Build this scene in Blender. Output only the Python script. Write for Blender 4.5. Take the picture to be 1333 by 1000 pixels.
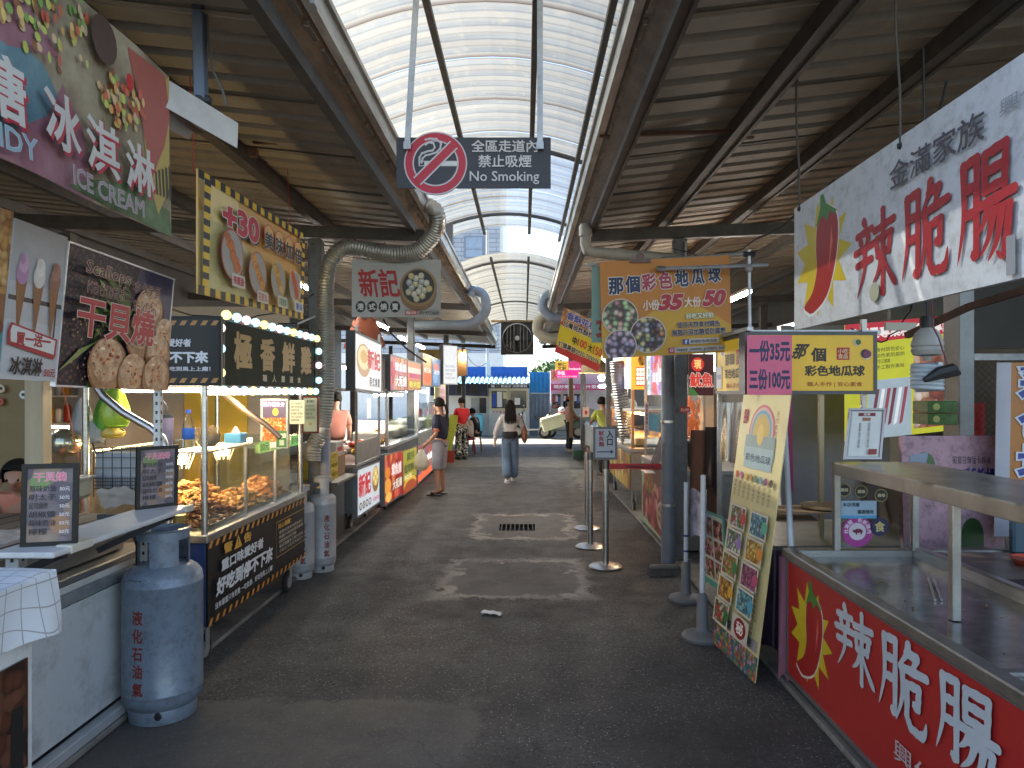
import bpy, math, random
from mathutils import Vector, Matrix, noise
random.seed(7)
S = bpy.context.scene
for o in list(bpy.data.objects): bpy.data.objects.remove(o)
C = S.collection
# ------------------------------------------------------------------ camera, sky, sun, exposure
EYE, FPX, VX, VY = 1.7, 924.0, 683.0, 511.0
cam = bpy.data.cameras.new('camera'); cam.sensor_width = 36; cam.lens = FPX/1333*36
cam.shift_x = -(VX-666.5)/1333; cam.shift_y = (VY-500)/1333; cam.clip_end = 600; cam.clip_start = 0.05
co = bpy.data.objects.new('camera', cam); C.objects.link(co); co.location = (0, 0, EYE); co.rotation_euler = (math.pi/2, 0, 0)
S.camera = co
SUN = Vector((-0.75, 0.40, 0.78)).normalized()
world = bpy.data.worlds.new('World'); S.world = world; world.use_nodes = True
wn = world.node_tree; wn.nodes.clear()
sky = wn.nodes.new('ShaderNodeTexSky'); sky.sky_type = 'NISHITA'; sky.sun_disc = False
sky.sun_elevation = math.asin(SUN.z); sky.sun_rotation = math.atan2(SUN.x, SUN.y); sky.air_density = 1.0; sky.dust_density = .25; sky.ozone_density = 2
bg = wn.nodes.new('ShaderNodeBackground'); bg.inputs[1].default_value = 0.074
wo = wn.nodes.new('ShaderNodeOutputWorld'); hs = wn.nodes.new('ShaderNodeHueSaturation'); hs.inputs['Saturation'].default_value = .85; wn.links.new(sky.outputs[0], hs.inputs['Color']); wn.links.new(hs.outputs[0], bg.inputs[0]); wn.links.new(bg.outputs[0], wo.inputs[0])
sl = bpy.data.lights.new('sun', 'SUN'); sl.energy = 4.4; sl.angle = math.radians(0.55); sl.color = (1, .93, .82)
so = bpy.data.objects.new('sun', sl); C.objects.link(so); so.rotation_euler = SUN.to_track_quat('Z', 'Y').to_euler()
S.view_settings.view_transform = 'Standard'; S.view_settings.look = 'None'
S.view_settings.exposure = 2.55; S.view_settings.gamma = 1; S.view_settings.use_curve_mapping = False
S.cycles.use_denoising = True
S.cycles.max_bounces = 8; S.cycles.diffuse_bounces = 5; S.cycles.glossy_bounces = 3; S.cycles.transparent_max_bounces = 12
S.cycles.transmission_bounces = 5; S.cycles.sample_clamp_indirect = 6; S.cycles.caustics_reflective = False; S.cycles.caustics_refractive = False

# ------------------------------------------------------------------ helpers
def at(px, py, Y): return Vector(((px-VX)*Y/FPX, Y, EYE-(py-VY)*Y/FPX))
def onx(px, py, X):
    Y = X*FPX/(px-VX); return Vector((X, Y, EYE-(py-VY)*Y/FPX))
def lin(h):
    if isinstance(h, (tuple, list)): return tuple(h[:3])
    h = h.lstrip('#'); r = []
    for i in (0, 2, 4):
        c = int(h[i:i+2], 16)/255; r.append(c/12.92 if c <= .04045 else ((c+.055)/1.055)**2.4)
    return tuple(r)
MATS = {}
def mat(name, col, rough=.6, metal=0., var=.12, vs=5., bump=0., bs=60., emit=0., col2=None, dirt=0., dcol='3a332b', ds=3., spec=.5, coat=0., alpha=1., trans=0., stretch=None):
    if name in MATS: return MATS[name]
    m = bpy.data.materials.new(name); m.use_nodes = True; MATS[name] = m
    nt = m.node_tree; n = nt.nodes; L = nt.links; b = n['Principled BSDF']
    c = lin(col)
    b.inputs['Roughness'].default_value = rough; b.inputs['Metallic'].default_value = metal
    b.inputs['Specular IOR Level'].default_value = spec
    if coat: b.inputs['Coat Weight'].default_value = coat
    if alpha < 1: b.inputs['Alpha'].default_value = alpha
    if trans: b.inputs['Transmission Weight'].default_value = trans
    if var or dirt or bump:
        tc = n.new('ShaderNodeTexCoord'); src = tc.outputs['Object']
        if stretch:
            mp = n.new('ShaderNodeMapping'); mp.inputs['Scale'].default_value = stretch; L.new(src, mp.inputs[0]); src = mp.outputs[0]
        no = n.new('ShaderNodeTexNoise'); no.inputs['Scale'].default_value = vs; no.inputs['Detail'].default_value = 6; no.inputs['Roughness'].default_value = .65
        L.new(src, no.inputs['Vector'])
        r = n.new('ShaderNodeValToRGB'); e = r.color_ramp.elements
        e[0].position = .3; e[1].position = .72
        lo = [x*(1-var) for x in c]; hi = list(lin(col2)) if col2 else [min(1, x*(1+var)) for x in c]
        e[0].color = (*lo, 1); e[1].color = (*hi, 1); L.new(no.outputs[0], r.inputs[0]); out = r.outputs[0]
        if dirt:
            n2 = n.new('ShaderNodeTexNoise'); n2.inputs['Scale'].default_value = ds; n2.inputs['Detail'].default_value = 10; n2.inputs['Roughness'].default_value = .75
            L.new(src, n2.inputs['Vector'])
            r2 = n.new('ShaderNodeValToRGB'); r2.color_ramp.elements[0].position = .48; r2.color_ramp.elements[1].position = .72
            r2.color_ramp.elements[0].color = (0, 0, 0, 1); r2.color_ramp.elements[1].color = (dirt, dirt, dirt, 1); L.new(n2.outputs[0], r2.inputs[0])
            mx = n.new('ShaderNodeMix'); mx.data_type = 'RGBA'; L.new(r2.outputs[0], mx.inputs['Factor']); L.new(out, mx.inputs['A']); mx.inputs['B'].default_value = (*lin(dcol), 1); out = mx.outputs['Result']
        L.new(out, b.inputs['Base Color'])
        if emit: L.new(out, b.inputs['Emission Color'])
        if bump:
            n3 = n.new('ShaderNodeTexNoise'); n3.inputs['Scale'].default_value = bs; n3.inputs['Detail'].default_value = 4
            L.new(src, n3.inputs['Vector']); bp = n.new('ShaderNodeBump'); bp.inputs['Strength'].default_value = bump; bp.inputs['Distance'].default_value = .01
            L.new(n3.outputs[0], bp.inputs['Height']); L.new(bp.outputs[0], b.inputs['Normal'])
    else:
        b.inputs['Base Color'].default_value = (*c, 1); b.inputs['Emission Color'].default_value = (*c, 1)
    if emit: b.inputs['Emission Strength'].default_value = emit
    return m
def ink(col, emit=0., rough=.45):           # printed vinyl / paint of one colour
    k = 'print_%s_%g' % (col if isinstance(col, str) else '_'.join('%.2f' % x for x in col), emit)
    return mat(k, col, rough, var=.07, vs=9, emit=emit)
def food(name, cols, scale, emit=0., dark=.25, rough=.5, warp=.0, stretch=None, edge=.75, bump=0.):   # a photo print: many round pieces
    if name in MATS: return MATS[name]
    m = bpy.data.materials.new(name); m.use_nodes = True; MATS[name] = m
    nt = m.node_tree; n = nt.nodes; L = nt.links; b = n['Principled BSDF']; b.inputs['Roughness'].default_value = rough
    tc = n.new('ShaderNodeTexCoord'); src = tc.outputs['Object']
    if stretch:
        mp = n.new('ShaderNodeMapping'); mp.inputs['Scale'].default_value = stretch; L.new(src, mp.inputs[0]); src = mp.outputs[0]
    if warp:
        nn = n.new('ShaderNodeTexNoise'); nn.inputs['Scale'].default_value = scale*.5; L.new(src, nn.inputs['Vector'])
        va = n.new('ShaderNodeVectorMath'); va.operation = 'SCALE'; va.inputs['Scale'].default_value = warp/scale; L.new(nn.outputs['Color'], va.inputs[0])
        vb = n.new('ShaderNodeVectorMath'); L.new(src, vb.inputs[0]); L.new(va.outputs[0], vb.inputs[1]); src = vb.outputs[0]
    v = n.new('ShaderNodeTexVoronoi'); v.inputs['Scale'].default_value = scale; v.inputs['Randomness'].default_value = .8; L.new(src, v.inputs['Vector'])
    sp = n.new('ShaderNodeSeparateColor'); L.new(v.outputs['Color'], sp.inputs[0])
    r = n.new('ShaderNodeValToRGB'); cr = r.color_ramp; cr.interpolation = 'CONSTANT'
    while len(cr.elements) < len(cols): cr.elements.new(.5)
    for i, c in enumerate(cols): cr.elements[i].position = i/len(cols); cr.elements[i].color = (*lin(c), 1)
    L.new(sp.outputs[0], r.inputs[0])
    r2 = n.new('ShaderNodeValToRGB'); e = r2.color_ramp.elements; e[0].position = .15; e[1].position = edge
    e[0].color = (1, 1, 1, 1); e[1].color = (dark, dark, dark, 1); L.new(v.outputs['Distance'], r2.inputs[0])
    mx = n.new('ShaderNodeMix'); mx.data_type = 'RGBA'; mx.blend_type = 'MULTIPLY'; mx.inputs['Factor'].default_value = 1
    L.new(r.outputs[0], mx.inputs['A']); L.new(r2.outputs[0], mx.inputs['B']); L.new(mx.outputs['Result'], b.inputs['Base Color'])
    if emit: L.new(mx.outputs['Result'], b.inputs['Emission Color']); b.inputs['Emission Strength'].default_value = emit
    return m
def glow(name, col, st):
    if name in MATS: return MATS[name]
    m = bpy.data.materials.new(name); m.use_nodes = True; MATS[name] = m; b = m.node_tree.nodes['Principled BSDF']
    b.inputs['Base Color'].default_value = (.8, .8, .8, 1); b.inputs['Emission Color'].default_value = (*lin(col), 1); b.inputs['Emission Strength'].default_value = st
    return m
def glassm(name, tint=(.9, .95, .95), a=.16, rough=.03):      # thin pane: mostly see-through with a reflection
    if name in MATS: return MATS[name]
    m = bpy.data.materials.new(name); m.use_nodes = True; MATS[name] = m; nt = m.node_tree; n = nt.nodes; L = nt.links; n.clear()
    t = n.new('ShaderNodeBsdfTransparent'); t.inputs[0].default_value = (*tint, 1)
    g = n.new('ShaderNodeBsdfGlossy'); g.inputs['Roughness'].default_value = rough; g.inputs[0].default_value = (1, 1, 1, 1)
    f = n.new('ShaderNodeFresnel'); f.inputs[0].default_value = 1.45; mm = n.new('ShaderNodeMath'); mm.operation = 'MULTIPLY_ADD'; mm.inputs[1].default_value = .45; mm.inputs[2].default_value = a*.12
    L.new(f.outputs[0], mm.inputs[0]); mx = n.new('ShaderNodeMixShader'); L.new(mm.outputs[0], mx.inputs[0]); L.new(t.outputs[0], mx.inputs[1]); L.new(g.outputs[0], mx.inputs[2])
    o = n.new('ShaderNodeOutputMaterial'); L.new(mx.outputs[0], o.inputs[0]); return m

WM = {}
def tag(o, label=None, cat=None, group=None, kind=None):
    if label: o['label'] = label
    if cat: o['category'] = cat
    if group: o['group'] = group
    if kind: o['kind'] = kind
    return o
def thing(name, label, cat, loc=(0, 0, 0), rz=0., group=None):
    o = bpy.data.objects.new(name, None); C.objects.link(o); o.empty_display_size = .1
    o.location = loc; o.rotation_euler = (0, 0, rz); tag(o, label, cat, group)
    WM[o.name] = Matrix.Translation(Vector(loc)) @ Matrix.Rotation(rz, 4, 'Z'); return o
def dup(src, loc, rz=0., label=None, name=None):
    r = src.copy(); C.objects.link(r); r.location = loc; r.rotation_euler = (0, 0, rz); WM[r.name] = Matrix.Translation(Vector(loc)) @ Matrix.Rotation(rz, 4, 'Z')
    if label: r['label'] = label
    for ch in list(src.children):
        c = ch.copy(); C.objects.link(c); c.parent = r
        for g in list(ch.children):
            d = g.copy(); C.objects.link(d); d.parent = c
    return r
def link(name, me, parent=None, kind=None):
    o = bpy.data.objects.new(name, me); C.objects.link(o)
    if parent: o.parent = parent; WM[o.name] = WM.get(parent.name, Matrix.Identity(4))
    else: WM[o.name] = Matrix.Identity(4)
    if kind: o['kind'] = kind
    return o
class MB:
    def __init__(s): s.v = []; s.f = []; s.m = []; s.T = None
    def add(s, vs, fs, m):
        k = len(s.v)
        s.v += [s.T @ Vector(v) for v in vs] if s.T else [Vector(v) for v in vs]
        for f in fs: s.f.append([i+k for i in f]); s.m.append(m)
    def box(s, a, b, m, ch=0.):                # corners a, b
        a, b = Vector(a), Vector(b); lo = Vector(map(min, a, b)); hi = Vector(map(max, a, b)); s._bx((lo+hi)/2, (hi-lo)/2, Matrix.Identity(3), m, ch)
    def obox(s, c, size, rot, m, ch=0.):       # rot: Matrix 3x3 or z angle
        R = Matrix.Rotation(rot, 3, 'Z') if isinstance(rot, (int, float)) else rot
        s._bx(Vector(c), Vector(size)/2, R, m, ch)
    def _bx(s, c, h, R, m, ch):
        ch = min(ch, min(h)*.45)
        if ch <= 0:
            vs = [c+R @ Vector((x*h.x, y*h.y, z*h.z)) for z in (-1, 1) for y in (-1, 1) for x in (-1, 1)]
            s.add(vs, [(0, 2, 3, 1), (4, 5, 7, 6), (0, 1, 5, 4), (2, 6, 7, 3), (0, 4, 6, 2), (1, 3, 7, 5)], m); return
        vs = []; idx = {}
        for z in (-1, 1):
            for y in (-1, 1):
                for x in (-1, 1):
                    for a in range(3):
                        p = Vector((x*(h.x-ch*(a != 0)), y*(h.y-ch*(a != 1)), z*(h.z-ch*(a != 2))))
                        idx[(x, y, z, a)] = len(vs); vs.append(c+R @ p)
        fs = []
        def ok(f):
            p = [vs[i] for i in f]; nrm = (p[1]-p[0]).cross(p[2]-p[0]); ce = sum(p, Vector())/len(p)
            fs.append(f if nrm.dot(ce-c) > 0 else f[::-1])
        for a in range(3):
            o1, o2 = [(1, 2), (0, 2), (0, 1)][a]
            for sg in (-1, 1):
                q = []
                for u, w in ((-1, -1), (1, -1), (1, 1), (-1, 1)):
                    k = [0, 0, 0]; k[a] = sg; k[o1] = u; k[o2] = w; q.append(idx[(*k, a)])
                ok(q)
        for a in range(3):
            o1, o2 = [(1, 2), (0, 2), (0, 1)][a]
            for u in (-1, 1):
                for w in (-1, 1):
                    k = [0, 0, 0]; k[o1] = u; k[o2] = w; k[a] = -1; k2 = list(k); k2[a] = 1
                    ok([idx[(*k, o1)], idx[(*k2, o1)], idx[(*k2, o2)], idx[(*k, o2)]])
        for z in (-1, 1):
            for y in (-1, 1):
                for x in (-1, 1): ok([idx[(x, y, z, 0)], idx[(x, y, z, 1)], idx[(x, y, z, 2)]])
        s.add(vs, fs, m)
    def bar(s, p, q, w, h, m, up=(0, 0, 1), ch=0.):
        p, q = Vector(p), Vector(q); d = (q-p); L = d.length; d.normalize(); up = Vector(up)
        if abs(d.dot(up)) > .99: up = Vector((0, 1, 0))
        sd = d.cross(up).normalized(); u2 = sd.cross(d); R = Matrix((sd, d, u2)).transposed()
        s._bx((p+q)/2, Vector((w/2, L/2, h/2)), R, m, ch)
    def tube(s, pts, r, m, n=8, cap=True):
        pts = [Vector(p) for p in pts]; k = len(pts); rs = r if isinstance(r, (list, tuple)) else [r]*k
        vs = []; pu = None
        for i, p in enumerate(pts):
            d = (pts[min(i+1, k-1)]-pts[max(i-1, 0)]).normalized()
            if pu is None: pu = d.orthogonal().normalized()
            u = (pu-d*pu.dot(d)); u = u.normalized() if u.length > 1e-6 else d.orthogonal().normalized(); pu = u; w = d.cross(u)
            for j in range(n):
                a = 2*math.pi*j/n; vs.append(p+(u*math.cos(a)+w*math.sin(a))*rs[i])
        fs = [(i*n+j, i*n+(j+1) % n, (i+1)*n+(j+1) % n, (i+1)*n+j) for i in range(k-1) for j in range(n)]
        if cap: fs += [tuple(range(n))[::-1], tuple(range((k-1)*n, k*n))]
        s.add(vs, fs, m)
    def lathe(s, c, prof, m, n=24, ax=None, ang=(0, 2*math.pi)):     # prof: (r, z); ax: 3x3
        c = Vector(c); R = ax or Matrix.Identity(3); vs = []; full = abs(ang[1]-ang[0]-2*math.pi) < 1e-4; nn = n if full else n+1
        for r, z in prof:
            for j in range(nn):
                a = ang[0]+(ang[1]-ang[0])*j/n; vs.append(c+R @ Vector((r*math.cos(a), r*math.sin(a), z)))
        fs = [(i*nn+j, i*nn+(j+1) % nn, (i+1)*nn+(j+1) % nn, (i+1)*nn+j) for i in range(len(prof)-1) for j in range(n if full else nn-1)]
        s.add(vs, fs, m)
    def poly(s, pts, m, th=0.):
        pts = [Vector(p) for p in pts]; k = len(pts)
        if not th: s.add(pts, [tuple(range(k))], m); return
        nr = (pts[1]-pts[0]).cross(pts[2]-pts[0]).normalized()*th
        s.add(pts+[p-nr for p in pts], [tuple(range(k)), tuple(range(k, 2*k))[::-1]]+[(i, k+i, k+(i+1) % k, (i+1) % k) for i in range(k)], m)
    def ball(s, c, r, m, n=8, sc=(1, 1, 1), R=None, jit=0.):
        c = Vector(c); vs = []; R = R or Matrix.Identity(3); h = max(3, n//2)
        for i in range(h+1):
            t = math.pi*i/h
            for j in range(n):
                a = 2*math.pi*j/n; q = r*(1+random.uniform(-jit, jit)) if 0 < i < h else r
                vs.append(c+R @ Vector((q*sc[0]*math.sin(t)*math.cos(a), q*sc[1]*math.sin(t)*math.sin(a), q*sc[2]*math.cos(t))))
        s.add(vs, [(i*n+j, (i+1)*n+j, (i+1)*n+(j+1) % n, i*n+(j+1) % n) for i in range(h) for j in range(n)], m)
    def grid(s, fn, nu, nv, m):
        s.add([fn(i/nu, j/nv) for j in range(nv+1) for i in range(nu+1)], [(j*(nu+1)+i, j*(nu+1)+i+1, (j+1)*(nu+1)+i+1, (j+1)*(nu+1)+i) for j in range(nv) for i in range(nu)], m)
    def mesh(s, name, inv=None):
        me = bpy.data.meshes.new(name); vs = [inv @ v for v in s.v] if inv else s.v
        me.from_pydata([tuple(v) for v in vs], [], s.f)
        ms = []
        for x in s.m:
            if x not in ms: ms.append(x)
        for x in ms: me.materials.append(x)
        me.polygons.foreach_set('material_index', [ms.index(x) for x in s.m]); return me
    def build(s, name, parent=None, smooth=False, kind=None, **kw):
        inv = WM[parent.name].inverted() if parent else None
        me = s.mesh(name, inv)
        if smooth:
            me.polygons.foreach_set('use_smooth', [True]*len(me.polygons)); me.set_sharp_from_angle(angle=math.radians(smooth if smooth is not True else 38))
        o = link(name, me, parent, kind)
        if kw: tag(o, **kw)
        return o
TXT = {}
def glyphs3(s, bold=0.):
    k = (s, bold)
    if k not in TXT:
        c = bpy.data.curves.new('t', 'FONT'); c.body = s; c.size = 1; c.resolution_u = 2 if len(s) > 3 else 4
        if bold > .004: c.bevel_depth = bold*.8; c.bevel_resolution = 0
        o = bpy.data.objects.new('t', c); me = bpy.data.meshes.new_from_object(o)
        v = [(p.co.x, p.co.y, p.co.z*.25) for p in me.vertices]; f = [tuple(p.vertices) for p in me.polygons if min(me.vertices[i].co.z for i in p.vertices) > -1e-5]
        used = sorted({i for q in f for i in q}); mp = {i: n for n, i in enumerate(used)}; v = [v[i] for i in used]; f = [tuple(mp[i] for i in q) for q in f]
        bpy.data.objects.remove(o); bpy.data.curves.remove(c); bpy.data.meshes.remove(me); TXT[k] = (v, f)
    return TXT[k]
def glyphs(s, bold=0.):
    v, f = glyphs3(s, bold); return [(p[0], p[1]) for p in v], f
_yue = [('p', (.12, .95), (.13, .45), (.0, .02)), ('k', (.13, .94), (.38, .97)), ('k', (.38, .96), (.37, .08)), ('d', (.38, .06), (.27, .1)), ('k', (.15, .70), (.36, .72)), ('k', (.15, .46), (.36, .48))]
BRUSH = {'辣': [('d', (.22, 1.0), (.33, .88)), ('k', (.08, .80), (.46, .84)), ('d', (.14, .76), (.22, .66)), ('d', (.40, .78), (.32, .66)), ('k', (.03, .59), (.5, .64)), ('k', (.08, .42), (.45, .46)), ('p', (.28, .62), (.27, .32), (.08, .0)),
     ('k', (.54, .78), (.98, .84)), ('k', (.58, .66), (.61, .46)), ('k', (.58, .66), (.93, .70)), ('k', (.92, .69), (.87, .48)), ('k', (.62, .47), (.87, .50)), ('k', (.74, 1.0), (.74, .0)), ('p', (.72, .46), (.63, .26), (.5, .14)), ('n', (.75, .46), (.86, .26), (1.06, .04))],
 '脆': _yue+[('p', (.66, 1.02), (.6, .86), (.46, .72)), ('k', (.62, .9), (.84, .93)), ('p', (.84, .93), (.78, .82), (.72, .75)), ('k', (.5, .70), (1.02, .76)), ('p', (.54, .72), (.54, .35), (.40, .0)), ('k', (.64, .54), (.88, .58)), ('k', (.88, .57), (.86, .34)), ('d', (.86, .34), (.75, .36)), ('k', (.65, .54), (.64, .16)), ('k', (.64, .16), (.72, .05)), ('k', (.72, .05), (.94, .05)), ('p', (.94, .06), (1.0, .12), (1.03, .26))],
 '腸': _yue+[('k', (.53, .95), (.53, .62)), ('k', (.53, .95), (.90, .98)), ('k', (.90, .97), (.88, .63)), ('k', (.55, .79), (.86, .81)), ('k', (.55, .63), (.88, .65)), ('k', (.44, .50), (1.04, .55)), ('p', (.62, .52), (.54, .36), (.42, .25)), ('k', (.58, .40), (.97, .43)), ('k', (.97, .42), (.93, .16)), ('p', (.93, .16), (.86, .0), (.74, .06)), ('p', (.70, .42), (.62, .2), (.46, .04)), ('p', (.84, .42), (.77, .16), (.60, -.02))]}
class Board:
    """A flat sign: O = bottom left corner of its printed face, U to the right, V up (world vectors, metres)."""
    def __init__(s, name, label, cat, O, U, V, th=.02, bg='ffffff', emit=0., group=None, frame=None, fw=.012, sag=0., root=None, part=None, bgm=None):
        s.O = Vector(O); s.U = Vector(U); s.V = Vector(V); s.N = s.U.cross(s.V).normalized(); s.e = emit; s.k = 1; s.sag = sag; s.th = th
        s.clip = True; s.W = s.U.length; s.H = s.V.length
        s.root = root or thing(name, label, cat, s.O, 0, group); s.pr = MB(); s.le = MB()
        b = MB(); bm = bgm or s.ink(bg); nx = 60 if sag else 1
        for i in range(nx):
            x0, x1 = i/nx, (i+1)/nx; q = [s.P(x0, 0, 0), s.P(x1, 0, 0), s.P(x1, 1, 0), s.P(x0, 1, 0)]
            bk = [p-s.N*th for p in q]; b.add(q+bk, [(0, 1, 2, 3), (7, 6, 5, 4), (0, 4, 5, 1), (3, 2, 6, 7)]+([(0, 3, 7, 4)] if i == 0 else [])+([(1, 5, 6, 2)] if i == nx-1 else []), bm)
        b.build(part or 'panel', s.root)
        if frame:
            fb = MB(); fm = frame if not isinstance(frame, str) else mat('frame_'+frame, frame, .4, .3)
            u, v = s.U.normalized(), s.V.normalized(); t = th+.012
            for p, q in ((s.O-u*fw, s.O+s.U+u*fw), (s.O+s.V-u*fw, s.O+s.V+s.U+u*fw)):
                fb = MB(); fb.bar(p-s.N*(t/2-.008), q-s.N*(t/2-.008), fw*2, t, fm, up=s.N); fb.build('frame_bar', s.root)
            for p, q in ((s.O+v*fw, s.O+s.V-v*fw), (s.O+s.U+v*fw, s.O+s.U+s.V-v*fw)):
                fb = MB(); fb.bar(p-s.N*(t/2-.006), q-s.N*(t/2-.006), fw*2, t-.002, fm, up=s.N); fb.build('frame_bar', s.root)
    def P(s, x, y, k):
        p = s.O+s.U*x+s.V*y+s.N*(k*.0004)
        if s.sag: p = p+s.N*(s.sag*math.sin(x*math.pi*1.6+.5)*(1-y*.6))+s.N*(s.sag*.35*math.sin(x*17))
        return p
    def ink(s, c): return ink(c, s.e) if isinstance(c, (str, tuple)) else c
    def lay(s): s.k += 1; return s.k
    def shape(s, pts, col, dk=1.):
        for ax in ((0, 1) if s.clip else ()):                 # clip to the sheet
            for lim, sg in ((0, 1), (1, -1)):
                q = []
                for i in range(len(pts)):
                    a, b = pts[i-1], pts[i]; da, db = (a[ax]-lim)*sg, (b[ax]-lim)*sg
                    if (da >= 0) != (db >= 0): u = da/(da-db); q.append((a[0]+(b[0]-a[0])*u, a[1]+(b[1]-a[1])*u))
                    if db >= 0: q.append(b)
                pts = q
        if len(pts) < 3: return s
        s.k += dk; k = s.k
        if s.sag:                         # follow the ripples: cut into narrow upright strips
            c_ = s.ink(col); lo, hi = min(p[0] for p in pts), max(p[0] for p in pts); i0 = int(lo*40); i1 = int(hi*40+.999)
            for i in range(i0, max(i1, i0+1)):
                pp = pts
                for lim, sg in ((i/40, 1), ((i+1)/40, -1)):
                    q = []
                    for j in range(len(pp)):
                        a, b = pp[j-1], pp[j]; da, db = (a[0]-lim)*sg, (b[0]-lim)*sg
                        if (da >= 0) != (db >= 0): u = da/(da-db); q.append((a[0]+(b[0]-a[0])*u, a[1]+(b[1]-a[1])*u))
                        if db >= 0: q.append(b)
                    pp = q
                    if not pp: break
                if len(pp) > 2: s.pr.add([s.P(x, y, k) for x, y in pp], [tuple(range(len(pp)))], c_)
            return s
        s.pr.add([s.P(x, y, k) for x, y in pts], [tuple(range(len(pts)))], s.ink(col)); return s
    def rect(s, x0, y0, x1, y1, col):
        k = s.lay(); n = 60 if s.sag else 1
        s.pr.add([s.P(x0+(x1-x0)*i/n, y, k) for y in (y0, y1) for i in range(n+1)], [(i, i+1, n+2+i, n+1+i) for i in range(n)], s.ink(col)); return s
    def ell(s, cx, cy, rx, col, ry=None, n=28, dk=1.):
        ry = ry if ry is not None else rx*s.W/s.H
        return s.shape([(cx+rx*math.cos(2*math.pi*i/n), cy+ry*math.sin(2*math.pi*i/n)) for i in range(n)], col, dk)
    def text(s, t, x0, y0, x1, y1, col, bold=.02, out=None, ow=.06, slant=0., under=None):
        if under: s.text(t, x0+under[1], y0+under[2], x1+under[1], y1+under[2], under[0], bold, slant=slant)
        if out: s._t(t, x0, y0, x1, y1, out, bold+ow, slant, bold)
        s._t(t, x0, y0, x1, y1, col, bold, slant, bold); return s
    def _t(s, t, x0, y0, x1, y1, col, bold, slant, ref):
        v, f = glyphs3(t, bold); rv, _ = glyphs3(t, ref)
        if not rv: return
        ax, bx = min(p[0] for p in rv), max(p[0] for p in rv); ay, by = min(p[1] for p in rv), max(p[1] for p in rv)
        if by-ay < .2: ay, by = ay-.4, by+.4
        k = s.lay(); vs = []; sz = (y1-y0)*s.H/(by-ay)/.0004
        zm = max(p[2] for p in v)*sz; q_ = min(1, .9/zm) if zm > 0 else 1
        for x, y, z in v:
            fx = (x-ax)/(bx-ax); fy = (y-ay)/(by-ay); vs.append(s.P(x0+(x1-x0)*fx+slant*(fy-.5)*(y1-y0), y0+(y1-y0)*fy, k+z*sz*q_+(8 if s.sag else 0)))
        s.le.add(vs, f, s.ink(col))
    def brush(s, ch, x0, y0, x1, y1, col, w=.1):      # brush lettering: tapering strokes
        for st in BRUSH[ch]:
            tp = st[0]; P = [Vector(p) for p in st[1:]]; Q = []
            for i in range(len(P)-1):
                a, b, c, d = P[max(i-1, 0)], P[i], P[i+1], P[min(i+2, len(P)-1)]
                sharp = len(P) > 3 and tp == 'h'
                for j in range(4): u = j/4; Q.append(b.lerp(c, u) if tp == 'k' else .5*((2*b)+(-a+c)*u+(2*a-5*b+4*c-d)*u*u+(-a+3*b-3*c+d)*u**3))
            Q.append(P[-1]); n = len(Q); A_ = (x1-x0)*s.W; B_ = (y1-y0)*s.H; W_ = w*min(A_*1.25, B_)
            Q = [Vector((q.x*A_, q.y*B_)) for q in Q]; L_, R_ = [], []
            for i, q in enumerate(Q):
                d = (Q[min(i+1, n-1)]-Q[max(i-1, 0)]).normalized(); u = i/(n-1)
                f = {'k': 1-.12*math.sin(u*9), 'p': 1.15*(1-u)**.7+.06, 'n': .35+.85*u if u < .85 else 1.05-(u-.85)*6, 'd': .4+.8*math.sin(min(1, u+.15)*2.9)}[tp]
                nn = Vector((-d.y, d.x))*W_*.5*f; L_.append(q+nn); R_.append(q-nn)
            def pt(q, k): return s.P(x0+q.x/s.W, y0+q.y/s.H, k)
            s.k += .35; k = s.k; s.le.add([pt(q, k+.02*(i % 2)) for i, q in enumerate(L_)]+[pt(q, k+.02*(i % 2)) for i, q in enumerate(R_)], [(n+i, n+i+1, i+1, i) for i in range(n-1)], s.ink(col))
            if tp in 'kp':
                for q in ([Q[0]] if tp == 'p' else [Q[0], Q[-1]]+[Q[i*4] for i in range(1, len(P)-1)]):
                    s.k += .12; s.le.add([pt(q+Vector((math.cos(a)*W_*.56, math.sin(a)*W_*.5)), s.k) for a in [i*math.pi/4+.3 for i in range(8)]], [tuple(range(8))], s.ink(col))
        return s
    def vtext(s, t, x0, y0, x1, y1, col, bold=.02, out=None, ow=.06, gap=.1):
        n = len(t); h = (y1-y0)/n
        for i, ch in enumerate(t): s.text(ch, x0, y1-(i+1)*h+gap*h/2, x1, y1-i*h-gap*h/2, col, bold, out, ow)
        return s
    def lines(s, x0, y0, x1, y1, n, col, txt=None):          # small print
        T = txt or ['使用天然食材調色安心', '無額外添加色素防腐劑', '新鮮現做現炸好吃又健康', '每日限量手工製作美味', '小份三十五元大份五十', '歡迎團購外送預訂專線']
        h = (y1-y0)/n
        for i in range(n): s.text(T[i % len(T)], x0, y1-(i+.8)*h, x1-(x1-x0)*(.3 if i % 3 == 2 else 0), y1-i*h-.05*h, col, .005)
        return s
    def hazard(s, w, cy='f2c838', ck='1b1b1d', n=14, h=None):       # diagonal striped border along top & bottom
        for y0, y1 in ((0, w), (1-w, 1)):
            s.rect(0, y0, 1, y1, ck)
            for i in range(n):
                a = i/n; s.shape([(a, y0), (a+.5/n, y0), (min(1, a+.8/n), y1), (a+.3/n, y1)], cy)
        return s
    def done(s):
        if s.pr.v: s.pr.build('printed_picture', s.root)
        if s.le.v: s.le.build('lettering', s.root)
        return s.root
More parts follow.
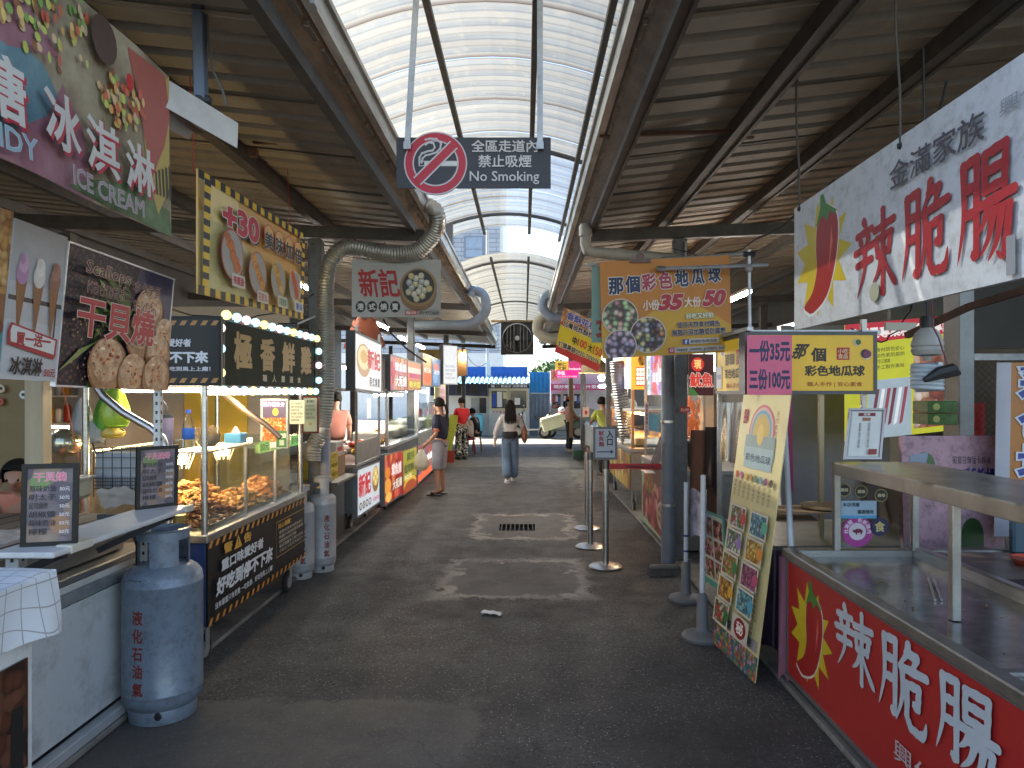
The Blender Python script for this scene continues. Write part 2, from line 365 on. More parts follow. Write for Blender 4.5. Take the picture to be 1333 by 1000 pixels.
# node-expression helper
class NX:
    def __init__(s, nt): s.nt = nt
    def m(s, op, a, b=None, c=None, clamp=False):
        n = s.nt.nodes.new('ShaderNodeMath'); n.operation = op; n.use_clamp = clamp
        for i, x in enumerate((a, b, c)):
            if x is None: continue
            if isinstance(x, (int, float)): n.inputs[i].default_value = x
            else: s.nt.links.new(x, n.inputs[i])
        return n.outputs[0]
    def noise(s, vec, sc, det=6, ro=.6):
        n = s.nt.nodes.new('ShaderNodeTexNoise'); n.inputs['Scale'].default_value = sc; n.inputs['Detail'].default_value = det; n.inputs['Roughness'].default_value = ro
        s.nt.links.new(vec, n.inputs['Vector']); return n.outputs[0]
    def step(s, x, a, b):   # smooth ramp a->b to 0..1
        n = s.nt.nodes.new('ShaderNodeMapRange'); n.clamp = True; n.interpolation_type = 'SMOOTHSTEP'; s.nt.links.new(x, n.inputs[0]); n.inputs[1].default_value = a; n.inputs[2].default_value = b; return n.outputs[0]
    def mix(s, f, a, b):
        n = s.nt.nodes.new('ShaderNodeMix'); n.data_type = 'RGBA'
        for k, x in (('Factor', f), ('A', a), ('B', b)):
            if isinstance(x, (int, float)): n.inputs[k].default_value = x
            elif isinstance(x, (tuple, str)): n.inputs[k].default_value = (*lin(x), 1)
            else: s.nt.links.new(x, n.inputs[k])
        return n.outputs['Result']
# ------------------------------------------------------------------ common materials
steel = mat('stainless_steel', (.5, .5, .49), .32, 1., var=.2, vs=8, bump=.04, bs=30, stretch=(1, 1, 6))
steel_d = mat('worn_stainless', (.36, .35, .33), .4, .9, var=.25, vs=12, dirt=.5, dcol='2c2620', ds=6, bump=.08)
grey_p = mat('grey_painted_steel', (.13, .14, .15), .5, .1, var=.2, vs=7, dirt=.5, dcol='2b2018', ds=8, bump=.06)
dark_p = mat('dark_painted_beam', (.075, .07, .065), .55, .1, var=.3, vs=7, dirt=.6, dcol='3a261a', ds=6, bump=.08)
rust = mat('rusty_steel', (.12, .06, .035), .8, .1, var=.4, vs=14, bump=.2)
galv = mat('galvanised_steel', (.42, .44, .46), .45, .7, var=.2, vs=20, bump=.03)
whitep = mat('white_powder_coat', (.62, .62, .6), .45, 0, var=.06, vs=4, dirt=.35, dcol='6b6255', ds=5)
black = mat('black_plastic', (.018, .018, .02), .45, 0, var=.2)
rubber = mat('black_rubber', (.02, .02, .02), .8)
card = mat('brown_cardboard', (.34, .22, .12), .8, var=.15, vs=10)
wood = mat('pine_board', (.36, .24, .12), .65, var=.3, vs=5, stretch=(1, 8, 1), bump=.1)
glass = glassm('clear_glass')
tubeglow = glow('lit_tube', 'fff6ea', 21)
# ================================================================== GROUND
def ground_mat():
    m = bpy.data.materials.new('asphalt'); m.use_nodes = True; nt = m.node_tree; n = nt.nodes; L = nt.links; b = n['Principled BSDF']; X = NX(nt)
    tc = n.new('ShaderNodeTexCoord'); P = tc.outputs['Object']; sp = n.new('ShaderNodeSeparateXYZ'); L.new(P, sp.inputs[0]); x, y = sp.outputs[0], sp.outputs[1]
    big = X.noise(P, .55, 5, .6); mid = X.noise(P, 3.2, 8, .7); fine = X.noise(P, 40, 5, .75); ed = X.noise(P, 3.2, 9, .72)
    col = X.mix(X.step(big, .35, .65), (.042, .042, .043), (.098, .095, .090))
    col = X.mix(X.m('MULTIPLY', X.step(mid, .45, .75), .6), col, (.135, .130, .122))
    col = X.mix(X.m('MULTIPLY', X.step(fine, .44, .60), .72), col, (.020, .020, .020))
    vo = n.new('ShaderNodeTexVoronoi'); vo.inputs['Scale'].default_value = 85; L.new(P, vo.inputs['Vector'])
    sc = n.new('ShaderNodeSeparateColor'); L.new(vo.outputs['Color'], sc.inputs[0])
    grit = X.m('MULTIPLY', X.step(sc.outputs[0], .88, .93), X.step(vo.outputs['Distance'], .5, .3)); col = X.mix(X.m('MULTIPLY', grit, .85), col, (.30, .29, .27))
    def rect(x0, x1, y0, y1, w, amt):         # 1 inside, ragged edges
        e = X.m('MULTIPLY', X.m('SUBTRACT', ed, .5), amt)
        dx = X.m('SUBTRACT', X.m('ABSOLUTE', X.m('SUBTRACT', x, (x0+x1)/2)), (x1-x0)/2); dy = X.m('SUBTRACT', X.m('ABSOLUTE', X.m('SUBTRACT', y, (y0+y1)/2)), (y1-y0)/2)
        return X.m('ADD', X.m('MAXIMUM', dx, dy), e)
    def patch(col, r, c_in, k_in, c_edge, k_edge, w=.05):
        d = rect(*r[:4], .05, r[4]); ins = X.step(d, .02, -.02); edge = X.m('MULTIPLY', X.step(X.m('ABSOLUTE', d), w, w*.3), X.step(mid, .35, .62))
        col = X.mix(X.m('MULTIPLY', ins, k_in), col, c_in); return X.mix(X.m('MULTIPLY', edge, k_edge), col, c_edge)
    col = patch(col, (-.70, .52, 5.9, 7.2, .8), (.13, .126, .12), .7, (.40, .385, .355), .85, .1)
    col = patch(col, (-.6, .6, 8.25, 9.9, 1.0), (.14, .13, .115), .5, (.42, .4, .35), .85, .11)
    col = patch(col, (-2.2, -.28, 1.0, 3.9, .5), (.135, .122, .105), .65, (.17, .155, .135), .4, .06)
    col = patch(col, (-1.9, 1.5, 16.2, 18.6, 1.2), (.19, .185, .175), .7, (.3, .28, .25), .4, .05)
    col = patch(col, (1.0, 1.6, 12.2, 15.6, 1.0), (.26, .24, .2), .8, (.3, .28, .25), .4, .05)
    # thin cracks
    vc = n.new('ShaderNodeTexVoronoi'); vc.feature = 'DISTANCE_TO_EDGE'; vc.inputs['Scale'].default_value = .8
    dv = n.new('ShaderNodeVectorMath'); nv_ = n.new('ShaderNodeTexNoise'); nv_.inputs['Scale'].default_value = 2.5; nv_.inputs['Detail'].default_value = 6; L.new(P, nv_.inputs['Vector']); L.new(P, dv.inputs[0]); L.new(nv_.outputs['Color'], dv.inputs[1]); L.new(dv.outputs[0], vc.inputs['Vector'])
    col = X.mix(X.m('MULTIPLY', X.step(vc.outputs['Distance'], .012, .002), X.m('MULTIPLY', X.step(big, .45, .6), .7)), col, (.025, .024, .023))
    gum = n.new('ShaderNodeTexVoronoi'); gum.inputs['Scale'].default_value = 5; L.new(P, gum.inputs['Vector']); gc = n.new('ShaderNodeSeparateColor'); L.new(gum.outputs['Color'], gc.inputs[0])
    col = X.mix(X.m('MULTIPLY', X.m('MULTIPLY', X.step(gc.outputs[1], .8, .85), X.step(gum.outputs['Distance'], .09, .06)), .6), col, (.2, .19, .18))
    # dark oil stains
    for (cx, cy, rx, ry) in ((-.55, 5.55, .4, .32), (.25, 5.5, .45, .3), (-1.5, 6.4, .5, .4), (1.05, 5.9, .4, .5), (-.1, 3.0, .4, .5), (.9, 3.4, .5, .4)):
        q = X.m('SQRT', X.m('ADD', X.m('POWER', X.m('DIVIDE', X.m('SUBTRACT', x, cx), rx), 2), X.m('POWER', X.m('DIVIDE', X.m('SUBTRACT', y, cy), ry), 2)))
        q = X.m('ADD', q, X.m('MULTIPLY', X.m('SUBTRACT', ed, .5), 1.2)); col = X.mix(X.m('MULTIPLY', X.step(q, 1.0, .5), .6), col, (.028, .026, .025))
    # pale dusty wear in the middle distance and concrete street beyond
    col = X.mix(X.m('MULTIPLY', X.step(y, 10, 24), .3), col, (.13, .127, .12))
    col = X.mix(X.step(y, 21.9, 22.4), col, (.22, .21, .19))
    L.new(col, b.inputs['Base Color'])
    rr = X.m('MULTIPLY_ADD', X.step(mid, .4, .7), .3, .55); L.new(rr, b.inputs['Roughness'])
    bp = n.new('ShaderNodeBump'); bp.inputs['Strength'].default_value = 1.0; bp.inputs['Distance'].default_value = .008
    L.new(X.m('ADD', X.noise(P, 110, 3, .7), X.m('MULTIPLY', mid, 1.5)), bp.inputs['Height']); L.new(bp.outputs[0], b.inputs['Normal']); return m
g = MB(); gm = ground_mat()
# drain opening left out of the sheet
DX0, DX1, DY0, DY1 = -.32, .13, 8.72, 9.18
xs = [-90, DX0, DX1, 90]; ys = [-60, DY0, DY1, 260]
for i in range(3):
    for j in range(3):
        if i == 1 and j == 1: continue
        g.add([(xs[i], ys[j], 0), (xs[i+1], ys[j], 0), (xs[i+1], ys[j+1], 0), (xs[i], ys[j+1], 0)], [(0, 1, 2, 3)], gm)
g.build('ground', kind='structure')
conc = mat('worn_concrete', (.19, .18, .16), .8, var=.3, vs=3, dirt=.7, dcol='2e2822', ds=2.5, bump=.2, bs=90)
g = MB(); g.box((-9, 2.0, .003), (-2.06, 21.9, .035), conc, .008); g.build('pavement_left', kind='structure')
g = MB(); g.box((1.49, 2.0, .003), (9, 21.9, .035), conc, .008); g.build('pavement_right', kind='structure')
t = thing('drain_grate', 'slotted iron drain grate sunk in the pale patch of the aisle', 'drain grate', (-.1, 8.95, 0)); m = MB(); dk = mat('drain_iron', (.05, .045, .04), .6, .6, dirt=.5)
m.box((DX0, DY0, -.3), (DX1, DY1, -.28), black); m.box((DX0, DY0-.02, -.3), (DX1, DY0, -.001), conc); m.box((DX0, DY1, -.3), (DX1, DY1+.02, -.001), conc); m.box((DX0-.02, DY0, -.3), (DX0, DY1, -.001), conc); m.box((DX1, DY0, -.3), (DX1+.02, DY1, -.001), conc)
m.build('pit', t)
m = MB()
for y in (DY0+.012, DY1-.012): m = MB(); m.box((DX0, y-.012, -.04), (DX1, y+.012, .002), dk); m.build('frame_bar', t)
for i in range(8):
    x = DX0+.03+i*(DX1-DX0-.06)/7; m = MB(); m.box((x-.009, DY0+.024, -.035), (x+.009, DY1-.024, .002), dk); m.build('grate_bar', t)
# litter
m = MB(); wp = mat('thin_white_plastic', (.7, .7, .7), .5)
m.grid(lambda u, v: Vector((-.33+u*.15+.01*math.sin(v*9), 5.42+v*.08-.05*u*u, .006+.012*abs(math.sin(u*7+v*5))+.008*math.sin(v*11))), 10, 6, wp)
m.build('plastic_scrap', label='crumpled scrap of white plastic lying on the dark asphalt', cat='litter', smooth=True)
# ================================================================== STALL ROOFS
def cream(name, c, d):
    return mat(name, c, .6, 0, var=.15, vs=2.5, dirt=d, dcol='4a3a26', ds=1.3, bump=.03)
soff = cream('cream_roof_sheet', (.29, .255, .2), .5)
def roof_z(side, x):      # underside height
    return 3.40+(.107*(-1.0-x) if side < 0 else .12*(x-.5))
REND = 24.6; RST = 2.3; PER = .25
def roof(side, name, label):
    t = thing(name, label, 'roof', (-2.5 if side < 0 else 2.5, 0, 0))
    x0, x1 = (-1.0, -7.2) if side < 0 else (.55, 7.2)
    # one metre-wide sheet: 4 ribs; copies share the mesh
    pr = []
    for k in range(4):
        y = k*PER; pr += [(y, 0), (y+.15, 0), (y+.168, .042), (y+.232, .042)]
    pr.append((1.0, 0)); pr = [(-.04, 0)]+pr
    m = MB(); vs = []; fs = []
    for (y, z) in pr:
        for dz in (0, .004):
            vs += [Vector((x0, y, roof_z(side, x0)+z+dz)), Vector((x1, y, roof_z(side, x1)+z+dz))]
    for i in range(len(pr)-1):
        a = i*4; b = a+4; fs += [(a, a+1, b+1, b), (a+2, b+2, b+3, a+3), (a, b, b+2, a+2), (a+1, a+3, b+3, b+1)]
    m.add(vs, fs, soff); me = m.mesh('roof_sheet', WM[t.name].inverted())
    y = RST; k = 0
    while y < REND-.01:
        o = link('roof_sheet', me, t); o.location = (0, y, .0 if k % 2 == 0 else .006); y += 1.0; k += 1
    # purlins along the aisle
    for px in ([-1.12, -2.1, -3.4, -4.7, -6.0] if side < 0 else [.68, 1.42, 2.25, 3.4, 4.7, 6.0]):
        m = MB(); z = roof_z(side, px); w = .05 if abs(px) > 1.2 else .035; h = .11
        m.box((px-w, RST, z-.006), (px+w, REND, z-h), dark_p); m.box((px+w*.5, RST, z-h), (px+w, REND, z-h-.012), dark_p); m.build('purlin', t)
    # crossbeams and columns
    for yc in (7.15, 13.1, 19.0, 24.4):
        m = MB(); xa, xb = (-1.0, -7) if side < 0 else (.6, 7)
        za = 3.27; zb = za+abs(xb-xa)*.04
        m.bar((xa, yc, za), (xb, yc, zb), .1, .12, dark_p, ch=.006); m.build('crossbeam', t)
        m = MB(); xc = -1.35 if side < 0 else .86
        m.box((xc-.05, yc-.04, 3.33), (xc+.05, yc+.04, roof_z(side, xc)-.11), dark_p); m.build('beam_bracket', t)
        if yc > 2:
            xc = -2.1 if side < 0 else 1.56
            m = MB(); m.box((xc-.065, yc-.065, 0.02), (xc+.065, yc+.065, 3.24), grey_p, .008); m.box((xc-.11, yc-.11, .02), (xc+.11, yc+.11, .05), grey_p); m.build('column', t)
        m = MB(); xd = -4.6 if side < 0 else 4.4
        m.box((xd-.06, yc-.06, .02), (xd+.06, yc+.06, 3.3), dark_p); m.build('column', t)
    # eave: timber-coloured fascia, box gutter
    f = mat('stained_fascia_left', (.22, .15, .09), .6, var=.5, vs=3, dirt=.7, dcol='2a1a10', ds=4, stretch=(1, .6, 3)) if side < 0 else mat('grubby_fascia_right', (.16, .12, .1), .55, var=.4, vs=4, dirt=.7, dcol='23130c', ds=3, stretch=(1, .6, 2))
    s = side; xe = -1.17 if s < 0 else .72; xg = -.97 if s < 0 else .52
    m = MB(); m.add([(xe, RST, 3.33), (xe, REND, 3.33), (xg, REND, 3.44), (xg, RST, 3.44)], [(0, 1, 2, 3) if s > 0 else (3, 2, 1, 0)], f)
    m.add([(xe, RST, 3.33), (xe, REND, 3.33), (xe, REND, 3.38), (xe, RST, 3.38)], [(0, 1, 2, 3)], f); m.build('fascia', t)
    gm2 = mat('galvanised_gutter', (.42, .41, .38), .4, .55, var=.3, vs=4, dirt=.6, dcol='3d3226', ds=5, stretch=(1, .5, 2))
    m = MB(); xi = xg-s*.035
    m.box((xg+s*.012, RST, 3.42), (xi, REND, 3.56), gm2); m.box((xi, RST, 3.53), (xi-s*.02, REND, 3.56), gm2); m.build('gutter', t)
    m = MB()
    for i in range(6):
        y = RST+.8+i*4.2; m.box((xi-.006, y, 3.40), (xi+.0065-s*.01, y+.05, 3.57), galv)
    m.build('gutter_clip', t)
    return t
RL = roof(-1, 'stall_roof', 'low corrugated metal roof over the stalls on the left of the aisle')
RR = roof(1, 'stall_roof', 'low corrugated metal roof over the stalls on the right of the aisle')
# thin rusty tie rods
for (xa, xb, y, z, lb) in ((-1.05, -1.95, 5.1, 3.47, 'left'), (.5, 1.5, 4.75, 3.42, 'right')):
    m = MB(); m.bar((xa, y, z), (xb, y, z+.03), .03, .022, rust); m.box((xb-.03, y-.02, z-.02), (xb+.03, y+.02, roof_z(-1 if xa < 0 else 1, xb)-.11), rust)
    m.build('tie_rod', label='thin rusty rod under the %s roof in front of the no smoking sign' % lb, cat='rod', group='tie rods under the roofs')
# ================================================================== SKYLIGHT
def skin(name, c, tr, seed):
    m = bpy.data.materials.new(name); m.use_nodes = True; nt = m.node_tree; n = nt.nodes; L = nt.links; n.clear(); X = NX(nt)
    tc = n.new('ShaderNodeTexCoord'); P = tc.outputs['Object']; sp = n.new('ShaderNodeSeparateXYZ'); L.new(P, sp.inputs[0]); y = sp.outputs[1]
    mp = n.new('ShaderNodeMapping'); mp.inputs['Scale'].default_value = (.25, 3.2, .25); L.new(P, mp.inputs[0]); st = X.noise(mp.outputs[0], 1.6, 5, .6); gr = X.noise(P, 9, 6, .7)
    fr = X.m('FRACT', X.m('MULTIPLY', y, 1/.76)); band = X.m('MULTIPLY', X.step(fr, .0, .04), X.step(fr, 1.0, .93))
    fr2 = X.m('FRACT', X.m('MULTIPLY', y, 4/.76)); b2 = X.step(X.m('ABSOLUTE', X.m('SUBTRACT', fr2, .5)), .12, .3)
    col = X.mix(X.step(st, .3, .7), tuple(q*.62 for q in c), c); col = X.mix(X.m('MULTIPLY', X.step(gr, .5, .75), .3), col, (.3, .25, .16))
    col = X.mix(X.m('MULTIPLY', b2, .45), col, (.2, .18, .14)); col = X.mix(band, (.07, .055, .04), col)
    tl = n.new('ShaderNodeBsdfTranslucent'); L.new(col, tl.inputs[0]); df = n.new('ShaderNodeBsdfDiffuse'); L.new(col, df.inputs[0])
    tp = n.new('ShaderNodeBsdfTransparent'); tp.inputs[0].default_value = (.9, .96, 1, 1)
    m1 = n.new('ShaderNodeMixShader'); m1.inputs[0].default_value = .25; L.new(tl.outputs[0], m1.inputs[1]); L.new(df.outputs[0], m1.inputs[2])
    m2 = n.new('ShaderNodeMixShader'); m2.inputs[0].default_value = tr; L.new(m1.outputs[0], m2.inputs[1]); L.new(tp.outputs[0], m2.inputs[2])
    o = n.new('ShaderNodeOutputMaterial'); L.new(m2.outputs[0], o.inputs[0]); return m
sk1 = skin('yellowed_polycarbonate', (.15, .155, .148), .08, 0); sk2 = skin('clear_polycarbonate', (.13, .155, .18), .2, 1)
AX, AR, AZ = -.25, 2.35, 4.22            # arch axis x, radius, apex height
def arc(a, y, dz=0.): return Vector((AX+(AR+dz)*math.sin(a), y, AZ-AR+(AR+dz)*math.cos(a)))
AM = .545
def skylight(segs, rims, rails, label):
    t = thing('skylight_vault', label, 'skylight', (AX, segs[0][0], 3.6))
    for (y0, y1, mt) in segs:
        y = y0; k = 0
        while y < y1-.05:
            ye = min(y+.76, y1); m = MB(); nn = int(round((ye-y)/.0475)); nn += nn % 2
            def fn(u, v):
                q = round(v*nn); return arc((u-.5)*2*AM, y+(ye-y)*v, .012*(q % 2)+(.006 if k % 2 else 0))
            m.grid(fn, 14, nn, mt); m.build('polycarbonate_sheet', t); y = ye; k += 1
    for y in rims:
        m = MB(); m.tube([arc((i/14-.5)*2*AM, y, -.03) for i in range(15)], .024, grey_p, 8); m.build('arch_rim', t)
        m = MB()
        for sg in (-1, 1):
            p = arc(sg*AM, y, -.03); m = MB(); m.box((p.x-.025, y-.025, 3.5), (p.x+.025, y+.025, p.z), grey_p); m.build('arch_foot', t)
    for x in rails:
        a = math.asin((x-AX)/AR); p, q = arc(a, segs[0][0], -.075), arc(a, segs[-1][1]+.04, -.075)
        m = MB(); m.bar(p, q, .045, .045, dark_p, ch=.004); m.build('rail', t)
    for sg in (-1, 1):
        p, q = arc(sg*AM, segs[0][0], -.02), arc(sg*AM, segs[-1][1], -.02); m = MB(); m.bar(p, q, .05, .06, dark_p); m.build('edge_rail', t)
    return t
skylight([(2.3, 7.25, sk1), (7.25, 10.75, sk2)], (3.95, 7.2, 9.9), (-.62, .08, .55), 'near barrel vault of yellowed corrugated sheet over the aisle')
skylight([(12.75, 24.6, sk1)], (13.5, 19.4, 24.5), (-.62, .08), 'far barrel vault of corrugated sheet above the hanging fan')
m = MB(); m.box((-1.1, 11.3, 3.5), (-1.02, 11.38, 4.0), grey_p); m.bar((-1.06, 11.34, 3.95), (-.9, 9.9, 4.0), .04, .04, grey_p)
# upright posts carrying the vault between the two sections
m2 = MB(); m2.box((-1.1, 9.86, 3.5), (-1.0, 9.94, 4.05), grey_p); m2.build('vault_post', label='grey steel post beside the end of the near vault', cat='post')
# ================================================================== SIDE AND CROSS WALLS
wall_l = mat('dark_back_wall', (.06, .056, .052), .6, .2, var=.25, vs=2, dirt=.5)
def wall(name, label, a, b, m, group=None):
    w = MB(); w.box(a, b, m); return w.build(name, label=label, cat='wall', group=group)
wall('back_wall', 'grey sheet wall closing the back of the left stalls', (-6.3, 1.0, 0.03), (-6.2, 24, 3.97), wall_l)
# blue light behind the far stalls stays open to the street
must = mat('mustard_wall', (.62, .42, .05), .5, var=.08); beige = mat('beige_wall', (.36, .32, .27), .6, var=.1)
def facing(name, label, cat, x0, y0, x1, y1, Y, **k):      # a board square to the aisle, given by picture corners at depth Y
    O = at(x0, y1, Y); return Board(name, label, cat, O, (at(x1, y1, Y)-O), Vector((0, 0, (y1-y0)*Y/FPX)), **k)
def side(name, label, cat, X, x0, t0, b0, x1, t1, b1, lean=0., **k):   # a board along the aisle at x = X
    bl, br, tl, tr = onx(x0, b0, X), onx(x1, b1, X), onx(x0, t0, X), onx(x1, t1, X)
    z0 = (bl.z+br.z)/2; z1 = (tl.z+tr.z)/2
    O = Vector((X-lean, bl.y, z0)); U = Vector((0, br.y-bl.y, (br.z-bl.z)*.5)); return Board(name, label, cat, O, U, Vector((lean, 0, z1-z0)), **k)
# ================================================================== END OF THE STREET
YB = 28.2
blue = mat('blue_corrugated', (.03, .14, .52), .4, .1, var=.12); lblue = mat('pale_blue_awning', (.38, .62, .74), .5, var=.1, stretch=(6, 1, 1))
wpan = mat('white_shop_wall', (.66, .68, .68), .5, var=.05, dirt=.25, dcol='7a7f80'); creamf = mat('cream_window_frame', (.7, .62, .42), .5, var=.05)
dwin = mat('dark_shop_window', (.05, .05, .05), .08, var=.3, vs=1.5)
t = thing('corner_shop', 'white shop under a pale blue awning facing the end of the aisle', 'shop', at(640, 567, YB))
def px_box(m, x0, y0, x1, y1, Y, th, mt, ch=0.):
    a = at(x0, y1, Y); b = at(x1, y0, Y); m.box((a.x, Y, a.z), (b.x, Y+th, b.z), mt, ch)
m = MB(); px_box(m, 560, 498, 690, 570, YB, 3, wpan); m.build('wall', t)
m = MB(); a = at(560, 491, YB); b = at(689, 499.5, YB-1.1*1)
n = 44
for i in range(n):
    x0 = a.x+(b.x-a.x)*i/n; x1 = a.x+(b.x-a.x)*(i+1)/n; xm = (x0+x1)/2; dz = .05 if i % 2 else 0
    m.add([(x0, YB, a.z+dz), (x1, YB, a.z+dz), (x1, YB-1.1, b.z+dz), (x0, YB-1.1, b.z+dz), (x1, YB, a.z+.05-dz), (x1, YB-1.1, b.z+.05-dz)], [(3, 2, 1, 0), (2, 5, 4, 1)], lblue)
m.build('awning', t)
for (x0, x1) in ((590, 632.5), (639, 687)):
    m = MB(); A = at(x0, 491, YB); B = at(x1, 477.5, YB); k = int((B.x-A.x)/.07)
    for i in range(k):
        xx = A.x+(B.x-A.x)*i/k; m.box((xx, YB-.02-.02*(i % 2), A.z), (xx+(B.x-A.x)/k, YB+.06, B.z), blue)
    m.build('parapet_panel', t)
m = MB(); px_box(m, 632.8, 470, 638.7, 492, YB-.05, .4, wpan); m.build('pilaster', t)
m = MB(); px_box(m, 636, 503.5, 689, 567, YB-.12, .1, wpan); m.build('door_panel', t)
for (x0, x1) in ((638, 661.5), (662.5, 687)):
    w = MB(); px_box(w, x0, 506, x1, 534, YB-.16, .03, creamf); wo_ = w.build('window', t)
    w = MB(); px_box(w, x0+2, 509, x1-2, 531.5, YB-.175, .01, dwin); w.build('pane', wo_)
def poster(px0, py0, px1, py1, Y, col, parent, nm='poster'):
    m = MB(); px_box(m, px0, py0, px1, py1, Y, .004, ink(col)); return m.build(nm, parent)
poster(641, 512, 646, 530, YB-.185, '2a55b8', t); poster(647, 510, 653.5, 530, YB-.185, 'e8e8e8', t); poster(655, 511, 659.5, 519, YB-.185, 'd8d0b0', t); poster(670, 518, 677, 527, YB-.185, 'eeeeee', t)
sb = facing('sign_board', '', '', 635, 500.5, 689, 505.5, YB-1.12, bg='23242a', root=t, part='sign_board', th=.05)
sb.text('麵 一 食品冰 店鮮果飲', .08, .2, .95, .85, 'e8e8e8', .01); sb.done()
lt = facing('x', '', '', 641, 534.5, 662, 538.5, YB-.125, bg='d8dada', root=t, part='door_lettering_strip', th=.004); lt.text('中 外 商 店 街', .02, .1, .98, .9, 'c03030', .03); lt.done()
m = MB(); px_box(m, 560, 499.8, 634, 515, YB-.35, .3, mat('navy_fascia', (.03, .035, .07), .5)); m.build('fascia', t)
w = MB(); px_box(w, 611, 516, 635, 540, YB-.1, .06, wpan); wo_ = w.build('window', t)
w = MB(); px_box(w, 613, 518, 623, 538, YB-.115, .01, mat('curtained_pane', (.35, .36, .36), .2)); w.build('pane', wo_)
w = MB(); px_box(w, 624, 518, 633, 538, YB-.115, .01, dwin); w.build('pane', wo_)
m = MB()
for i in range(9): px_box(m, 628, 541+i*2.9, 635, 543.2+i*2.9, YB-.13-.02*(i % 2), .1, wpan)
m.build('shutter', t)
for (x0, x1) in ((593.5, 606), (612, 621)):
    m = MB(); px_box(m, x0, 497.5, x1, 513, YB-.6, .08, black, .02); m.build('menu_screen', label='black screen hung under the pale blue awning, '+('left' if x0 < 600 else 'right')+' one of two', cat='screen', group='black screens under the awning')
m = MB(); px_box(m, 612, 540, 628, 567, YB-.9, .6, mat('cyan_painted_box', (.12, .5, .68), .5), .02); m.build('serving_counter', label='bright cyan counter box in front of the shop shutter', cat='counter')
# grey-blue fence
t = thing('sheet_metal_fence', 'two tone corrugated fence, blue above and grey below, right of the white shop', 'fence', at(702, 567, YB))
gb = mat('weathered_blue_sheet', (.16, .22, .30), .5, .2, var=.25, vs=2, dirt=.5, dcol='6b7077')
b2 = mat('bright_blue_sheet', (.02, .26, .62), .4)
A = at(689.5, 567, YB); B = at(716, 512, YB); T = at(716, 484.5, YB); k = 10
for i in range(k):
    x0 = A.x+(B.x-A.x)*i/k; x1 = A.x+(B.x-A.x)*(i+1)/k; m = MB(); d = .03*(i % 2)
    m.box((x0, YB-.1-d, A.z), (x1, YB-.06-d, B.z), gb); m.box((x0, YB-.1-d, B.z+.002), (x1, YB-.06-d, T.z), b2); m.build('fence_sheet', t)
# right shop
t = thing('convenience_shop', 'small shop with a pink sign band and glazed front', 'shop', at(745, 567, YB))
m = MB(); px_box(m, 716.5, 483, 800, 567, YB+.3, 2, mat('shop_pale_wall', (.5, .5, .52), .5)); m.build('wall', t)
pk = facing('x', '', '', 717, 500, 800, 508, YB-.2, bg='c05078', root=t, part='sign_band', th=.3); pk.text('現炒熱食 · 果汁茶飲 T.', .04, .2, .9, .85, 'ffffff', .03); pk.done()
pk = facing('x', '', '', 716.8, 481, 727, 496, YB-.3, bg='f0a890', root=t, part='poster_board', th=.05); pk.text('火', .15, .2, .85, .9, 'd83a20', .05); pk.done()
for i, (x0, x1) in enumerate(((718, 731), (732, 745), (746, 760))):
    w = MB(); px_box(w, x0, 512, x1, 533, YB+.25, .03, wpan); wo_ = w.build('window', t); w = MB(); px_box(w, x0+1, 513, x1-1, 532, YB+.235, .01, dwin); w.build('pane', wo_)
    for j in range(3):
        q = random.random(); poster(x0+1.5+j*3.6, 515+3*q, x0+4.6+j*3.6, 522+6*q, YB+.225, ['d8dde8', 'c04048', '4f62a8', 'e8d070'][int(q*4)], t)
m = MB()
for j in range(24):
    q = random.random(); x = 718+j*1.75; px_box(m, x, 541-4*q, x+1.5, 548, YB-.1, .1, ink(['7a8fb8', 'c8ccd4', 'b04850', '8aa860', 'd8c060'][j % 5]))
m.build('goods', t)
# tall building behind, trees, pole and wires
brick = bpy.data.materials.new('grey_tile_cladding'); brick.use_nodes = True; _n = brick.node_tree.nodes; _b = _n['Principled BSDF']
_t = _n.new('ShaderNodeTexBrick'); _t.inputs['Scale'].default_value = 1; _t.inputs['Color1'].default_value = (.30, .34, .40, 1); _t.inputs['Color2'].default_value = (.38, .42, .48, 1); _t.inputs['Mortar'].default_value = (.2, .23, .28, 1)
_t.inputs['Brick Width'].default_value = 1.1; _t.inputs['Row Height'].default_value = .28; _t.inputs['Mortar Size'].default_value = .03
_tc = _n.new('ShaderNodeTexCoord'); _mp = _n.new('ShaderNodeMapping'); _mp.inputs['Rotation'].default_value = (math.pi/2, 0, 0); brick.node_tree.links.new(_tc.outputs['Object'], _mp.inputs[0]); brick.node_tree.links.new(_mp.outputs[0], _t.inputs['Vector']); brick.node_tree.links.new(_t.outputs[0], _b.inputs['Base Color']); _b.inputs['Roughness'].default_value = .6
t = thing('apartment_tower', 'tall grey tiled building rising beyond the gap in the skylight', 'building', (-4, 46, 0))
m = MB(); A = at(560, 500, 45); B = at(650.5, 200, 45); m.box((A.x-6, 45, 4.2), (B.x, 52, B.z), brick); m.box((B.x, 45.05, 4.2), (B.x+.22, 52, B.z), wpan); m.build('wall', t)
m = MB(); m.box((A.x-6, 45.01, 0), (B.x+.2, 52, 4.2), wpan); m.build('plinth', t)
fm = mat('tower_window_frame', (.18, .22, .28), .5); pn = mat('tower_glass', (.25, .32, .42), .1)
for fl in range(4):
    for (x0, x1) in ((604, 633), (560, 590)):
        y0 = 307-fl*52+52; w = MB(); px_box(w, x0, y0, x1, y0+29, 44.94, .1, fm); wo_ = w.build('window', t)
        for (u0, u1) in ((.08, .8),):
            w = MB(); px_box(w, x0+2.5, y0+2, x0+(x1-x0)*.82, y0+17, 44.92, .02, pn); w.build('pane', wo_)
            w = MB(); px_box(w, x0+2.5, y0+18, x0+(x1-x0)*.82, y0+27.5, 44.92, .02, pn); w.build('pane', wo_)
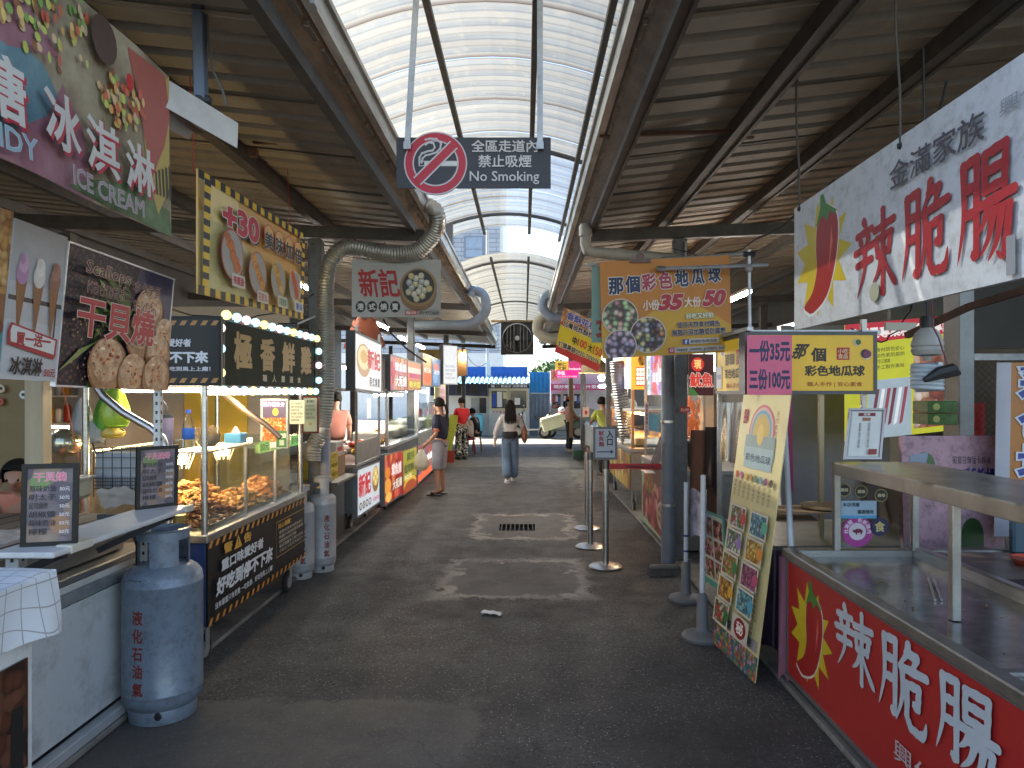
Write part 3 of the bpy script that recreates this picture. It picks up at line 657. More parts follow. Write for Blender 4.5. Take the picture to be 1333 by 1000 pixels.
leafm = mat('leaves', (.055, .11, .03), .6, var=.5, vs=1.2)
def tree(c, r, label):
    t = thing('tree', label, 'tree', (c[0], c[1], 0)); m = MB(); tr = mat('bark', (.12, .09, .06), .9)
    m.tube([(c[0], c[1], 0), (c[0]+.1, c[1], c[2]*.6), (c[0], c[1]+.1, c[2]+.3*r)], [.16, .12, .05], tr); m.build('trunk', t); m = MB()
    for i in range(1500):
        d = Vector((random.gauss(0, 1), random.gauss(0, 1), random.gauss(0, 1))).normalized(); q = random.random()**.5
        cl = noise.noise(d*1.7+Vector(c))*.45+.85; p = Vector(c)+Vector((d.x*r, d.y*r, d.z*r*.75))*q*cl; s = random.uniform(.07, .16)
        a = Vector((random.uniform(-1, 1), random.uniform(-1, 1), random.uniform(-1, 1))).normalized(); b = a.orthogonal().normalized()
        m.add([p-a*s, p+b*s*.5, p+a*s, p-b*s*.5], [(0, 1, 2, 3)], leafm)
    m.build('crown', t)
tree((1.2, 33, 2.5), 1.05, 'green tree showing over the blue and grey fence'); tree((3.0, 33, 2.6), 1.2, 'green tree behind the shop with the pink sign')
m = MB(); m.tube([at(634.5, 567, 29), at(634.5, 300, 29)], .06, mat('utility_pole_concrete', (.4, .42, .44), .7)); m.build('utility_pole', label='pale utility pole behind the blue parapet', cat='pole')
m = MB()
for (a, b, s) in (((560, 430), (635, 455), .5), ((560, 450), (760, 440), .6), ((600, 445), (635, 470), .9), ((635, 452), (800, 430), .4)):
    p, q = at(*a, 29), at(*b, 29); m.tube([p.lerp(q, i/10)-Vector((0, 0, s*(1-(2*i/10-1)**2)*.6)) for i in range(11)], .012, black, 4)
m.build('overhead_wires', label='thin sagging overhead wires crossing the pale sky', cat='wires')
# scooter
def wheel(m, c, r, w, mt, ax=Matrix.Rotation(math.pi/2, 3, 'Y')): m.lathe(c, [(r*.62, -w/2), (r*.9, -w/2), (r, -w/4), (r, w/4), (r*.9, w/2), (r*.62, w/2), (r*.62, -w/2)], mt, 20, ax)
RY = Matrix.Rotation(math.pi/2, 3, 'X')
def scooter(c, label, body, rz):
    t = thing('scooter', label, 'scooter', c, 0); T = Matrix.Translation(Vector(c)) @ Matrix.Rotation(rz, 4, 'Z'); bm_ = mat('scooter_'+body, body, .3, coat=.4)
    def B(): m = MB(); m.T = T; return m
    for x in (-.62, .62):
        m = B(); wheel(m, (x, 0, .24), .24, .1, rubber, RY); o = m.build('wheel', t, True); m = B(); m.lathe((x, 0, .24), [(0, -.03), (.14, -.03), (.15, 0), (.14, .03), (0, .03)], steel_d, 12, RY); m.build('rim', o)
    m = B(); m.grid(lambda u, v: Vector((-.42+.16*math.sin(v*2.2)-.12*v, (u-.5)*(.34-.12*v), .34+v*.68)), 6, 8, bm_); m.box((-.4, -.15, .28), (.3, .15, .34), bm_, .02); m.build('front_shield', t, True)
    m = B(); m.grid(lambda u, v: Vector((.2+.62*v, .17*math.cos(u*math.pi)*(1-.3*v), .34+.32*math.sin(u*math.pi)*(1-.15*v)+.1*v)), 8, 6, bm_); m.build('rear_body', t, True)
    m = B(); m.obox((.38, 0, .76), (.66, .28, .1), 0, black, .04); m.build('seat', t)
    m = B(); m.tube([(-.38, -.3, 1.02), (-.42, 0, 1.0), (-.38, .3, 1.02)], .018, black); m.tube([(-.6, 0, .3), (-.42, 0, 1.0)], .03, black); m.build('handlebar', t)
    m = B(); m.obox((-.5, 0, .84), (.08, .16, .1), 0, mat('headlamp', (.7, .7, .7), .1), .03); m.build('headlight', t)
    for s in (-1, 1):
        m = B(); m.tube([(-.4, s*.22, 1.02), (-.42, s*.3, 1.18)], .008, black, 5); m.ball((-.42, s*.3, 1.2), .06, black, 8, (.3, 1, .6)); m.build('mirror', t)
    m = B(); m.tube([(.2, .16, .2), (.75, .18, .26)], .045, steel_d, 8); m.build('exhaust', t); return t
scooter((.35, 26.6, .0), 'white scooter parked before the blue grey fence', 'd8d8d4', .12)
m = MB(); m.T = Matrix.Translation((1.05, 26.0, .62)) @ Matrix.Rotation(-.28, 4, 'Y'); m.box((-.45, -.22, -.25), (.45, .22, .25), mat('cream_delivery_box', (.62, .64, .44), .5), .04); m.box((-.46, -.23, .1), (.46, .23, .13), mat('cream_delivery_box_rim', (.5, .52, .36), .5)); m.build('delivery_box', label='cream delivery box strapped low on the parked scooter', cat='box')
scooter((1.35, 26.1, .0), 'second scooter behind the cream delivery box', '5a6a60', .05)
m = MB(); m.ball((1.38, 25.9, 1.02), .15, mat('red_helmet', (.5, .06, .08), .2, coat=.5), 14, (1.1, 1, .85)); m.ball((1.36, 25.86, 1.06), .15, ink('d8d8dc'), 14, (.9, .9, .75)); m.build('helmet', label='red and white helmet resting on the scooter', cat='helmet', smooth=True)
# ================================================================== FAN AND DUCTS
t = thing('exhaust_fan', 'square black industrial fan hung at the far end under the vault', 'fan', (-.2, 21, 3.3)); YF = 21.0
A = at(652, 461.5, YF); B = at(694.5, 419, YF); cx, cz = (A.x+B.x)/2, (A.z+B.z)/2; hs = (B.x-A.x)/2
m = MB()
m.box((cx-hs, YF, cz-hs), (cx+hs, YF+.3, cz-hs+.05), black, .008); m.box((cx-hs, YF, cz+hs-.05), (cx+hs, YF+.3, cz+hs), black, .008); m.box((cx-hs, YF, cz-hs+.052), (cx-hs+.05, YF+.3, cz+hs-.052), black); m.box((cx+hs-.05, YF, cz-hs+.052), (cx+hs, YF+.3, cz+hs-.052), black)
R_ = hs*.86; N_ = 32        # corner plates round the opening
for i in range(N_):
    a0, a1 = 2*math.pi*i/N_, 2*math.pi*(i+1)/N_
    def sq(a): k = hs*.96/max(abs(math.cos(a)), abs(math.sin(a))); return Vector((cx+k*math.cos(a), YF+.02, cz+k*math.sin(a)))
    ci = lambda a: Vector((cx+R_*math.cos(a), YF+.02, cz+R_*math.sin(a)))
    m.add([ci(a0), ci(a1), sq(a1), sq(a0)], [(0, 1, 2, 3)], black)
m.build('housing', t)
m = MB(); m.lathe((cx, YF+.0, cz), [(R_, 0), (R_+.03, -.02), (R_+.03, .02), (R_, .04)], galv, 32, RY); m.build('guard_ring', t, True)
m = MB()
for k in range(3):
    for s in (-1, 1):
        xx = cx+s*R_*(.25+.27*k)*.9; h_ = math.sqrt(max(.01, R_**2-(xx-cx)**2)); m.tube([(xx, YF-.01, cz-h_), (xx, YF-.01, cz+h_)], .006, galv, 4)
m.build('guard_wires', t)
m = MB(); m.lathe((cx, YF+.05, cz), [(0, 0), (.07, .0), (.07, .1), (0, .1)], ink('c8c8c4'), 16, RY); hb = m.build('hub', t)
for k in range(5):
    a = 2*math.pi*k/5+.3; d = Vector((math.cos(a), 0, math.sin(a))); e = Vector((-math.sin(a), 0, math.cos(a))); c0 = Vector((cx, YF+.12, cz)); m = MB()
    m.grid(lambda u, v: c0+d*(.07+u*(R_-.1))+e*((v-.5)*(.16+.16*u))+Vector((0, (v-.5)*.1, 0)), 4, 3, mat('dark_fan_blade', (.06, .055, .05), .5, .3)); m.build('blade', t)
for k in range(9):  # slats added behind the blades to block light coming through the fan
    z = cz-hs+.1+k*(2*hs-.2)/8; m = MB(); m.box((cx-hs+.052, YF+.24, z-.052), (cx+hs-.052, YF+.25, z+.045), mat('added_fan_backing', (.07, .06, .05), .6)); m.build('added_backing_slat', t)
m = MB(); m.bar((-1.0, YF+.15, cz+hs+.03), (.6, YF+.15, cz+hs+.03), .05, .06, wood); m.build('hanger_beam', t)
def flex(pts, r, mt, label, name='flexible_duct', cat='duct', pitch=.03, group=None, amp=.12):
    # resample a smooth path and ripple the radius
    P = [Vector(p) for p in pts]; Q = []
    for i in range(len(P)-1):
        p0, p1, p2, p3 = P[max(i-1, 0)], P[i], P[i+1], P[min(i+2, len(P)-1)]; k = max(2, int((p2-p1).length/(pitch/2)))
        for j in range(k):
            u = j/k; Q.append(.5*((2*p1)+(-p0+p2)*u+(2*p0-5*p1+4*p2-p3)*u*u+(-p0+3*p1-3*p2+p3)*u**3))
    Q.append(P[-1]); m = MB(); m.tube(Q, [r*(1 if i % 2 else 1-amp) for i in range(len(Q))], mt, 14); return m.build(name, label=label, cat=cat, group=group, smooth=60)
fo = mat('grimy_aluminium_duct', (.5, .49, .45), .42, .7, var=.35, vs=6, dirt=.45, dcol='3a3020', ds=6)
Yd = 6.85
flex([at(407, 600, Yd), at(409, 580, Yd), at(420, 555, Yd), at(425, 500, Yd), at(425, 430, Yd), at(424, 380, Yd), at(430, 342, Yd), at(451, 322, Yd), at(485, 327, Yd), at(515, 331, Yd), at(545, 326, Yd), at(567, 300, Yd-.1), at(568, 277, Yd-.2), at(556, 268, Yd-.2)], .082, fo, 'ribbed aluminium duct climbing past the dumpling banner and over the left gutter', pitch=.026)
gd = mat('grey_hose', (.22, .27, .31), .5, var=.15, dirt=.3, dcol='5a5348')
flex([at(540, 424, 12), at(570, 423, 12), at(600, 423, 12), at(618, 420, 12), at(632, 405, 12), at(630, 386, 12), at(618, 378, 12), at(611, 385, 12)], .085, gd, 'smooth grey duct curling over the left gutter further down the aisle', pitch=.05, amp=.04)
flex([at(738, 413, 14), at(720, 414, 14), at(707, 402, 14), at(708, 388, 14), at(716, 383, 14)], .095, gd, 'grey duct curling over the right gutter near the fan', pitch=.05, amp=.05)
flex([at(735, 440, 15), at(716, 441, 15), at(701, 432, 15), at(702, 418, 15), at(712, 412, 15)], .12, mat('yellowed_duct', (.42, .4, .3), .6, dirt=.4), 'yellowed duct elbow just right of the hanging fan', pitch=.06, amp=.04)
flex([at(803, 470, 11), at(806, 500, 11), at(812, 540, 11), at(818, 575, 11)], .12, mat('dull_crinkled_duct', (.2, .2, .2), .6, .3, var=.4, vs=8), 'silvery crinkled duct hanging behind the orange banner', pitch=.04)
pvc = mat('grimy_downpipe', (.40, .38, .34), .5, var=.2, dirt=.6, dcol='4a3a2a')
m = MB(); m.tube([(.60, 7.0, 3.36), (.60, 7.0, 3.16), (.62, 7.0, 3.10), (.68, 7.0, 3.08), (1.45, 7.0, 3.02), (1.53, 7.0, 3.0)], .055, pvc, 12); m.tube([(.60, 7.0, 3.34), (.60, 7.0, 3.24)], .066, pvc, 12); m.build('downpipe', label='rainwater pipe elbowing from the right gutter to the column', cat='pipe', smooth=True)
m = MB(); m.tube([(1.38, 6.83, .03), (1.38, 6.83, 3.0)], .068, mat('grey_drainpipe', (.15, .17, .2), .45, var=.15, dirt=.3), 16); m.build('drainpipe', label='thick grey vertical pipe strapped to the near right column', cat='pipe', smooth=True)
m = MB(); m.tube([(-1.98, 7.05, .03), (-1.98, 7.05, 1.3), (-2.0, 7.05, 1.32)], .05, mat('lavender_pipe', (.3, .3, .34), .5, dirt=.3), 12); m.build('drainpipe', label='pale grey vertical pipe beside the near left column', cat='pipe', smooth=True)
for z in (.62, 1.42): 
    m = MB(); m.lathe((1.38, 6.83, z), [(.069, -.012), (.074, -.012), (.074, .012), (.069, .012)], steel, 16); m.build('pipe_strap', label='thin metal strap round the grey right drainpipe, '+('lower' if z < 1 else 'upper')+' of the two', cat='strap', group='straps on the right drainpipe')
# ================================================================== NO SMOKING SIGN
YS = 4.0
b = facing('no_smoking_sign', 'dark grey no smoking sign with red prohibition ring hanging over the aisle', 'sign', 516, 179, 717, 245, YS, bg='34343a', th=.012); b.clip = False
ring = ('b02838'); A = b.W/b.H
cx, cy, r = .254, .49, .226
m = MB(); c_ = b.P(cx, cy, 0); m.lathe(c_, [(0, 0), (r*b.W*.91, 0), (r*b.W*.91, -.0105), (0, -.0105)], b.ink('c6c2c8'), 56, Matrix.Rotation(math.pi/2, 3, 'X')); m.build('ring_plate', b.root); b.ell(cx, cy, r*.905, 'c6c2c8', n=56); b.ell(cx, cy, r*.87, 'b8293c', n=56); b.ell(cx, cy, r*.66, 'c6c2c8', n=56); b.ell(cx, cy, r*.62, '34343a', n=56)
# cigarette and smoke
b.rect(.145, .43, .40, .535, 'c6c2c8'); b.rect(.152, .445, .18, .52, '34343a'); b.rect(.185, .445, .394, .52, 'd8d8d8')
def swoosh(pts, w, col):
    for i in range(len(pts)-1):
        p, q = Vector(pts[i]), Vector(pts[i+1]); d = (q-p); nn = Vector((-d.y*1/A, d.x*A)).normalized(); nn = Vector((nn.x*w, nn.y*w*A)); p2, q2 = p-d*.2, q+d*.2
        b.shape([(p2.x-nn.x, p2.y-nn.y), (q2.x-nn.x, q2.y-nn.y), (q2.x+nn.x, q2.y+nn.y), (p2.x+nn.x, p2.y+nn.y)], col, .3)
s1 = [(.15, .5), (.15, .6), (.165, .68), (.20, .72), (.235, .74), (.25, .8), (.24, .88), (.21, .9), (.19, .85)]; swoosh(s1, .006, 'c6c2c8')
s2 = [(.165, .5), (.17, .58), (.19, .64), (.22, .66), (.26, .7), (.285, .78), (.29, .88), (.26, .96), (.22, .97), (.19, .95)]; swoosh(s2, .006, 'c6c2c8')
k = math.cos(math.pi/4)*r*.8
for w, c in ((.036, 'c6c2c8'), (.026, 'b8293c')):
    dx, dy = w*.7, w*.7*A; kx, ky = k*.93, k*.93*A; b.shape([(cx-kx-dx, cy-ky+dy), (cx-kx+dx, cy-ky-dy), (cx+kx+dx, cy+ky-dy), (cx+kx-dx, cy+ky+dy)], c)
wt = 'cdc9cc'
b.text('全區走道內', .485, .70, .915, .945, wt, .022); b.text('禁止吸煙', .53, .40, .875, .65, wt, .022); b.text('No Smoking', .475, .07, .925, .33, wt, .012)
b.done(); t = b.root
for (x0, x1, y1) in ((543, 530, 187), (703, 703, 187)):
    m = MB(); p = at(x0, -30, YS-.03); q = at(x1, y1, YS-.03); q.y = p.y = YS-.02; m.bar(p, q, .032, .016, galv, up=(0, 1, 0)); m.box(q-Vector((.02, .014, .03)), q+Vector((.02, .0, .01)), galv); m.build('hanger_bar', t)
# ================================================================== HANGING SIGNS, LEFT
fried = food('print_fried', ['c87828', 'a85818', 'd89040', 'e0a858', 'b06820'], 26, warp=.8, dark=.35)
def string(a, b, name, label, r=.003, m=None, cat='string', group=None):
    w = MB(); a, b = Vector(a), Vector(b); w.tube([a, a.lerp(b, .33)+Vector((.004, .003, 0)), a.lerp(b, .66)+Vector((-.003, .004, 0)), b], r, m or mat('red_string', (.35, .03, .03), .7), 5)
    return w.build(name, label=label, cat=cat, group=group)
# big ice cream banner
X0 = -1.5
b = Board('ice_cream_banner', 'large faded ice cream banner sagging from the left roof at the top corner', 'banner', (X0-.03, 1.45, 2.38), (0, 1.66, .0), (.03, -.1, .66), th=.004, bg='9a8f86', sag=.018)
b.rect(0, 0, 1, 1, mat('hazy_banner_print', (.24, .15, .08), .6, var=.5, vs=3.5, col2=(.42, .36, .24)))
b.shape([(.0, .0), (.62, 0), (.60, .3), (.5, .52), (.3, .62), (0, .5)], mat('banner_blue', (.07, .18, .24), .6, var=.35, vs=3, col2=(.22, .35, .38))); b.shape([(.05, .55), (.4, .5), (.56, .62), (.45, .75), (.0, .98)], mat('banner_rose', (.30, .08, .12), .6, var=.35, vs=3, col2=(.42, .24, .26)))
b.shape([(.3, .0), (.66, .0), (.63, .35), (.56, .5), (.5, .3)], MATS['banner_rose']); b.shape([(.56, .02), (1, .0), (.99, .16), (.8, .2), (.66, .12)], mat('banner_green', (.07, .13, .05), .6, var=.4, vs=8, col2=(.2, .28, .14)))
b.shape([(.86, .55), (.95, .9), (1, 1), (.99, .3), (.93, .1), (.88, .3)], 'b8a050'); b.shape([(.8, .95), (.86, .55), (.9, .3), (.97, .55), (1, .75), (.98, .98)], 'a8584c')
for i in range(5): b.shape([(.915+.018*i, .36+.02*i), (.925+.018*i, .36+.02*i), (.93+.018*i, .22+.01*i), (.92+.018*i, .22)], '2c2c24')
rc = random.Random(5)
for i in range(230):
    x = rc.uniform(.3, .66); y = rc.gauss(.84, .07)
    if i % 2: x = rc.gauss(.76, .04); y = .60+rc.gauss(0, .07)
    if i % 5 == 0: x = rc.uniform(.33, .56); y = rc.gauss(.66, .06)
    b.ell(x, y, rc.uniform(.005, .0095), rc.choice(['d0a05a', '7aa050', 'd8b870', 'c8624a', '8a5a38', 'b8c060', 'cdb08a']), rc.uniform(.016, .032), 9, .25)
b.ell(.78, .74, .014, 'c02020', .045, 14); b.ell(.69, .86, .045, '4a3428', .12, 16); b.ell(.3, .78, .1, '8a5a3a', .16, 20)
for ch, x in (('糖', .285), ('冰', .46), ('淇', .605), ('淋', .75)):
    y = .155; h = .27
    b.text(ch, x+.006, y-.014, x+.131, y+h-.014, 'b0283c', .035); b.text(ch, x, y, x+.125, y+h, 'c8c6be', .03)
b.text('CANDY', .22, .03, .43, .13, '8fa8b4', .01, out='b8c4c8', ow=.02); b.text('ICE CREAM', .545, .02, .82, .115, '9a8a90', .01, out='c4bcb8', ow=.02)
b.done()
m = MB(); m.tube([(X0-.06, 1.3, 2.98), (X0-.06, 3.4, 2.965)], .03, mat('brown_awning_tube', (.14, .09, .06), .5, dirt=.4), 12); m.build('banner_pole', label='brown rolled tube along the top of the ice cream banner', cat='pole')
m = MB(); m.bar((-2.6, 1.3, 2.36), (-1.56, 3.25, 2.30), .05, .06, dark_p); m.bar((-2.7, 3.45, 2.45), (-1.3, 3.45, 2.45), .04, .05, dark_p)
# louvred lamp shade on a post
t = thing('lamp_shade_hanger', 'bent white sheet metal lamp shade hung from a blue grey post top left', 'lamp', (-1.55, 3.4, 3.5)); Yl = 3.3
p0 = at(258, -40, Yl); p1 = at(262, 131, Yl-.03); m = MB(); m.bar(p0, p1, .05, .05, mat('blue_grey_post', (.16, .2, .27), .35, .4, dirt=.2), ch=.004); m.build('post', t)
L0, L1 = at(160, 78, Yl-.42), at(288, 156, Yl+.12); d = (L1-L0); w_ = Vector((.0, .09, .02)); m = MB(); shd = mat('white_sheet_shade', (.62, .62, .6), .35, dirt=.2, dcol='7a7468')
for (o0, o1) in (((0, 0, 0), (.02, .1, .03)), ):
    a, c_ = L0, L1; s1 = Vector((.07, .03, -.01)); s2 = Vector((.015, -.01, -.13)); s0 = Vector((-.10, -.02, -.015)); s3 = Vector((-.04, .02, -.09))
    q = [a+s0+s3, a+s0, a+s1, a+s1+s2]; r_ = [v+d for v in q]
    q[3] = q[3]+d*.04; r_[3] = r_[3]-d*.04; q[0] = q[0]+d*.04; r_[0] = r_[0]-d*.04
    for th in (0, .004):
        dz = Vector((0, 0, th)); m.add([v+dz for v in q+r_], [(0, 1, 5, 4), (1, 2, 6, 5), (2, 3, 7, 6)], shd)
m.build('shade', t); m = MB(); m.obox(p1+Vector((.01, 0, .0)), (.07, .05, .04), .3, black, .01); m.build('clamp', t)
m = MB(); m.tube([at(268, -40, Yl), at(270, 40, Yl), at(276, 90, Yl), at(290, 118, Yl), at(294, 138, Yl)], .006, mat('grey_cable', (.12, .12, .12), .6), 6); m.build('cable', t, True)
# +30 sign
b = side('snack_price_sign', 'yellow +30 price sign with hazard border hanging above the fried food cart', 'sign', -1.8, 258, 222, 392, 391, 309, 416, lean=.0, th=.012, bg='dcae62')
A = b.W/b.H
b.ell(.12, .28, .33, 'd8cfa0', .42, 40); b.ell(.12, .26, .30, 'cfc68a', .38, 40); b.ell(1.0, .2, .2, 'd8cfb0', .32, 30); b.ell(1.02, .18, .18, 'cfc68a', .28, 30)
b.shape([(0, 0), (.5, .05), (.9, .0), (1, 0), (.0, 0)], 'e2c070'); b.ell(.15, .86, .16, 'ecd79a', .22, 24)
for i in range(13):
    for (y0, y1) in ((.93, 1), (0, .07)):
        a = i/13; b.rect(a, y0, a+.5/13, y1, '1e1e1e'); b.shape([(a+.5/13, y0), (a+1/13, y0), (a+1/13, y1), (a+.5/13, y1)], 'e8c030')
for i in range(8):
    for (x0, x1) in ((0, .045), (.965, 1)):
        a = .07+i*.86/8; b.rect(x0, a, x1, a+.86/16, 'e8c030'); b.rect(x0, a+.86/16, x1, a+.86/8, '1e1e1e')
b.text('+30', .13, .6, .45, .84, 'c02038', .06, out='e8e4dc', ow=.03, under=('2a1a18', .012, -.02))
for i, ch in enumerate('美味加倍'):
    x = .5+i*.115; b.ell(x+.05, .76, .052, 'd06040', .095, 20); b.ell(x+.05, .76, .045, 'e6b870', .082, 20); b.text(ch, x, .6, x+.1, .78, '1c1c1c', .04, out='e8e0d0', ow=.02)
for i, (cx, cy, rx, c, tx, tc) in enumerate(((.2, .4, .085, 'b84a3c', '辣關腸', 'c02038'), (.42, .32, .08, 'b8694c', '花枝丸', 'c86040'), (.63, .33, .075, 'b8b880', '洋蔥圈條', '609048'), (.83, .33, .07, 'd8d0b0', '薯條', '3a70b0'))):
    b.ell(cx, cy, rx+.008, c, .225-.02*i, 28); b.ell(cx, cy, rx, 'a8a49c', .21-.02*i, 28); b.shape([(cx-rx*.6, cy+.12), (cx-rx*.2, cy+.14), (cx+rx*.7, cy-.08), (cx+rx*.4, cy-.14), (cx, cy-.08)], '8a8a88')
    for j in range(12):
        u = j/11; b.ell(cx-rx*.45+u*rx*.9+rc.uniform(-.01, .01), cy+.12-u*.22+rc.uniform(-.02, .02), rx*.3, ['d07020', 'e09a3a', 'e0b050', 'd85a20'][i] if j % 2 else ['b85a18', 'c87a28', 'c89030', 'c04818'][i], .045, 10, .4)
    b.k += 1; b.rect(cx-.01, cy-.27, cx+.1, cy-.16, 'd8d4c8'); b.text(tx, cx, cy-.255, cx+.09, cy-.175, tc, .03)
b.done()
string((-1.8, 3.86, 2.9), (-1.82, 3.86, 3.42), 'hanging_string', 'red string at the near end of the yellow +30 sign', group='strings of the +30 sign'); string((-1.8, 5.45, 2.9), (-1.82, 5.45, 3.42), 'hanging_string', 'red string at the far end of the yellow +30 sign', group='strings of the +30 sign')
# white ice cream price sign and scallop sign
b = side('ice_cream_price_sign', 'white sign with three ice cream cones and a buy one get one stamp', 'sign', -1.97, 20, 282, 491, 88, 309, 497, lean=.06, th=.012, bg='c4c6c8')
b.rect(0, .5, 1, 1, 'a9aeb2'); b.rect(0, .38, 1, .62, 'b8babb'); b.rect(.0, .5, 1, .53, '3e3a38'); b.rect(.88, .3, .91, .53, '3e3a38')
for x, c, c2 in ((.2, 'b48ab0', 'c9a6c4'), (.5, 'd8d4cc', 'e4e2dc'), (.8, '8a5c4a', '9c705c')):
    b.shape([(x-.1, .64), (x+.1, .64), (x+.015, .30), (x-.01, .30)], '8a5c38')
    for j in range(5): b.shape([(x-.1+j*.035, .64), (x-.09+j*.035, .64), (x+.01, .36)], 'b08050', .3)
    b.ell(x, .68, .11, c, .075, 20); b.ell(x+.01, .74, .085, c2, .06, 18); b.ell(x-.02, .765, .05, c, .035, 14)
b.shape([(.02, .3), (.06, .36), (.95, .29), (.94, .17), (.9, .15), (.03, .22)], 'a83038'); b.shape([(.06, .31), (.09, .345), (.91, .28), (.9, .185), (.08, .24)], 'dcdcd8')
b.text('買一送一', .16, .22, .82, .31, 'a83038', .05, slant=.0); b.text('冰淇淋', .1, .03, .7, .15, '202020', .04, slant=.2); b.text('50元', .74, .03, .96, .085, 'b03038', .03); b.done()
b = side('food_photo_sign', 'sign showing fried food at the far left edge, partly out of frame', 'sign', -1.97, -60, 245, 491, 18, 281, 491, lean=.06, th=.012, bg='8a5a34')
b.rect(0, .5, 1, 1, food('print_noodles', ['c89850', 'b07830', 'd8b070'], 30, warp=1, dark=.5)); b.rect(0, 0, 1, .3, '3f8a94'); b.ell(.5, .3, .5, '6e3a22', .1); b.ell(.5, .32, .4, 'c8a058', .08); b.text('冰', .5, .34, .9, .44, '1a1a1a'); b.done()
scal = food('print_scallop_seeds', ['2a2430', '30283a', '1e1a24', '4a3a40', '6a5048', '2a2430', '24202c'], 90, dark=.5)
b = side('scallop_sign', 'dark sign with grilled scallops photo and red title, left foreground', 'sign', -1.97, 89, 307, 497, 226, 366, 508, lean=.06, th=.012, bg='26222c', frame='d8d8d8', fw=.004)
b.rect(0, 0, 1, 1, scal); b.shape([(.62, 1), (1, 1), (1, .6), (.8, .7), (.6, .8)], '3a3c58')
sc_a = mat('scallop_flesh', (.36, .15, .05), .4, var=.5, vs=16, col2=(.62, .36, .17)); sc_b = mat('scallop_top', (.46, .22, .09), .35, var=.35, vs=24, col2=(.80, .58, .36))
def scallop(cx, cy, r, tone='', top='', spot='a85020'):
    b.ell(cx+.012, cy-.015, r*1.05, '1c1214', r*1.36, 26); b.ell(cx, cy, r, '8a4a22', r*1.3, 26); b.ell(cx, cy+.01, r*.95, sc_a, r*1.22, 26); b.ell(cx-.006, cy+.045, r*.8, sc_b, r*.98, 24)
    for j in range(16): q = rc.uniform(0, .55)**.7; a_ = rc.uniform(0, 6.28); b.ell(cx+q*math.cos(a_)*r*.9, cy+.04+q*math.sin(a_)*r*1.1, r*rc.uniform(.03, .12), rc.choice(['a85020', 'b8622c', 'c07a44', 'd8a878', '8a3c18']), r*rc.uniform(.05, .12), 7, .25)
    b.ell(cx-r*.35, cy+r*.75, r*.12, 'f0e0c4', r*.07, 10)
for i in range(60):
    u = i/60; a = rc.uniform(0, 6.28); x = .45+rc.uniform(-.22, .12); y = .45+rc.uniform(-.1, .42); dx = .06*math.cos(a); dy = .05*math.sin(a)
    b.shape([(x-dx, y-dy), (x-dy*.3, y+dx*.3), (x+dx, y+dy), (x+dy*.3, y-dx*.3)], rc.choice(['5f7a34', '7a9444', '45602a', '8aa458', '3a5024']), .3)
b.shape([(-.0, .1), (.12, .2), (.26, .33), (.45, .3), (.3, .36), (.14, .27)], '8a9c58'); b.shape([(.22, 0), (.27, 0), (.3, .1), (.26, .16)], '5f7a34')
scallop(.74, .66, .15); scallop(.93, .46, .13); scallop(.66, .44, .15); scallop(.86, .3, .14); scallop(.36, .17, .17); scallop(.60, .1, .15); scallop(.84, .1, .155)
for i in range(70): b.ell(rc.uniform(.02, .3), rc.uniform(.04, .55), .006, rc.choice(['8a6a50', 'b08a68', '6a4a38']), None, 5, .3)
b.text('Scallops', .08, .79, .46, .91, '2c2a30', .012, out='e0b0a0', ow=.03); b.text('ホタテ貝', .5, .77, .78, .87, '2c2a30', .012, out='d8a898', ow=.03)
b.text('หอยเชลล์', .1, .68, .42, .79, '2c2a30', .0, out='e0a890', ow=.02); b.text('Sò điệp', .5, .6, .74, .72, '2c2a30', .0, out='e0a890', ow=.02)
b.text('干貝燒', .04, .36, .74, .66, 'b02430', .035, out='d8ccc0', ow=.022); b.done()
# ================================================================== STALL 1 (ice cream and scallops)
t = thing('stall_counter', 'white panelled counter behind the near gas cylinder', 'counter', (-2.6, 3, 0))
m = MB(); m.box((-2.9, 1.4, .08), (-2.15, 4.05, .80), whitep, .01); m.build('cabinet', t)
m = MB(); m.box((-2.92, 1.38, .802), (-2.12, 4.07, .84), steel_d, .006); m.build('worktop', t)
m = MB(); m.box((-2.14, 1.4, .10), (-2.132, 4.0, .70), mat('white_counter_sheet', (.58, .6, .6), .35, var=.06, dirt=.6, dcol='6a665a', ds=5)); m.box((-2.145, 1.4, .71), (-2.125, 4.05, .76), galv); m.build('front_panel', t)
m = MB(); m.box((-2.14, 1.38, .03), (-2.08, 4.05, .08), mat('pale_channel', (.5, .52, .54), .4, .2, dirt=.3), .005); m.build('base_rail', t)
m = MB(); m.box((-2.85, 2.35, .845), (-2.2, 3.9, 1.0), steel_d, .01); m.box((-2.88, 2.32, 1.0), (-2.17, 3.93, 1.03), steel, .008); m.build('griddle', label='wide stainless griddle box standing on the white counter', cat='griddle')
m = MB()
for i in range(5): m.box((-2.83+i*.12, 2.45, 1.034), (-2.73+i*.12, 3.85, 1.045), steel_d)
m.box((-2.5, 2.5, 1.046), (-2.2, 3.3, 1.062), mat('newspaper', (.45, .4, .36), .8, var=.5, vs=25)); m.build('grill_plates', label='long grill plates with paper lying on the griddle', cat='grill plate', smooth=False)
t = thing('pass_shelf', 'narrow white board shelf sticking out over the near stall counter', 'shelf', (-1.85, 3.2, 1.07))
m = MB(); m.box((-1.98, 2.62, 1.085), (-1.74, 3.72, 1.108), mat('white_laminate', (.6, .6, .6), .35, dirt=.25), .006); m.build('board', t)
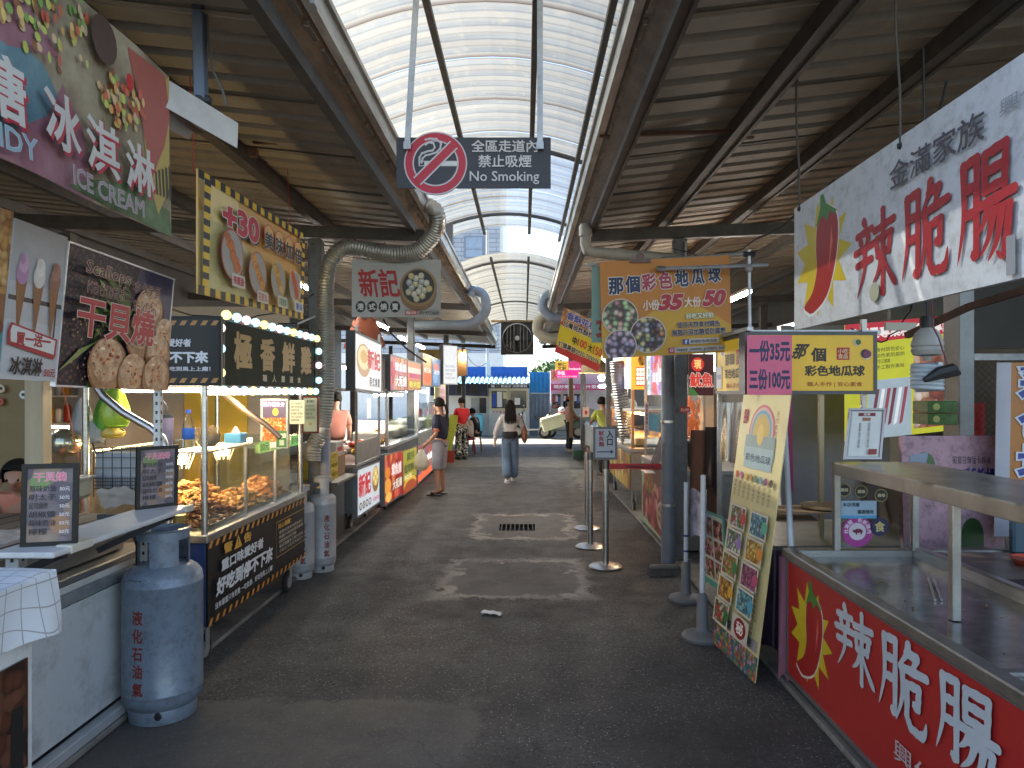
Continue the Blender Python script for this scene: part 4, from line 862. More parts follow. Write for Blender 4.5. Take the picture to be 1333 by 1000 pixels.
m = MB(); m.bar((-2.16, 2.75, .9), (-1.8, 2.75, 1.07), .03, .03, black); m.bar((-2.16, 2.75, 1.07), (-1.78, 2.75, 1.07), .03, .025, black); m.build('bracket', t); m = MB(); m.bar((-2.16, 3.6, .9), (-1.8, 3.6, 1.07), .03, .03, black); m.bar((-2.16, 3.6, 1.07), (-1.78, 3.6, 1.07), .03, .025, black); m.build('bracket', t)
tape = mat('yellowed_tape', (.55, .52, .42), .5)
m = MB(); m.box((-1.76, 3.64, 1.08), (-1.735, 3.725, 1.114), tape, .004); m.build('corner_tape', t); m = MB(); m.box((-1.80, 2.72, 1.08), (-1.735, 2.86, 1.114), tape, .004); m.build('corner_tape', t)
def slotted(x, y, z0, z1, label, w=.035):
    t = thing('slotted_post', label, 'post', (x, y, z0)); m = MB(); m.box((x-w/2, y-w/2, z0), (x+w/2, y-w/2+.003, z1), whitep); m.box((x+w/2-.003, y-w/2+.003, z0), (x+w/2, y+w/2, z1), whitep); m.build('angle', t)
    m = MB(); z = z0+.04
    while z < z1-.03: m.box((x-.006, y-w/2-.0008, z), (x+.006, y-w/2, z+.018), black); m.box((x+w/2, y-.006, z), (x+w/2+.0008, y+.006, z+.018), black); z += .05
    m.build('slots', t, kind='stuff'); return t
slotted(-2.05, 3.97, .84, 1.75, 'white slotted angle post right of the green plastic bags'); slotted(-1.99, 2.78, .30, 1.085, 'white slotted angle leg under the near end of the pass shelf', .05); slotted(-2.02, 3.78, .5, 1.085, 'white slotted angle leg under the far end of the pass shelf', .04)
# menu boards on the shelf
def menu_board(x, y, rz, w, h, label, ttl):
    t = thing('menu_board', label, 'menu', (x, y, 1.11)); U = Vector((math.cos(rz), math.sin(rz), 0)); V = Vector((0, .035, 1)).normalized()
    b = Board('', '', '', Vector((x, y, 1.115)), U*w, V*h, th=.008, bg='6a5f64', frame='181818', fw=.009, root=t)
    b.rect(.02, .02, .98, .98, food('print_menu_haze', ['8a7c80', '6a6068', '9a8474', '7a6e70'], 14, dark=.7, warp=1)); b.ell(.7, .25, .2, 'a07858', .12); b.ell(.3, .8, .2, '7a8a58', .1)
    b.text(ttl, .18, .8, .82, .92, 'd87088', .03, out='e8d8d8', ow=.03); b.lines(.1, .1, .62, .76, 6, '26222a', ['原味奶油', '明太子', '起司焗烤', '胡椒鹽', '蒜味奶油', '檸檬'])
    for i in range(6): b.text('50元', .7, .13+i*.11, .9, .18+i*.11, 'e8e0e0', .01)
    b.done(); return t
a = at(30, 690, 2.72); menu_board(a.x, 2.72, .25, .175, .30, 'black framed scallop menu at the near end of the white shelf', '干貝燒')
a = at(182, 655, 3.6); menu_board(a.x, 3.58, .9, .19, .30, 'black framed scallop menu at the far end of the white shelf', '干貝燒烤')
# cloth covered box near camera
m = MB(); m.box((-2.1, 1.5, .03), (-1.66, 2.40, 1.07), whitep, .01); m.build('cooler_box', label='white box under the lemon print cloth at the left edge', cat='box')
def lemon_cloth():
    m = bpy.data.materials.new('lemon_check_cloth'); m.use_nodes = True; nt = m.node_tree; n = nt.nodes; L = nt.links; b = n['Principled BSDF']; X = NX(nt); b.inputs['Roughness'].default_value = .8
    tc = n.new('ShaderNodeTexCoord'); P = tc.outputs['Object']; sp = n.new('ShaderNodeSeparateXYZ'); L.new(P, sp.inputs[0]); y, z = sp.outputs[1], X.m('ADD', sp.outputs[2], sp.outputs[0])
    ln = lambda c: X.step(X.m('ABSOLUTE', X.m('SUBTRACT', X.m('FRACT', X.m('MULTIPLY', c, 15)), .5)), .04, .015)
    col = X.mix(X.m('MULTIPLY', X.m('MAXIMUM', ln(y), ln(z)), .75), (.62, .64, .66), (.22, .2, .2))
    v = n.new('ShaderNodeTexVoronoi'); v.inputs['Scale'].default_value = 6; L.new(P, v.inputs['Vector']); sc = n.new('ShaderNodeSeparateColor'); L.new(v.outputs['Color'], sc.inputs[0])
    col = X.mix(X.m('MULTIPLY', X.step(v.outputs['Distance'], .2, .15), X.step(sc.outputs[0], .5, .55)), col, (.6, .55, .08)); L.new(col, b.inputs['Base Color']); return m
lc = lemon_cloth(); m = MB()
def cf(u, v):   # v: over the top then down the aisle side
    y = 1.45+u*1.02
    if v < .45: return Vector((-2.12+v/.45*.49, y, 1.085+.006*math.sin(y*20+v*9)))
    k = (v-.45)/.55; return Vector((-1.63+.03*math.sin(y*16+k)*k+.012*k, y+.02*k*math.sin(y*9), 1.08-k*(.2+.06*(1-u)+.015*math.sin(y*13))))
m.grid(cf, 40, 20, lc)
m.grid(lambda u, v: Vector((-2.12+u*.49+.0, 2.47+.012*math.sin(u*14)*v, 1.085-v*(.2+.02*math.sin(u*8)))), 16, 8, lc); m.build('tablecloth', label='white cloth with thin check and lemons draped over the box at the left edge', cat='tablecloth', smooth=80)
b = Board('floor_poster', 'torn food poster stuck low on the box at the left edge', 'poster', (-1.652, 1.6, .1), (0, .76, 0), (0, 0, .72), th=.003, bg='8a8480'); b.rect(0, .5, 1, 1, food('print_ribs', ['5a3020', '7a4a34', '3a241c'], 20, dark=.4)); b.shape([(.7, .1), (.97, .2), (.97, .8), (.9, .8), (.88, .3), (.7, .2)], '20201e'); b.shape([(.6, 0), (.8, .2), (.7, .55), (.5, .4)], 'c8c4c0'); b.shape([(.55, .1), (.66, .1), (.6, .5)], 'a02028'); b.done()
# back of the stall
m = MB(); m.box((-4.4, 4.75, .04), (-3.3, 4.82, 2.3), mat('ochre_panel', (.22, .16, .07), .5, var=.1), .01); m.build('partition_panel', label='ochre brown partition panel behind the seller in pink', cat='partition')
for i, (px, py, c) in enumerate(((1, 523, 'b85a4a'), (33, 514, 'd8d8d8'), (3, 506, 'c8b8a0'))):
    p = at(px, py, 4.73); m = MB(); m.lathe(p, [(0, 0), (.022, 0), (.028, .008), (.028, .018), (0, .018)], ink(c), 14, RY); m.box((p.x-.013, p.y-.012, p.z-.008), (p.x+.013, p.y-.019, p.z+.01), black); m.build('kitchen_timer', label=['coral round kitchen timer low on the ochre panel', 'white square kitchen timer on the ochre panel edge', 'pale kitchen timer highest on the ochre panel'][i], cat='timer', smooth=True)
m = MB(); a = at(38, 600, 3.9); m.box((a.x, 3.86, .84), (a.x+.1, 3.94, 2.2), mat('cream_timber', (.42, .34, .22), .6, stretch=(4, 4, .5)), .004); m.build('timber_post', label='cream timber post under the ice cream price sign', cat='post')
m = MB(); m.tube([(-2.75, 4.3, 1.9), at(124, 500, 4.25), at(135, 517, 4.25), at(160, 537, 4.25), at(196, 557, 4.25), at(211, 570, 4.25), at(218, 590, 4.25), at(218, 700, 4.25)], .024, steel, 10); m.build('bent_pipe', label='bent stainless pipe frame sloping behind the white slotted post', cat='pipe', smooth=True)
m = MB(); m.box((-6.2, 6.62, .04), (-2.2, 6.66, 2.5), beige); m.build('partition_wall', label='beige partition wall behind the near stalls on the left', cat='wall')
m = MB(); a = at(240, 500, 6.6); c_ = at(322, 500, 6.6); m.box((a.x, 6.60, .05), (c_.x, 6.618, 1.95), must); m.build('mustard_panel', label='mustard yellow sheet behind the fried food cart', cat='panel')
# pantry shelf with jars far behind
t = thing('shelf_rack', 'lit rack of jars and packets seen behind the green plastic bags', 'shelf', (-4.0, 6.3, 0)); sx0, sx1 = at(62, 0, 6.1).x, at(118, 0, 6.1).x
for z in (.9, 1.22, 1.43, 1.66): m = MB(); m.box((sx0, 5.95, z), (sx1, 6.3, z+.015), whitep); m.build('shelf', t)
for x in (sx0, sx1): m = MB(); m.box((x-.015, 5.95, .04), (x+.015, 6.3, 2.0), galv); m.build('upright', t)
m = MB(); m.box((sx0, 5.96, 1.40), (sx1, 5.98, 1.42), glow('warm_strip', 'fff0d0', 9)); m.build('light_strip', t)
rc = random.Random(9)
for z, k in ((1.445, 5), (1.235, 6), (.915, 4), (1.675, 5)):
    for i in range(k):
        x = sx0+.04+(sx1-sx0-.08)*i/max(1, k-1); r = (sx1-sx0)/k*.38; h = rc.uniform(.1, .16); m = MB(); m.lathe((x, 6.08, z), [(0, 0), (r, 0), (r, h*.8), (r*.7, h), (0, h)], ink(rc.choice(['c83828', 'e0dcd4', 'd89030', 'b8b0a4', '6a8ab0', 'e8e4dc'])), 12); m.build('jar', label='small jar or packet on the lit rack behind the near stall', cat='jar', group='jars on the lit rack')
# plastic bags hanging
def bag(c, w, d, h, m_, label, seed, name='plastic_bag'):
    m = MB(); c = Vector(c)
    def fn(u, v):
        a = u*2*math.pi; k = .18+.82*math.sin(min(1, v*1.25)*math.pi/2)**.8; k *= 1-.25*max(0, v-.85)/.15; nn = 1+.22*noise.noise(Vector((math.cos(a)*1.3+seed, math.sin(a)*1.3, v*2.5)))+.05*math.sin(a*7+v*4)
        return c+Vector((w/2*k*nn*math.cos(a), d/2*k*nn*math.sin(a), -h*v+.02*noise.noise(Vector((a, v*3, seed)))))
    m.grid(fn, 26, 12, m_); m.ball(c-Vector((0, 0, h)), w*.42, m_, 12, (1, d/w, .2)); return m.build(name, label=label, cat='bag', smooth=85)
gb1 = mat('green_plastic_film', (.16, .5, .06), .35, var=.35, vs=6, coat=.4); gb2 = mat('lime_plastic_film', (.42, .62, .05), .35, var=.25, vs=6, coat=.4); ybg = mat('yellow_plastic_film', (.7, .5, .08), .35, coat=.3); gw = mat('grey_plastic_film', (.30, .29, .28), .45, coat=.2); ww = mat('white_plastic_film', (.6, .6, .56), .4, coat=.2)
bag(at(140, 508, 4.5), .15, .12, .24, gb1, 'dark green plastic bags hanging by the bent pipe', 1); bag(at(150, 502, 4.4), .18, .13, .25, gb2, 'lime green plastic bags hanging in front of the darker green ones', 2)
bag(at(146, 552, 4.5), .15, .1, .08, ybg, 'yellow plastic bags folded under the green ones', 3); bag(at(107, 518, 4.7), .15, .12, .32, gw, 'grey plastic bags hanging left of the green ones', 4); bag(at(124, 545, 4.5), .13, .1, .15, ww, 'white plastic bag hanging under the dark green ones', 5)
# wire rack and tubs behind the shelf
t = thing('wire_rack', 'black wire rack with pale sheets standing behind the pass shelf', 'rack', at(150, 640, 4.15)); m = MB(); A = at(122, 636, 4.15); B = at(182, 583, 4.15)
m.box((A.x, 4.17, A.z), (B.x, 4.18, B.z-.03), mat('pale_blue_sheet', (.34, .37, .4), .5)); m.build('backing', t); m = MB()
for i in range(6): x = A.x+(B.x-A.x)*i/5; m.tube([(x, 4.15, A.z-.05), (x, 4.15, B.z+.0)], .0025, black, 4)
for z in (A.z, A.z+.02, A.z+.04, A.z+.06, A.z+.12, A.z+.18, B.z): m.tube([(A.x, 4.148, z), (B.x, 4.148, z)], .0025, black, 4)
for i in range(20): x = A.x+(B.x-A.x)*i/19; m.tube([(x, 4.146, A.z-.02), (x, 4.146, A.z+.07)], .0012, black, 3)
m.tube([at(120, 576, 4.15), at(125, 590, 4.15), at(150, 586, 4.15), at(180, 584, 4.15)], .005, black, 5); m.build('wires', t)
m = MB(); a = at(92, 636, 4.0); m.box((a.x-.1, 3.9, a.z-.06), (a.x+.07, 4.1, a.z+.05), mat('cream_tub', (.6, .56, .42), .5), .02); m.box((a.x-.11, 3.89, a.z+.05), (a.x+.08, 4.11, a.z+.065), ww, .006); m.build('food_tub', label='cream plastic tub stacked behind the near menu board', cat='tub')
m = MB(); m.ball(at(86, 577, 4.6), .1, mat('steel_ladle', (.5, .48, .36), .2, .8), 14, (1, 1, .9)); m.build('mixing_bowl', label='shiny rounded bowl behind the seller in pink', cat='bowl', smooth=True)
m = MB(); m.grid(lambda u, v: at(125+u*55, 640+v*26-6*math.sin(u*3), 4.0)+Vector((0, .08*v, .02*noise.noise(Vector((u*5, v*4, 0))))), 14, 6, mat('crumpled_paper', (.55, .5, .45), .8)); m.build('paper_wrap', label='crumpled white wrapping paper behind the pass shelf', cat='paper', smooth=True)
string(at(80, 500, 4.1), at(103, 598, 4.1), 'pull_cord', 'orange cord hanging in front of the lit rack', .004, mat('orange_cord', (.6, .16, .06), .6), 'cord')
# ================================================================== GAS CYLINDERS
gasb = mat('blue_grey_cylinder', (.19, .235, .29), .38, .15, var=.08, vs=3, dirt=.55, dcol='2c241e', ds=18, coat=.1, bump=.05, bs=14); gasg = mat('pale_grey_cylinder', (.40, .41, .42), .45, .1, var=.08, dirt=.4, dcol='5a4a3c', ds=7)
def cylinder(c, r, h, label, mt, txt='液化石油氣', face=None, num='07757'):
    t = thing('gas_cylinder', label, 'gas cylinder', c, 0, 'gas cylinders by the left stalls'); x, y, z = c; hb = h*.82; m = MB(); e = r*.45
    pr = [(0, .05*h)]+[(r-e+e*math.sin(a), .05*h+e*(1-math.cos(a))) for a in [math.pi/2*i/6 for i in range(1, 7)]]+[(r, .15*h), (r*1.006, .152*h), (r*1.006, .16*h), (r, .162*h), (r, hb-.11*h), (r*1.006, hb-.108*h), (r*1.006, hb-.1*h), (r, hb-.098*h)]
    e2 = r*.62; pr += [(r-e2+e2*math.cos(a), hb-e2*.75+e2*.75*math.sin(a)) for a in [math.pi/2*i/7 for i in range(1, 8)]]+[(0, hb)]
    m.lathe((x, y, z), pr, mt, 40); m.build('body', t, 50)
    m = MB(); m.lathe((x, y, z), [(r*.8, 0), (r*.84, .004), (r*.86, .075*h), (r*.84, .085*h)], mt, 36); o = m.build('foot_ring', t, True)
    m = MB(); m.ball((x+r*.86*math.cos(-1.25), y+r*.86*math.sin(-1.25), z+.055*h), .022*h, black, 10, (1, .25, 1)); m.build('vent_hole', t)
    # collar with cut-outs
    m = MB(); rc_ = r*.66; z0, z1 = hb-.04*h, h
    for (a0, a1, lo, hi) in ((0, 6.2832, z1-.055*h, z1), (-1.62, -.5, z0, z1), (.1, 3.7, z0, z1)):
        m.lathe((x, y, z), [(rc_, lo), (rc_, hi), (rc_-.008, hi), (rc_-.008, lo)], mt, 32, ang=(a0, a1))
    m.lathe((x, y, z), [(rc_, z1-.012), (rc_+.008, z1-.006), (rc_, z1)], mt, 32); m.build('collar', t, True)
    m = MB(); m.lathe((x, y, z), [(0, hb), (.03, hb), (.022, hb+.07), (0, hb+.07)], mat('brass', (.5, .35, .12), .35, .9), 12); m.tube([(x-.05, y, z+hb+.05), (x+.04, y, z+hb+.05)], .012, MATS['brass'], 8); m.build('valve', t, True)
    m = MB(); fa = face if face is not None else -math.pi/2; hh = .075*h; im = ink('7c2a20')
    for i, ch in enumerate(txt):
        v, f = glyphs(ch, .03); zc = z+hb*.70-i*hh*1.22; rr = r+.0015; m.add([(x+rr*math.cos(fa+(px-.5)*hh*.8/r), y+rr*math.sin(fa+(px-.5)*hh*.8/r), zc+(py-.4)*hh) for px, py in v], f, im)
    v, f = glyphs(num, .0); rr = r*.97; m.add([(x+rr*math.cos(fa-.15+(px-1.2)*.035*h/r), y+rr*math.sin(fa-.15+(px-1.2)*.035*h/r), z+hb-.085*h+(py)*.04*h) for px, py in v], f, ink('15151a')); m.build('lettering', t); return t
cylinder((-1.915, 3.76, 0.0), .195, .985, 'large blue grey gas cylinder standing before the white counter', gasb, face=-1.74)
cylinder((-1.93, 6.78, 0.0), .125, .90, 'pale grey gas cylinder with red characters beside the left column', gasg, face=-1.0, num='20'); cylinder((-2.06, 6.52, 0.0), .125, .85, 'pale grey gas cylinder tucked behind the fried food cart', gasg, face=-1.1, num='18')
m = MB(); m.tube([at(185, 700, 3.78), at(172, 690, 3.9), (-2.12, 3.9, .82)], .008, black, 6); m.tube([(-1.915, 3.76, .87), (-2.0, 3.8, .93), (-2.1, 3.85, .84)], .009, black, 6); m.build('gas_hose', label='black gas hose looping from the near cylinder to the counter', cat='hose')
# ================================================================== STALL 2: FRIED FOOD CART
def caster(t_, x, y, r=.09, zt=.25):
    m = MB(); wheel(m, (x, y, r+.001), r, .035, rubber, RYX); w = m.build('caster_wheel', t_, True); m = MB(); m.lathe((x, y, r), [(0, -.019), (r*.6, -.019), (r*.6, .019), (0, .019)], galv, 12, RYX); m.build('hub', w)
    m = MB(); m.box((x-.028, y-.02, r), (x-.022, y+.03, zt-.03), galv); m.box((x+.022, y-.02, r), (x+.028, y+.03, zt-.03), galv); m.box((x-.035, y-.03, zt-.03), (x+.035, y+.05, zt), galv); m.build('caster_fork', t_)
RYX = Matrix.Rotation(math.pi/2, 3, 'Y')
def cart(label, X0, X1, Y0, Y1, sidem, zb=.25, zt=.77, casters=True, name='food_cart', topm=None):
    t = thing(name, label, 'food cart', ((X0+X1)/2, (Y0+Y1)/2, 0)); s = 1 if X1 > X0 else -1; m = MB(); m.box((X0, Y0, zb), (X1, Y1, zt-.001), sidem, .004); m.build('body', t); m = MB()
    m.box((X0-s*.02, Y0-.02, zt), (X1, Y1+.02, zt+.05), topm or steel, .005); m.build('counter_top', t)
    if casters:
        for y in (Y0+.08, Y1-.25):
            caster(t, X0+s*.05, y, zt=zb); caster(t, X1-s*.1, y, zt=zb)
    return t
navy = mat('navy_side_panel', (.02, .045, .14), .45)
FC = cart('fried food cart with black hazard striped front and lit glass case', -1.97, -2.75, 4.38, 6.3, navy)
b = Board('', '', '', (-1.955, 4.38, .25), (0, 1.92, 0), (0, 0, .52), th=.012, bg='141416', root=FC, part='front_panel')
for i in range(20):
    for (y0, y1) in ((.0, .075), (.925, 1.0)): a = i/20; b.shape([(a+.004, y0), (a+.024, y0), (a+.04, y1), (a+.02, y1)], 'd8923c')
b.text('警', .10, .78, .175, .91, 'd8a03c', .05); b.text('告', .27, .78, .34, .91, 'd8a03c', .05); b.shape([(.185, .77), (.255, .77), (.22, .94)], 'd8a03c'); b.shape([(.216, .84), (.224, .84), (.222, .90), (.218, .90)], '141416'); b.shape([(.217, .80), (.223, .80), (.223, .82), (.217, .82)], '141416')
b.text('重口味愛好者', .08, .58, .46, .73, 'dcdcdc', .05); b.text('好吃到停不下來', .04, .31, .56, .53, 'e4e4e4', .06, slant=.05); b.text('沒有最重只有更重 一吃就愛、好吃到馬上上癮！', .03, .17, .56, .25, 'dcdcdc', .02)
for (x0, y0, x1, y1) in ((.6, .30, .97, .31), (.6, .83, .97, .84), (.6, .30, .602, .84), (.968, .30, .97, .84)): b.rect(x0, y0, x1, y1, 'c8a050')
b.text('貼心提醒：', .62, .72, .78, .8, 'd8a03c', .04); b.lines(.63, .34, .94, .69, 5, 'd0c8b0'); b.done()
m = MB()
for (x, y) in ((-1.985, 4.40), (-1.985, 6.28), (-2.72, 4.40), (-2.72, 6.28)): m.tube([(x, y, .82), (x, y, 2.16 if y < 5 else 2.2)], .02, steel, 10)
m.build('posts', FC, True, kind='stuff')
t = thing('glass_case', 'warm lit glass food case on the fried food cart', 'display case', (-2.3, 5.3, .82)); Z0, Z1 = .823, 1.33
for (a, b_) in (((-1.99, 4.46, Z0), (-1.986, 6.2, Z1)), ((-2.68, 4.43, Z0), (-1.995, 4.434, Z1)), ((-2.68, 6.21, Z0), (-1.995, 6.214, Z1))): m = MB(); m.box(a, b_, glass); m.build('pane', t)
m = MB(); m.box((-2.7, 4.43, Z1+.001), (-1.985, 6.22, Z1+.008), glassm('shelf_glass', (.8, .88, .86), .3)); m.build('glass_shelf', t)
for (a, b_) in (((-1.995, 4.43, Z1-.012), (-1.98, 6.22, Z1)), ((-2.7, 4.425, Z1-.012), (-1.98, 4.44, Z1)), ((-1.995, 5.05, Z0), (-1.98, 5.065, Z1-.013)), ((-1.995, 5.65, Z0), (-1.98, 5.665, Z1-.013))): m = MB(); m.box(a, b_, steel); m.build('trim', t)
traym = steel
def heap(c, rx, ry, h, cols, n, s0, s1, label, name, seed, elong=1.6, tray=True):
    r = random.Random(seed); t = thing(name, label, 'food', c); x, y, z = c; m = MB()
    if tray: m.box((x-rx-.02, y-ry-.02, z), (x+rx+.02, y+ry+.02, z+.008), steel); m.box((x-rx-.022, y-ry-.022, z+.008), (x-rx-.018, y+ry+.022, z+.03), steel); m.box((x+rx+.018, y-ry-.022, z+.008), (x+rx+.022, y+ry+.022, z+.03), steel); m.build('tray', t); m = MB()
    ms = [mat('food_'+k, k, .55, var=.3, vs=30, bump=.3, bs=80) for k in cols]
    for i in range(n):
        u = r.uniform(-1, 1); v = r.uniform(-1, 1); q = max(0, 1-max(abs(u), abs(v))**2.2); s = r.uniform(s0, s1); e = Matrix.Rotation(r.uniform(0, 3.1), 3, 'Z') @ Matrix.Rotation(r.uniform(-.7, .7), 3, 'Y')
        random.seed(i+seed); m.ball((x+u*rx, y+v*ry, z+.02+q*h*r.uniform(.55, 1)), s, ms[i % len(ms)], 6, (elong, 1, .7), e, .25)
    m.build('food_pieces', t, kind='stuff'); return t
heap((-2.2, 4.80, .825), .17, .26, .12, ['6a3414', '5a2c10', '7c4018'], 200, .014, .024, 'dark brown fried chicken pieces nearest in the case', 'fried_food_tray', 1); heap((-2.2, 5.38, .825), .17, .22, .13, ['c89858', 'd8b078', 'b88448'], 230, .014, .024, 'golden fried pieces in the middle tray of the case', 'fried_food_tray', 2)
heap((-2.2, 5.9, .825), .17, .2, .16, ['cc9460', 'c08850', 'd8ac78'], 230, .014, .024, 'orange fried pieces in the farthest tray of the case', 'fried_food_tray', 3); heap((-2.5, 5.2, .83), .1, .55, .2, ['c89c64', 'd8b480', 'b88850'], 300, .014, .022, 'heap of fried strips along the back of the case', 'fried_food_tray', 4, 2.2)
heap((-2.52, 4.58, .83), .12, .1, .08, ['c07a34', 'a86020', 'd8a050'], 80, .012, .02, 'small pile of fried rings at the near back corner', 'fried_food_tray', 5, 1.4)
for i, (x, y) in enumerate(((-2.42, 5.0), (-2.42, 5.7))):
    t = thing('heat_lamp', ['near', 'far'][i]+' wire caged heat lamp hanging in the fried food case', 'lamp', (x, y, 1.3)); m = MB(); m.lathe((x, y, 1.19), [(0, .0), (.03, .01), (.04, .05), (.02, .09), (0, .1)], glow('heat_lamp_bulb', 'ffc888', 45), 12); m.build('bulb', t, True); m = MB()
    for k in range(10): a = 2*math.pi*k/10; m.tube([(x+.09*math.cos(a), y+.09*math.sin(a), 1.27), (x+.05*math.cos(a), y+.05*math.sin(a), 1.16)], .003, whitep, 4)
    m.lathe((x, y, 1.27), [(.088, 0), (.094, 0), (.094, .006), (.088, .006)], whitep, 20); m.build('cage', t)
t = thing('added_case_tube', 'added warm tube brightening the fried food case from under its glass shelf', 'light', (-2.4, 5.3, 1.3)); m = MB(); m.tube([(-2.35, 4.6, 1.30), (-2.35, 6.1, 1.30)], .012, glow('added_case_glow', 'ffd09a', 13), 8); m.build('tube', t, True)  # tube added to brighten the inside of the case
# price tags on top edge of the case
for i in range(4):
    b = Board('price_tag', ['nearest', 'second', 'third', 'farthest'][i]+' green price tag along the top of the glass case', 'price tag', (-1.972, 5.28+i*.235, 1.245), (0, .215, 0), (0, 0, .085), th=.003, bg=['8ab060', '98b070', 'c09a60', '6ab060'][i], emit=.15)
    b.text(['30元', '35元', '大份50', '甜不辣'][i], .08, .15, .92, .85, '3a5a28', .04); b.done()
# things on the shelf
def bottle(c, label):
    t = thing('water_bottle', label, 'bottle', c); m = MB(); m.lathe(c, [(0, 0), (.036, .003), (.038, .02), (.036, .1), (.038, .15), (.03, .19), (.014, .215), (.014, .23)], glassm('bottle_plastic', (.86, .9, .95), .4), 18); m.build('body', t, True)
    m = MB(); m.lathe(c, [(.0385, .06), (.039, .062), (.039, .13), (.0385, .132)], ink('2a5cb0'), 18); m.build('wrapper', t, True); m = MB(); m.lathe(c, [(0, .25), (.016, .25), (.016, .228), (0, .228)], ink('1c3c90'), 14); m.build('cap', t)
bottle((-2.16, 4.56, 1.34), 'water bottle with blue wrapper on the glass shelf')
t = thing('tumbler', 'purple grey tumbler with a dark curved handle beside the water bottle', 'cup', (-2.28, 4.55, 1.34)); c = (-2.28, 4.52, 1.34); m = MB(); m.lathe(c, [(0, 0), (.034, 0), (.042, .19), (.042, .2)], mat('purple_tumbler', (.2, .17, .26), .35), 18); m.build('body', t, True); m = MB(); m.lathe(c, [(0, .22), (.043, .22), (.044, .2), (0, .2)], black, 18); m.tube([(-2.28, 4.52, 1.56), (-2.28, 4.52, 1.62), (-2.3, 4.52, 1.645), (-2.34, 4.52, 1.64)], .01, black, 8); m.build('lid', t, True)
t = thing('skewer_bowl', 'brown bowl packed with bamboo skewers on the glass shelf', 'bowl', (-2.1, 4.9, 1.34)); c = Vector((-2.12, 4.75, 1.34)); m = MB(); m.lathe(c, [(0, 0), (.05, 0), (.075, .03), (.08, .08), (.076, .08), (.07, .03), (0, .01)], mat('brown_bowl', (.3, .22, .14), .4), 20); m.build('bowl', t, True); m = MB()
for i in range(60): a = i*2.4; q = .065*math.sqrt(i/60); m.tube([c+Vector((q*math.cos(a), q*math.sin(a), .03)), c+Vector((q*1.2*math.cos(a), q*1.2*math.sin(a), .12+.01*(i % 3)))], .0025, wood, 4)
m.build('skewers', t, kind='stuff')
m = MB(); m.box((-2.12, 5.0, 1.34), (-2.0, 5.12, 1.41), ink('6ab0d0'), .005); m.grid(lambda u, v: Vector((-2.09+u*.06, 5.04+v*.04, 1.41+.05*math.sin(u*3.1)*math.sin(v*3.1))), 6, 6, ww); m.build('tissue_box', label='blue tissue box beside the skewer bowl on the glass shelf', cat='tissue box')
m = MB(); c = Vector((-2.2, 4.62, .83)); m.lathe(c+Vector((.0, -.1, .0)), [(0, 0), (.03, 0), (.04, .09), (0, .09)], ink('d8a860'), 14); m.build('sauce_cup', label='cream paper cup standing in the glass case', cat='cup')
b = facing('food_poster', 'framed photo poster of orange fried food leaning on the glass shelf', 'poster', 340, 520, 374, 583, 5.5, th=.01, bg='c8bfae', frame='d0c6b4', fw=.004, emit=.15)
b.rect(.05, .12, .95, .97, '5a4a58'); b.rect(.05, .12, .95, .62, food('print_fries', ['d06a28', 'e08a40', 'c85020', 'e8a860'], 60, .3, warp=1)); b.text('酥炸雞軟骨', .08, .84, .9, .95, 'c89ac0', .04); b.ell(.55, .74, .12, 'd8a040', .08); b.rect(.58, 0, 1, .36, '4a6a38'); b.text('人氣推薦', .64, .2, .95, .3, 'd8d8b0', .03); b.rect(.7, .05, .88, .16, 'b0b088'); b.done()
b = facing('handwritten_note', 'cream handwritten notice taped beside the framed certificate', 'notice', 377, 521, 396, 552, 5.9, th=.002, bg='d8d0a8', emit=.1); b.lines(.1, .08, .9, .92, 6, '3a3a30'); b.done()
b = facing('framed_certificate', 'brown framed certificate hung before the ribbed duct', 'certificate', 394, 517, 414, 563, 6.1, th=.008, bg='b8c0a8', frame='5a2418', fw=.008); b.lines(.2, .35, .8, .8, 4, '6a6a50'); b.text('衛生優良', .25, .84, .75, .92, '4a4a38'); b.rect(.4, .2, .6, .28, 'c8a850'); b.done()
# bulb-framed lightbox
X_ = -1.95; b = side('bulb_lightbox', 'green glazed lightbox framed by round bulbs over the fried food cart', 'light sign', X_, 291, 416, 503, 410, 444, 506, th=.09, bg='2c3226', frame='15150f', fw=.01, bgm=mat('olive_glass', (.016, .022, .013), .6, var=.3, vs=3, spec=.1))
for i, ch in enumerate('極香鮮雞'): b.text(ch, .08+i*.235, .28, .24+i*.235, .86, '9a7a28', .05)
for i, ch in enumerate('職人嚴選食'): b.text(ch, .34+i*.1, .1, .385+i*.1, .22, 'b8b49a', .02)
b.done(); t = b.root; bc = [('bulb_cream', 'ffdf78', .42), ('bulb_aqua', 'a0ecff', .36), ('bulb_pink', 'ffd4de', .4), ('bulb_aqua', 'a0ecff', .36)]
pos = [(u/12, 1.06) for u in range(13)]+[(u/12-.02, -.06) for u in range(13)]+[(-.045, y) for y in (.85, .55, .2)]+[(1.03, y) for y in (.8, .5, .18)]
for i, (u, v) in enumerate(pos):
    p = b.P(u, v, 20)+Vector((.01, 0, 0)); m = MB(); m.ball(p, .032, glow(*bc[i % 4]), 12); m.build('bulb', t, True)
b = facing('hazard_notice', 'black notice with hazard stripes and white characters facing the camera', 'sign', 218, 413, 287, 501, 4.36, th=.02, bg='111214', frame='0c0c0e', fw=.006)
for i in range(5):
    for y in (.88, .03): a = .0+i*.2; b.shape([(a+.02, y), (a+.12, y), (a+.18, y+.07), (a+.08, y+.07)], 'b88850')
b.text('愛好者', .0, .56, .45, .68, 'dcdce4', .05); b.text('停不下來', -.2, .32, .78, .5, 'dfe3ea', .06); b.text('吃到馬上上癮！', .05, .2, .82, .27, 'd0d0d8', .04); b.done()
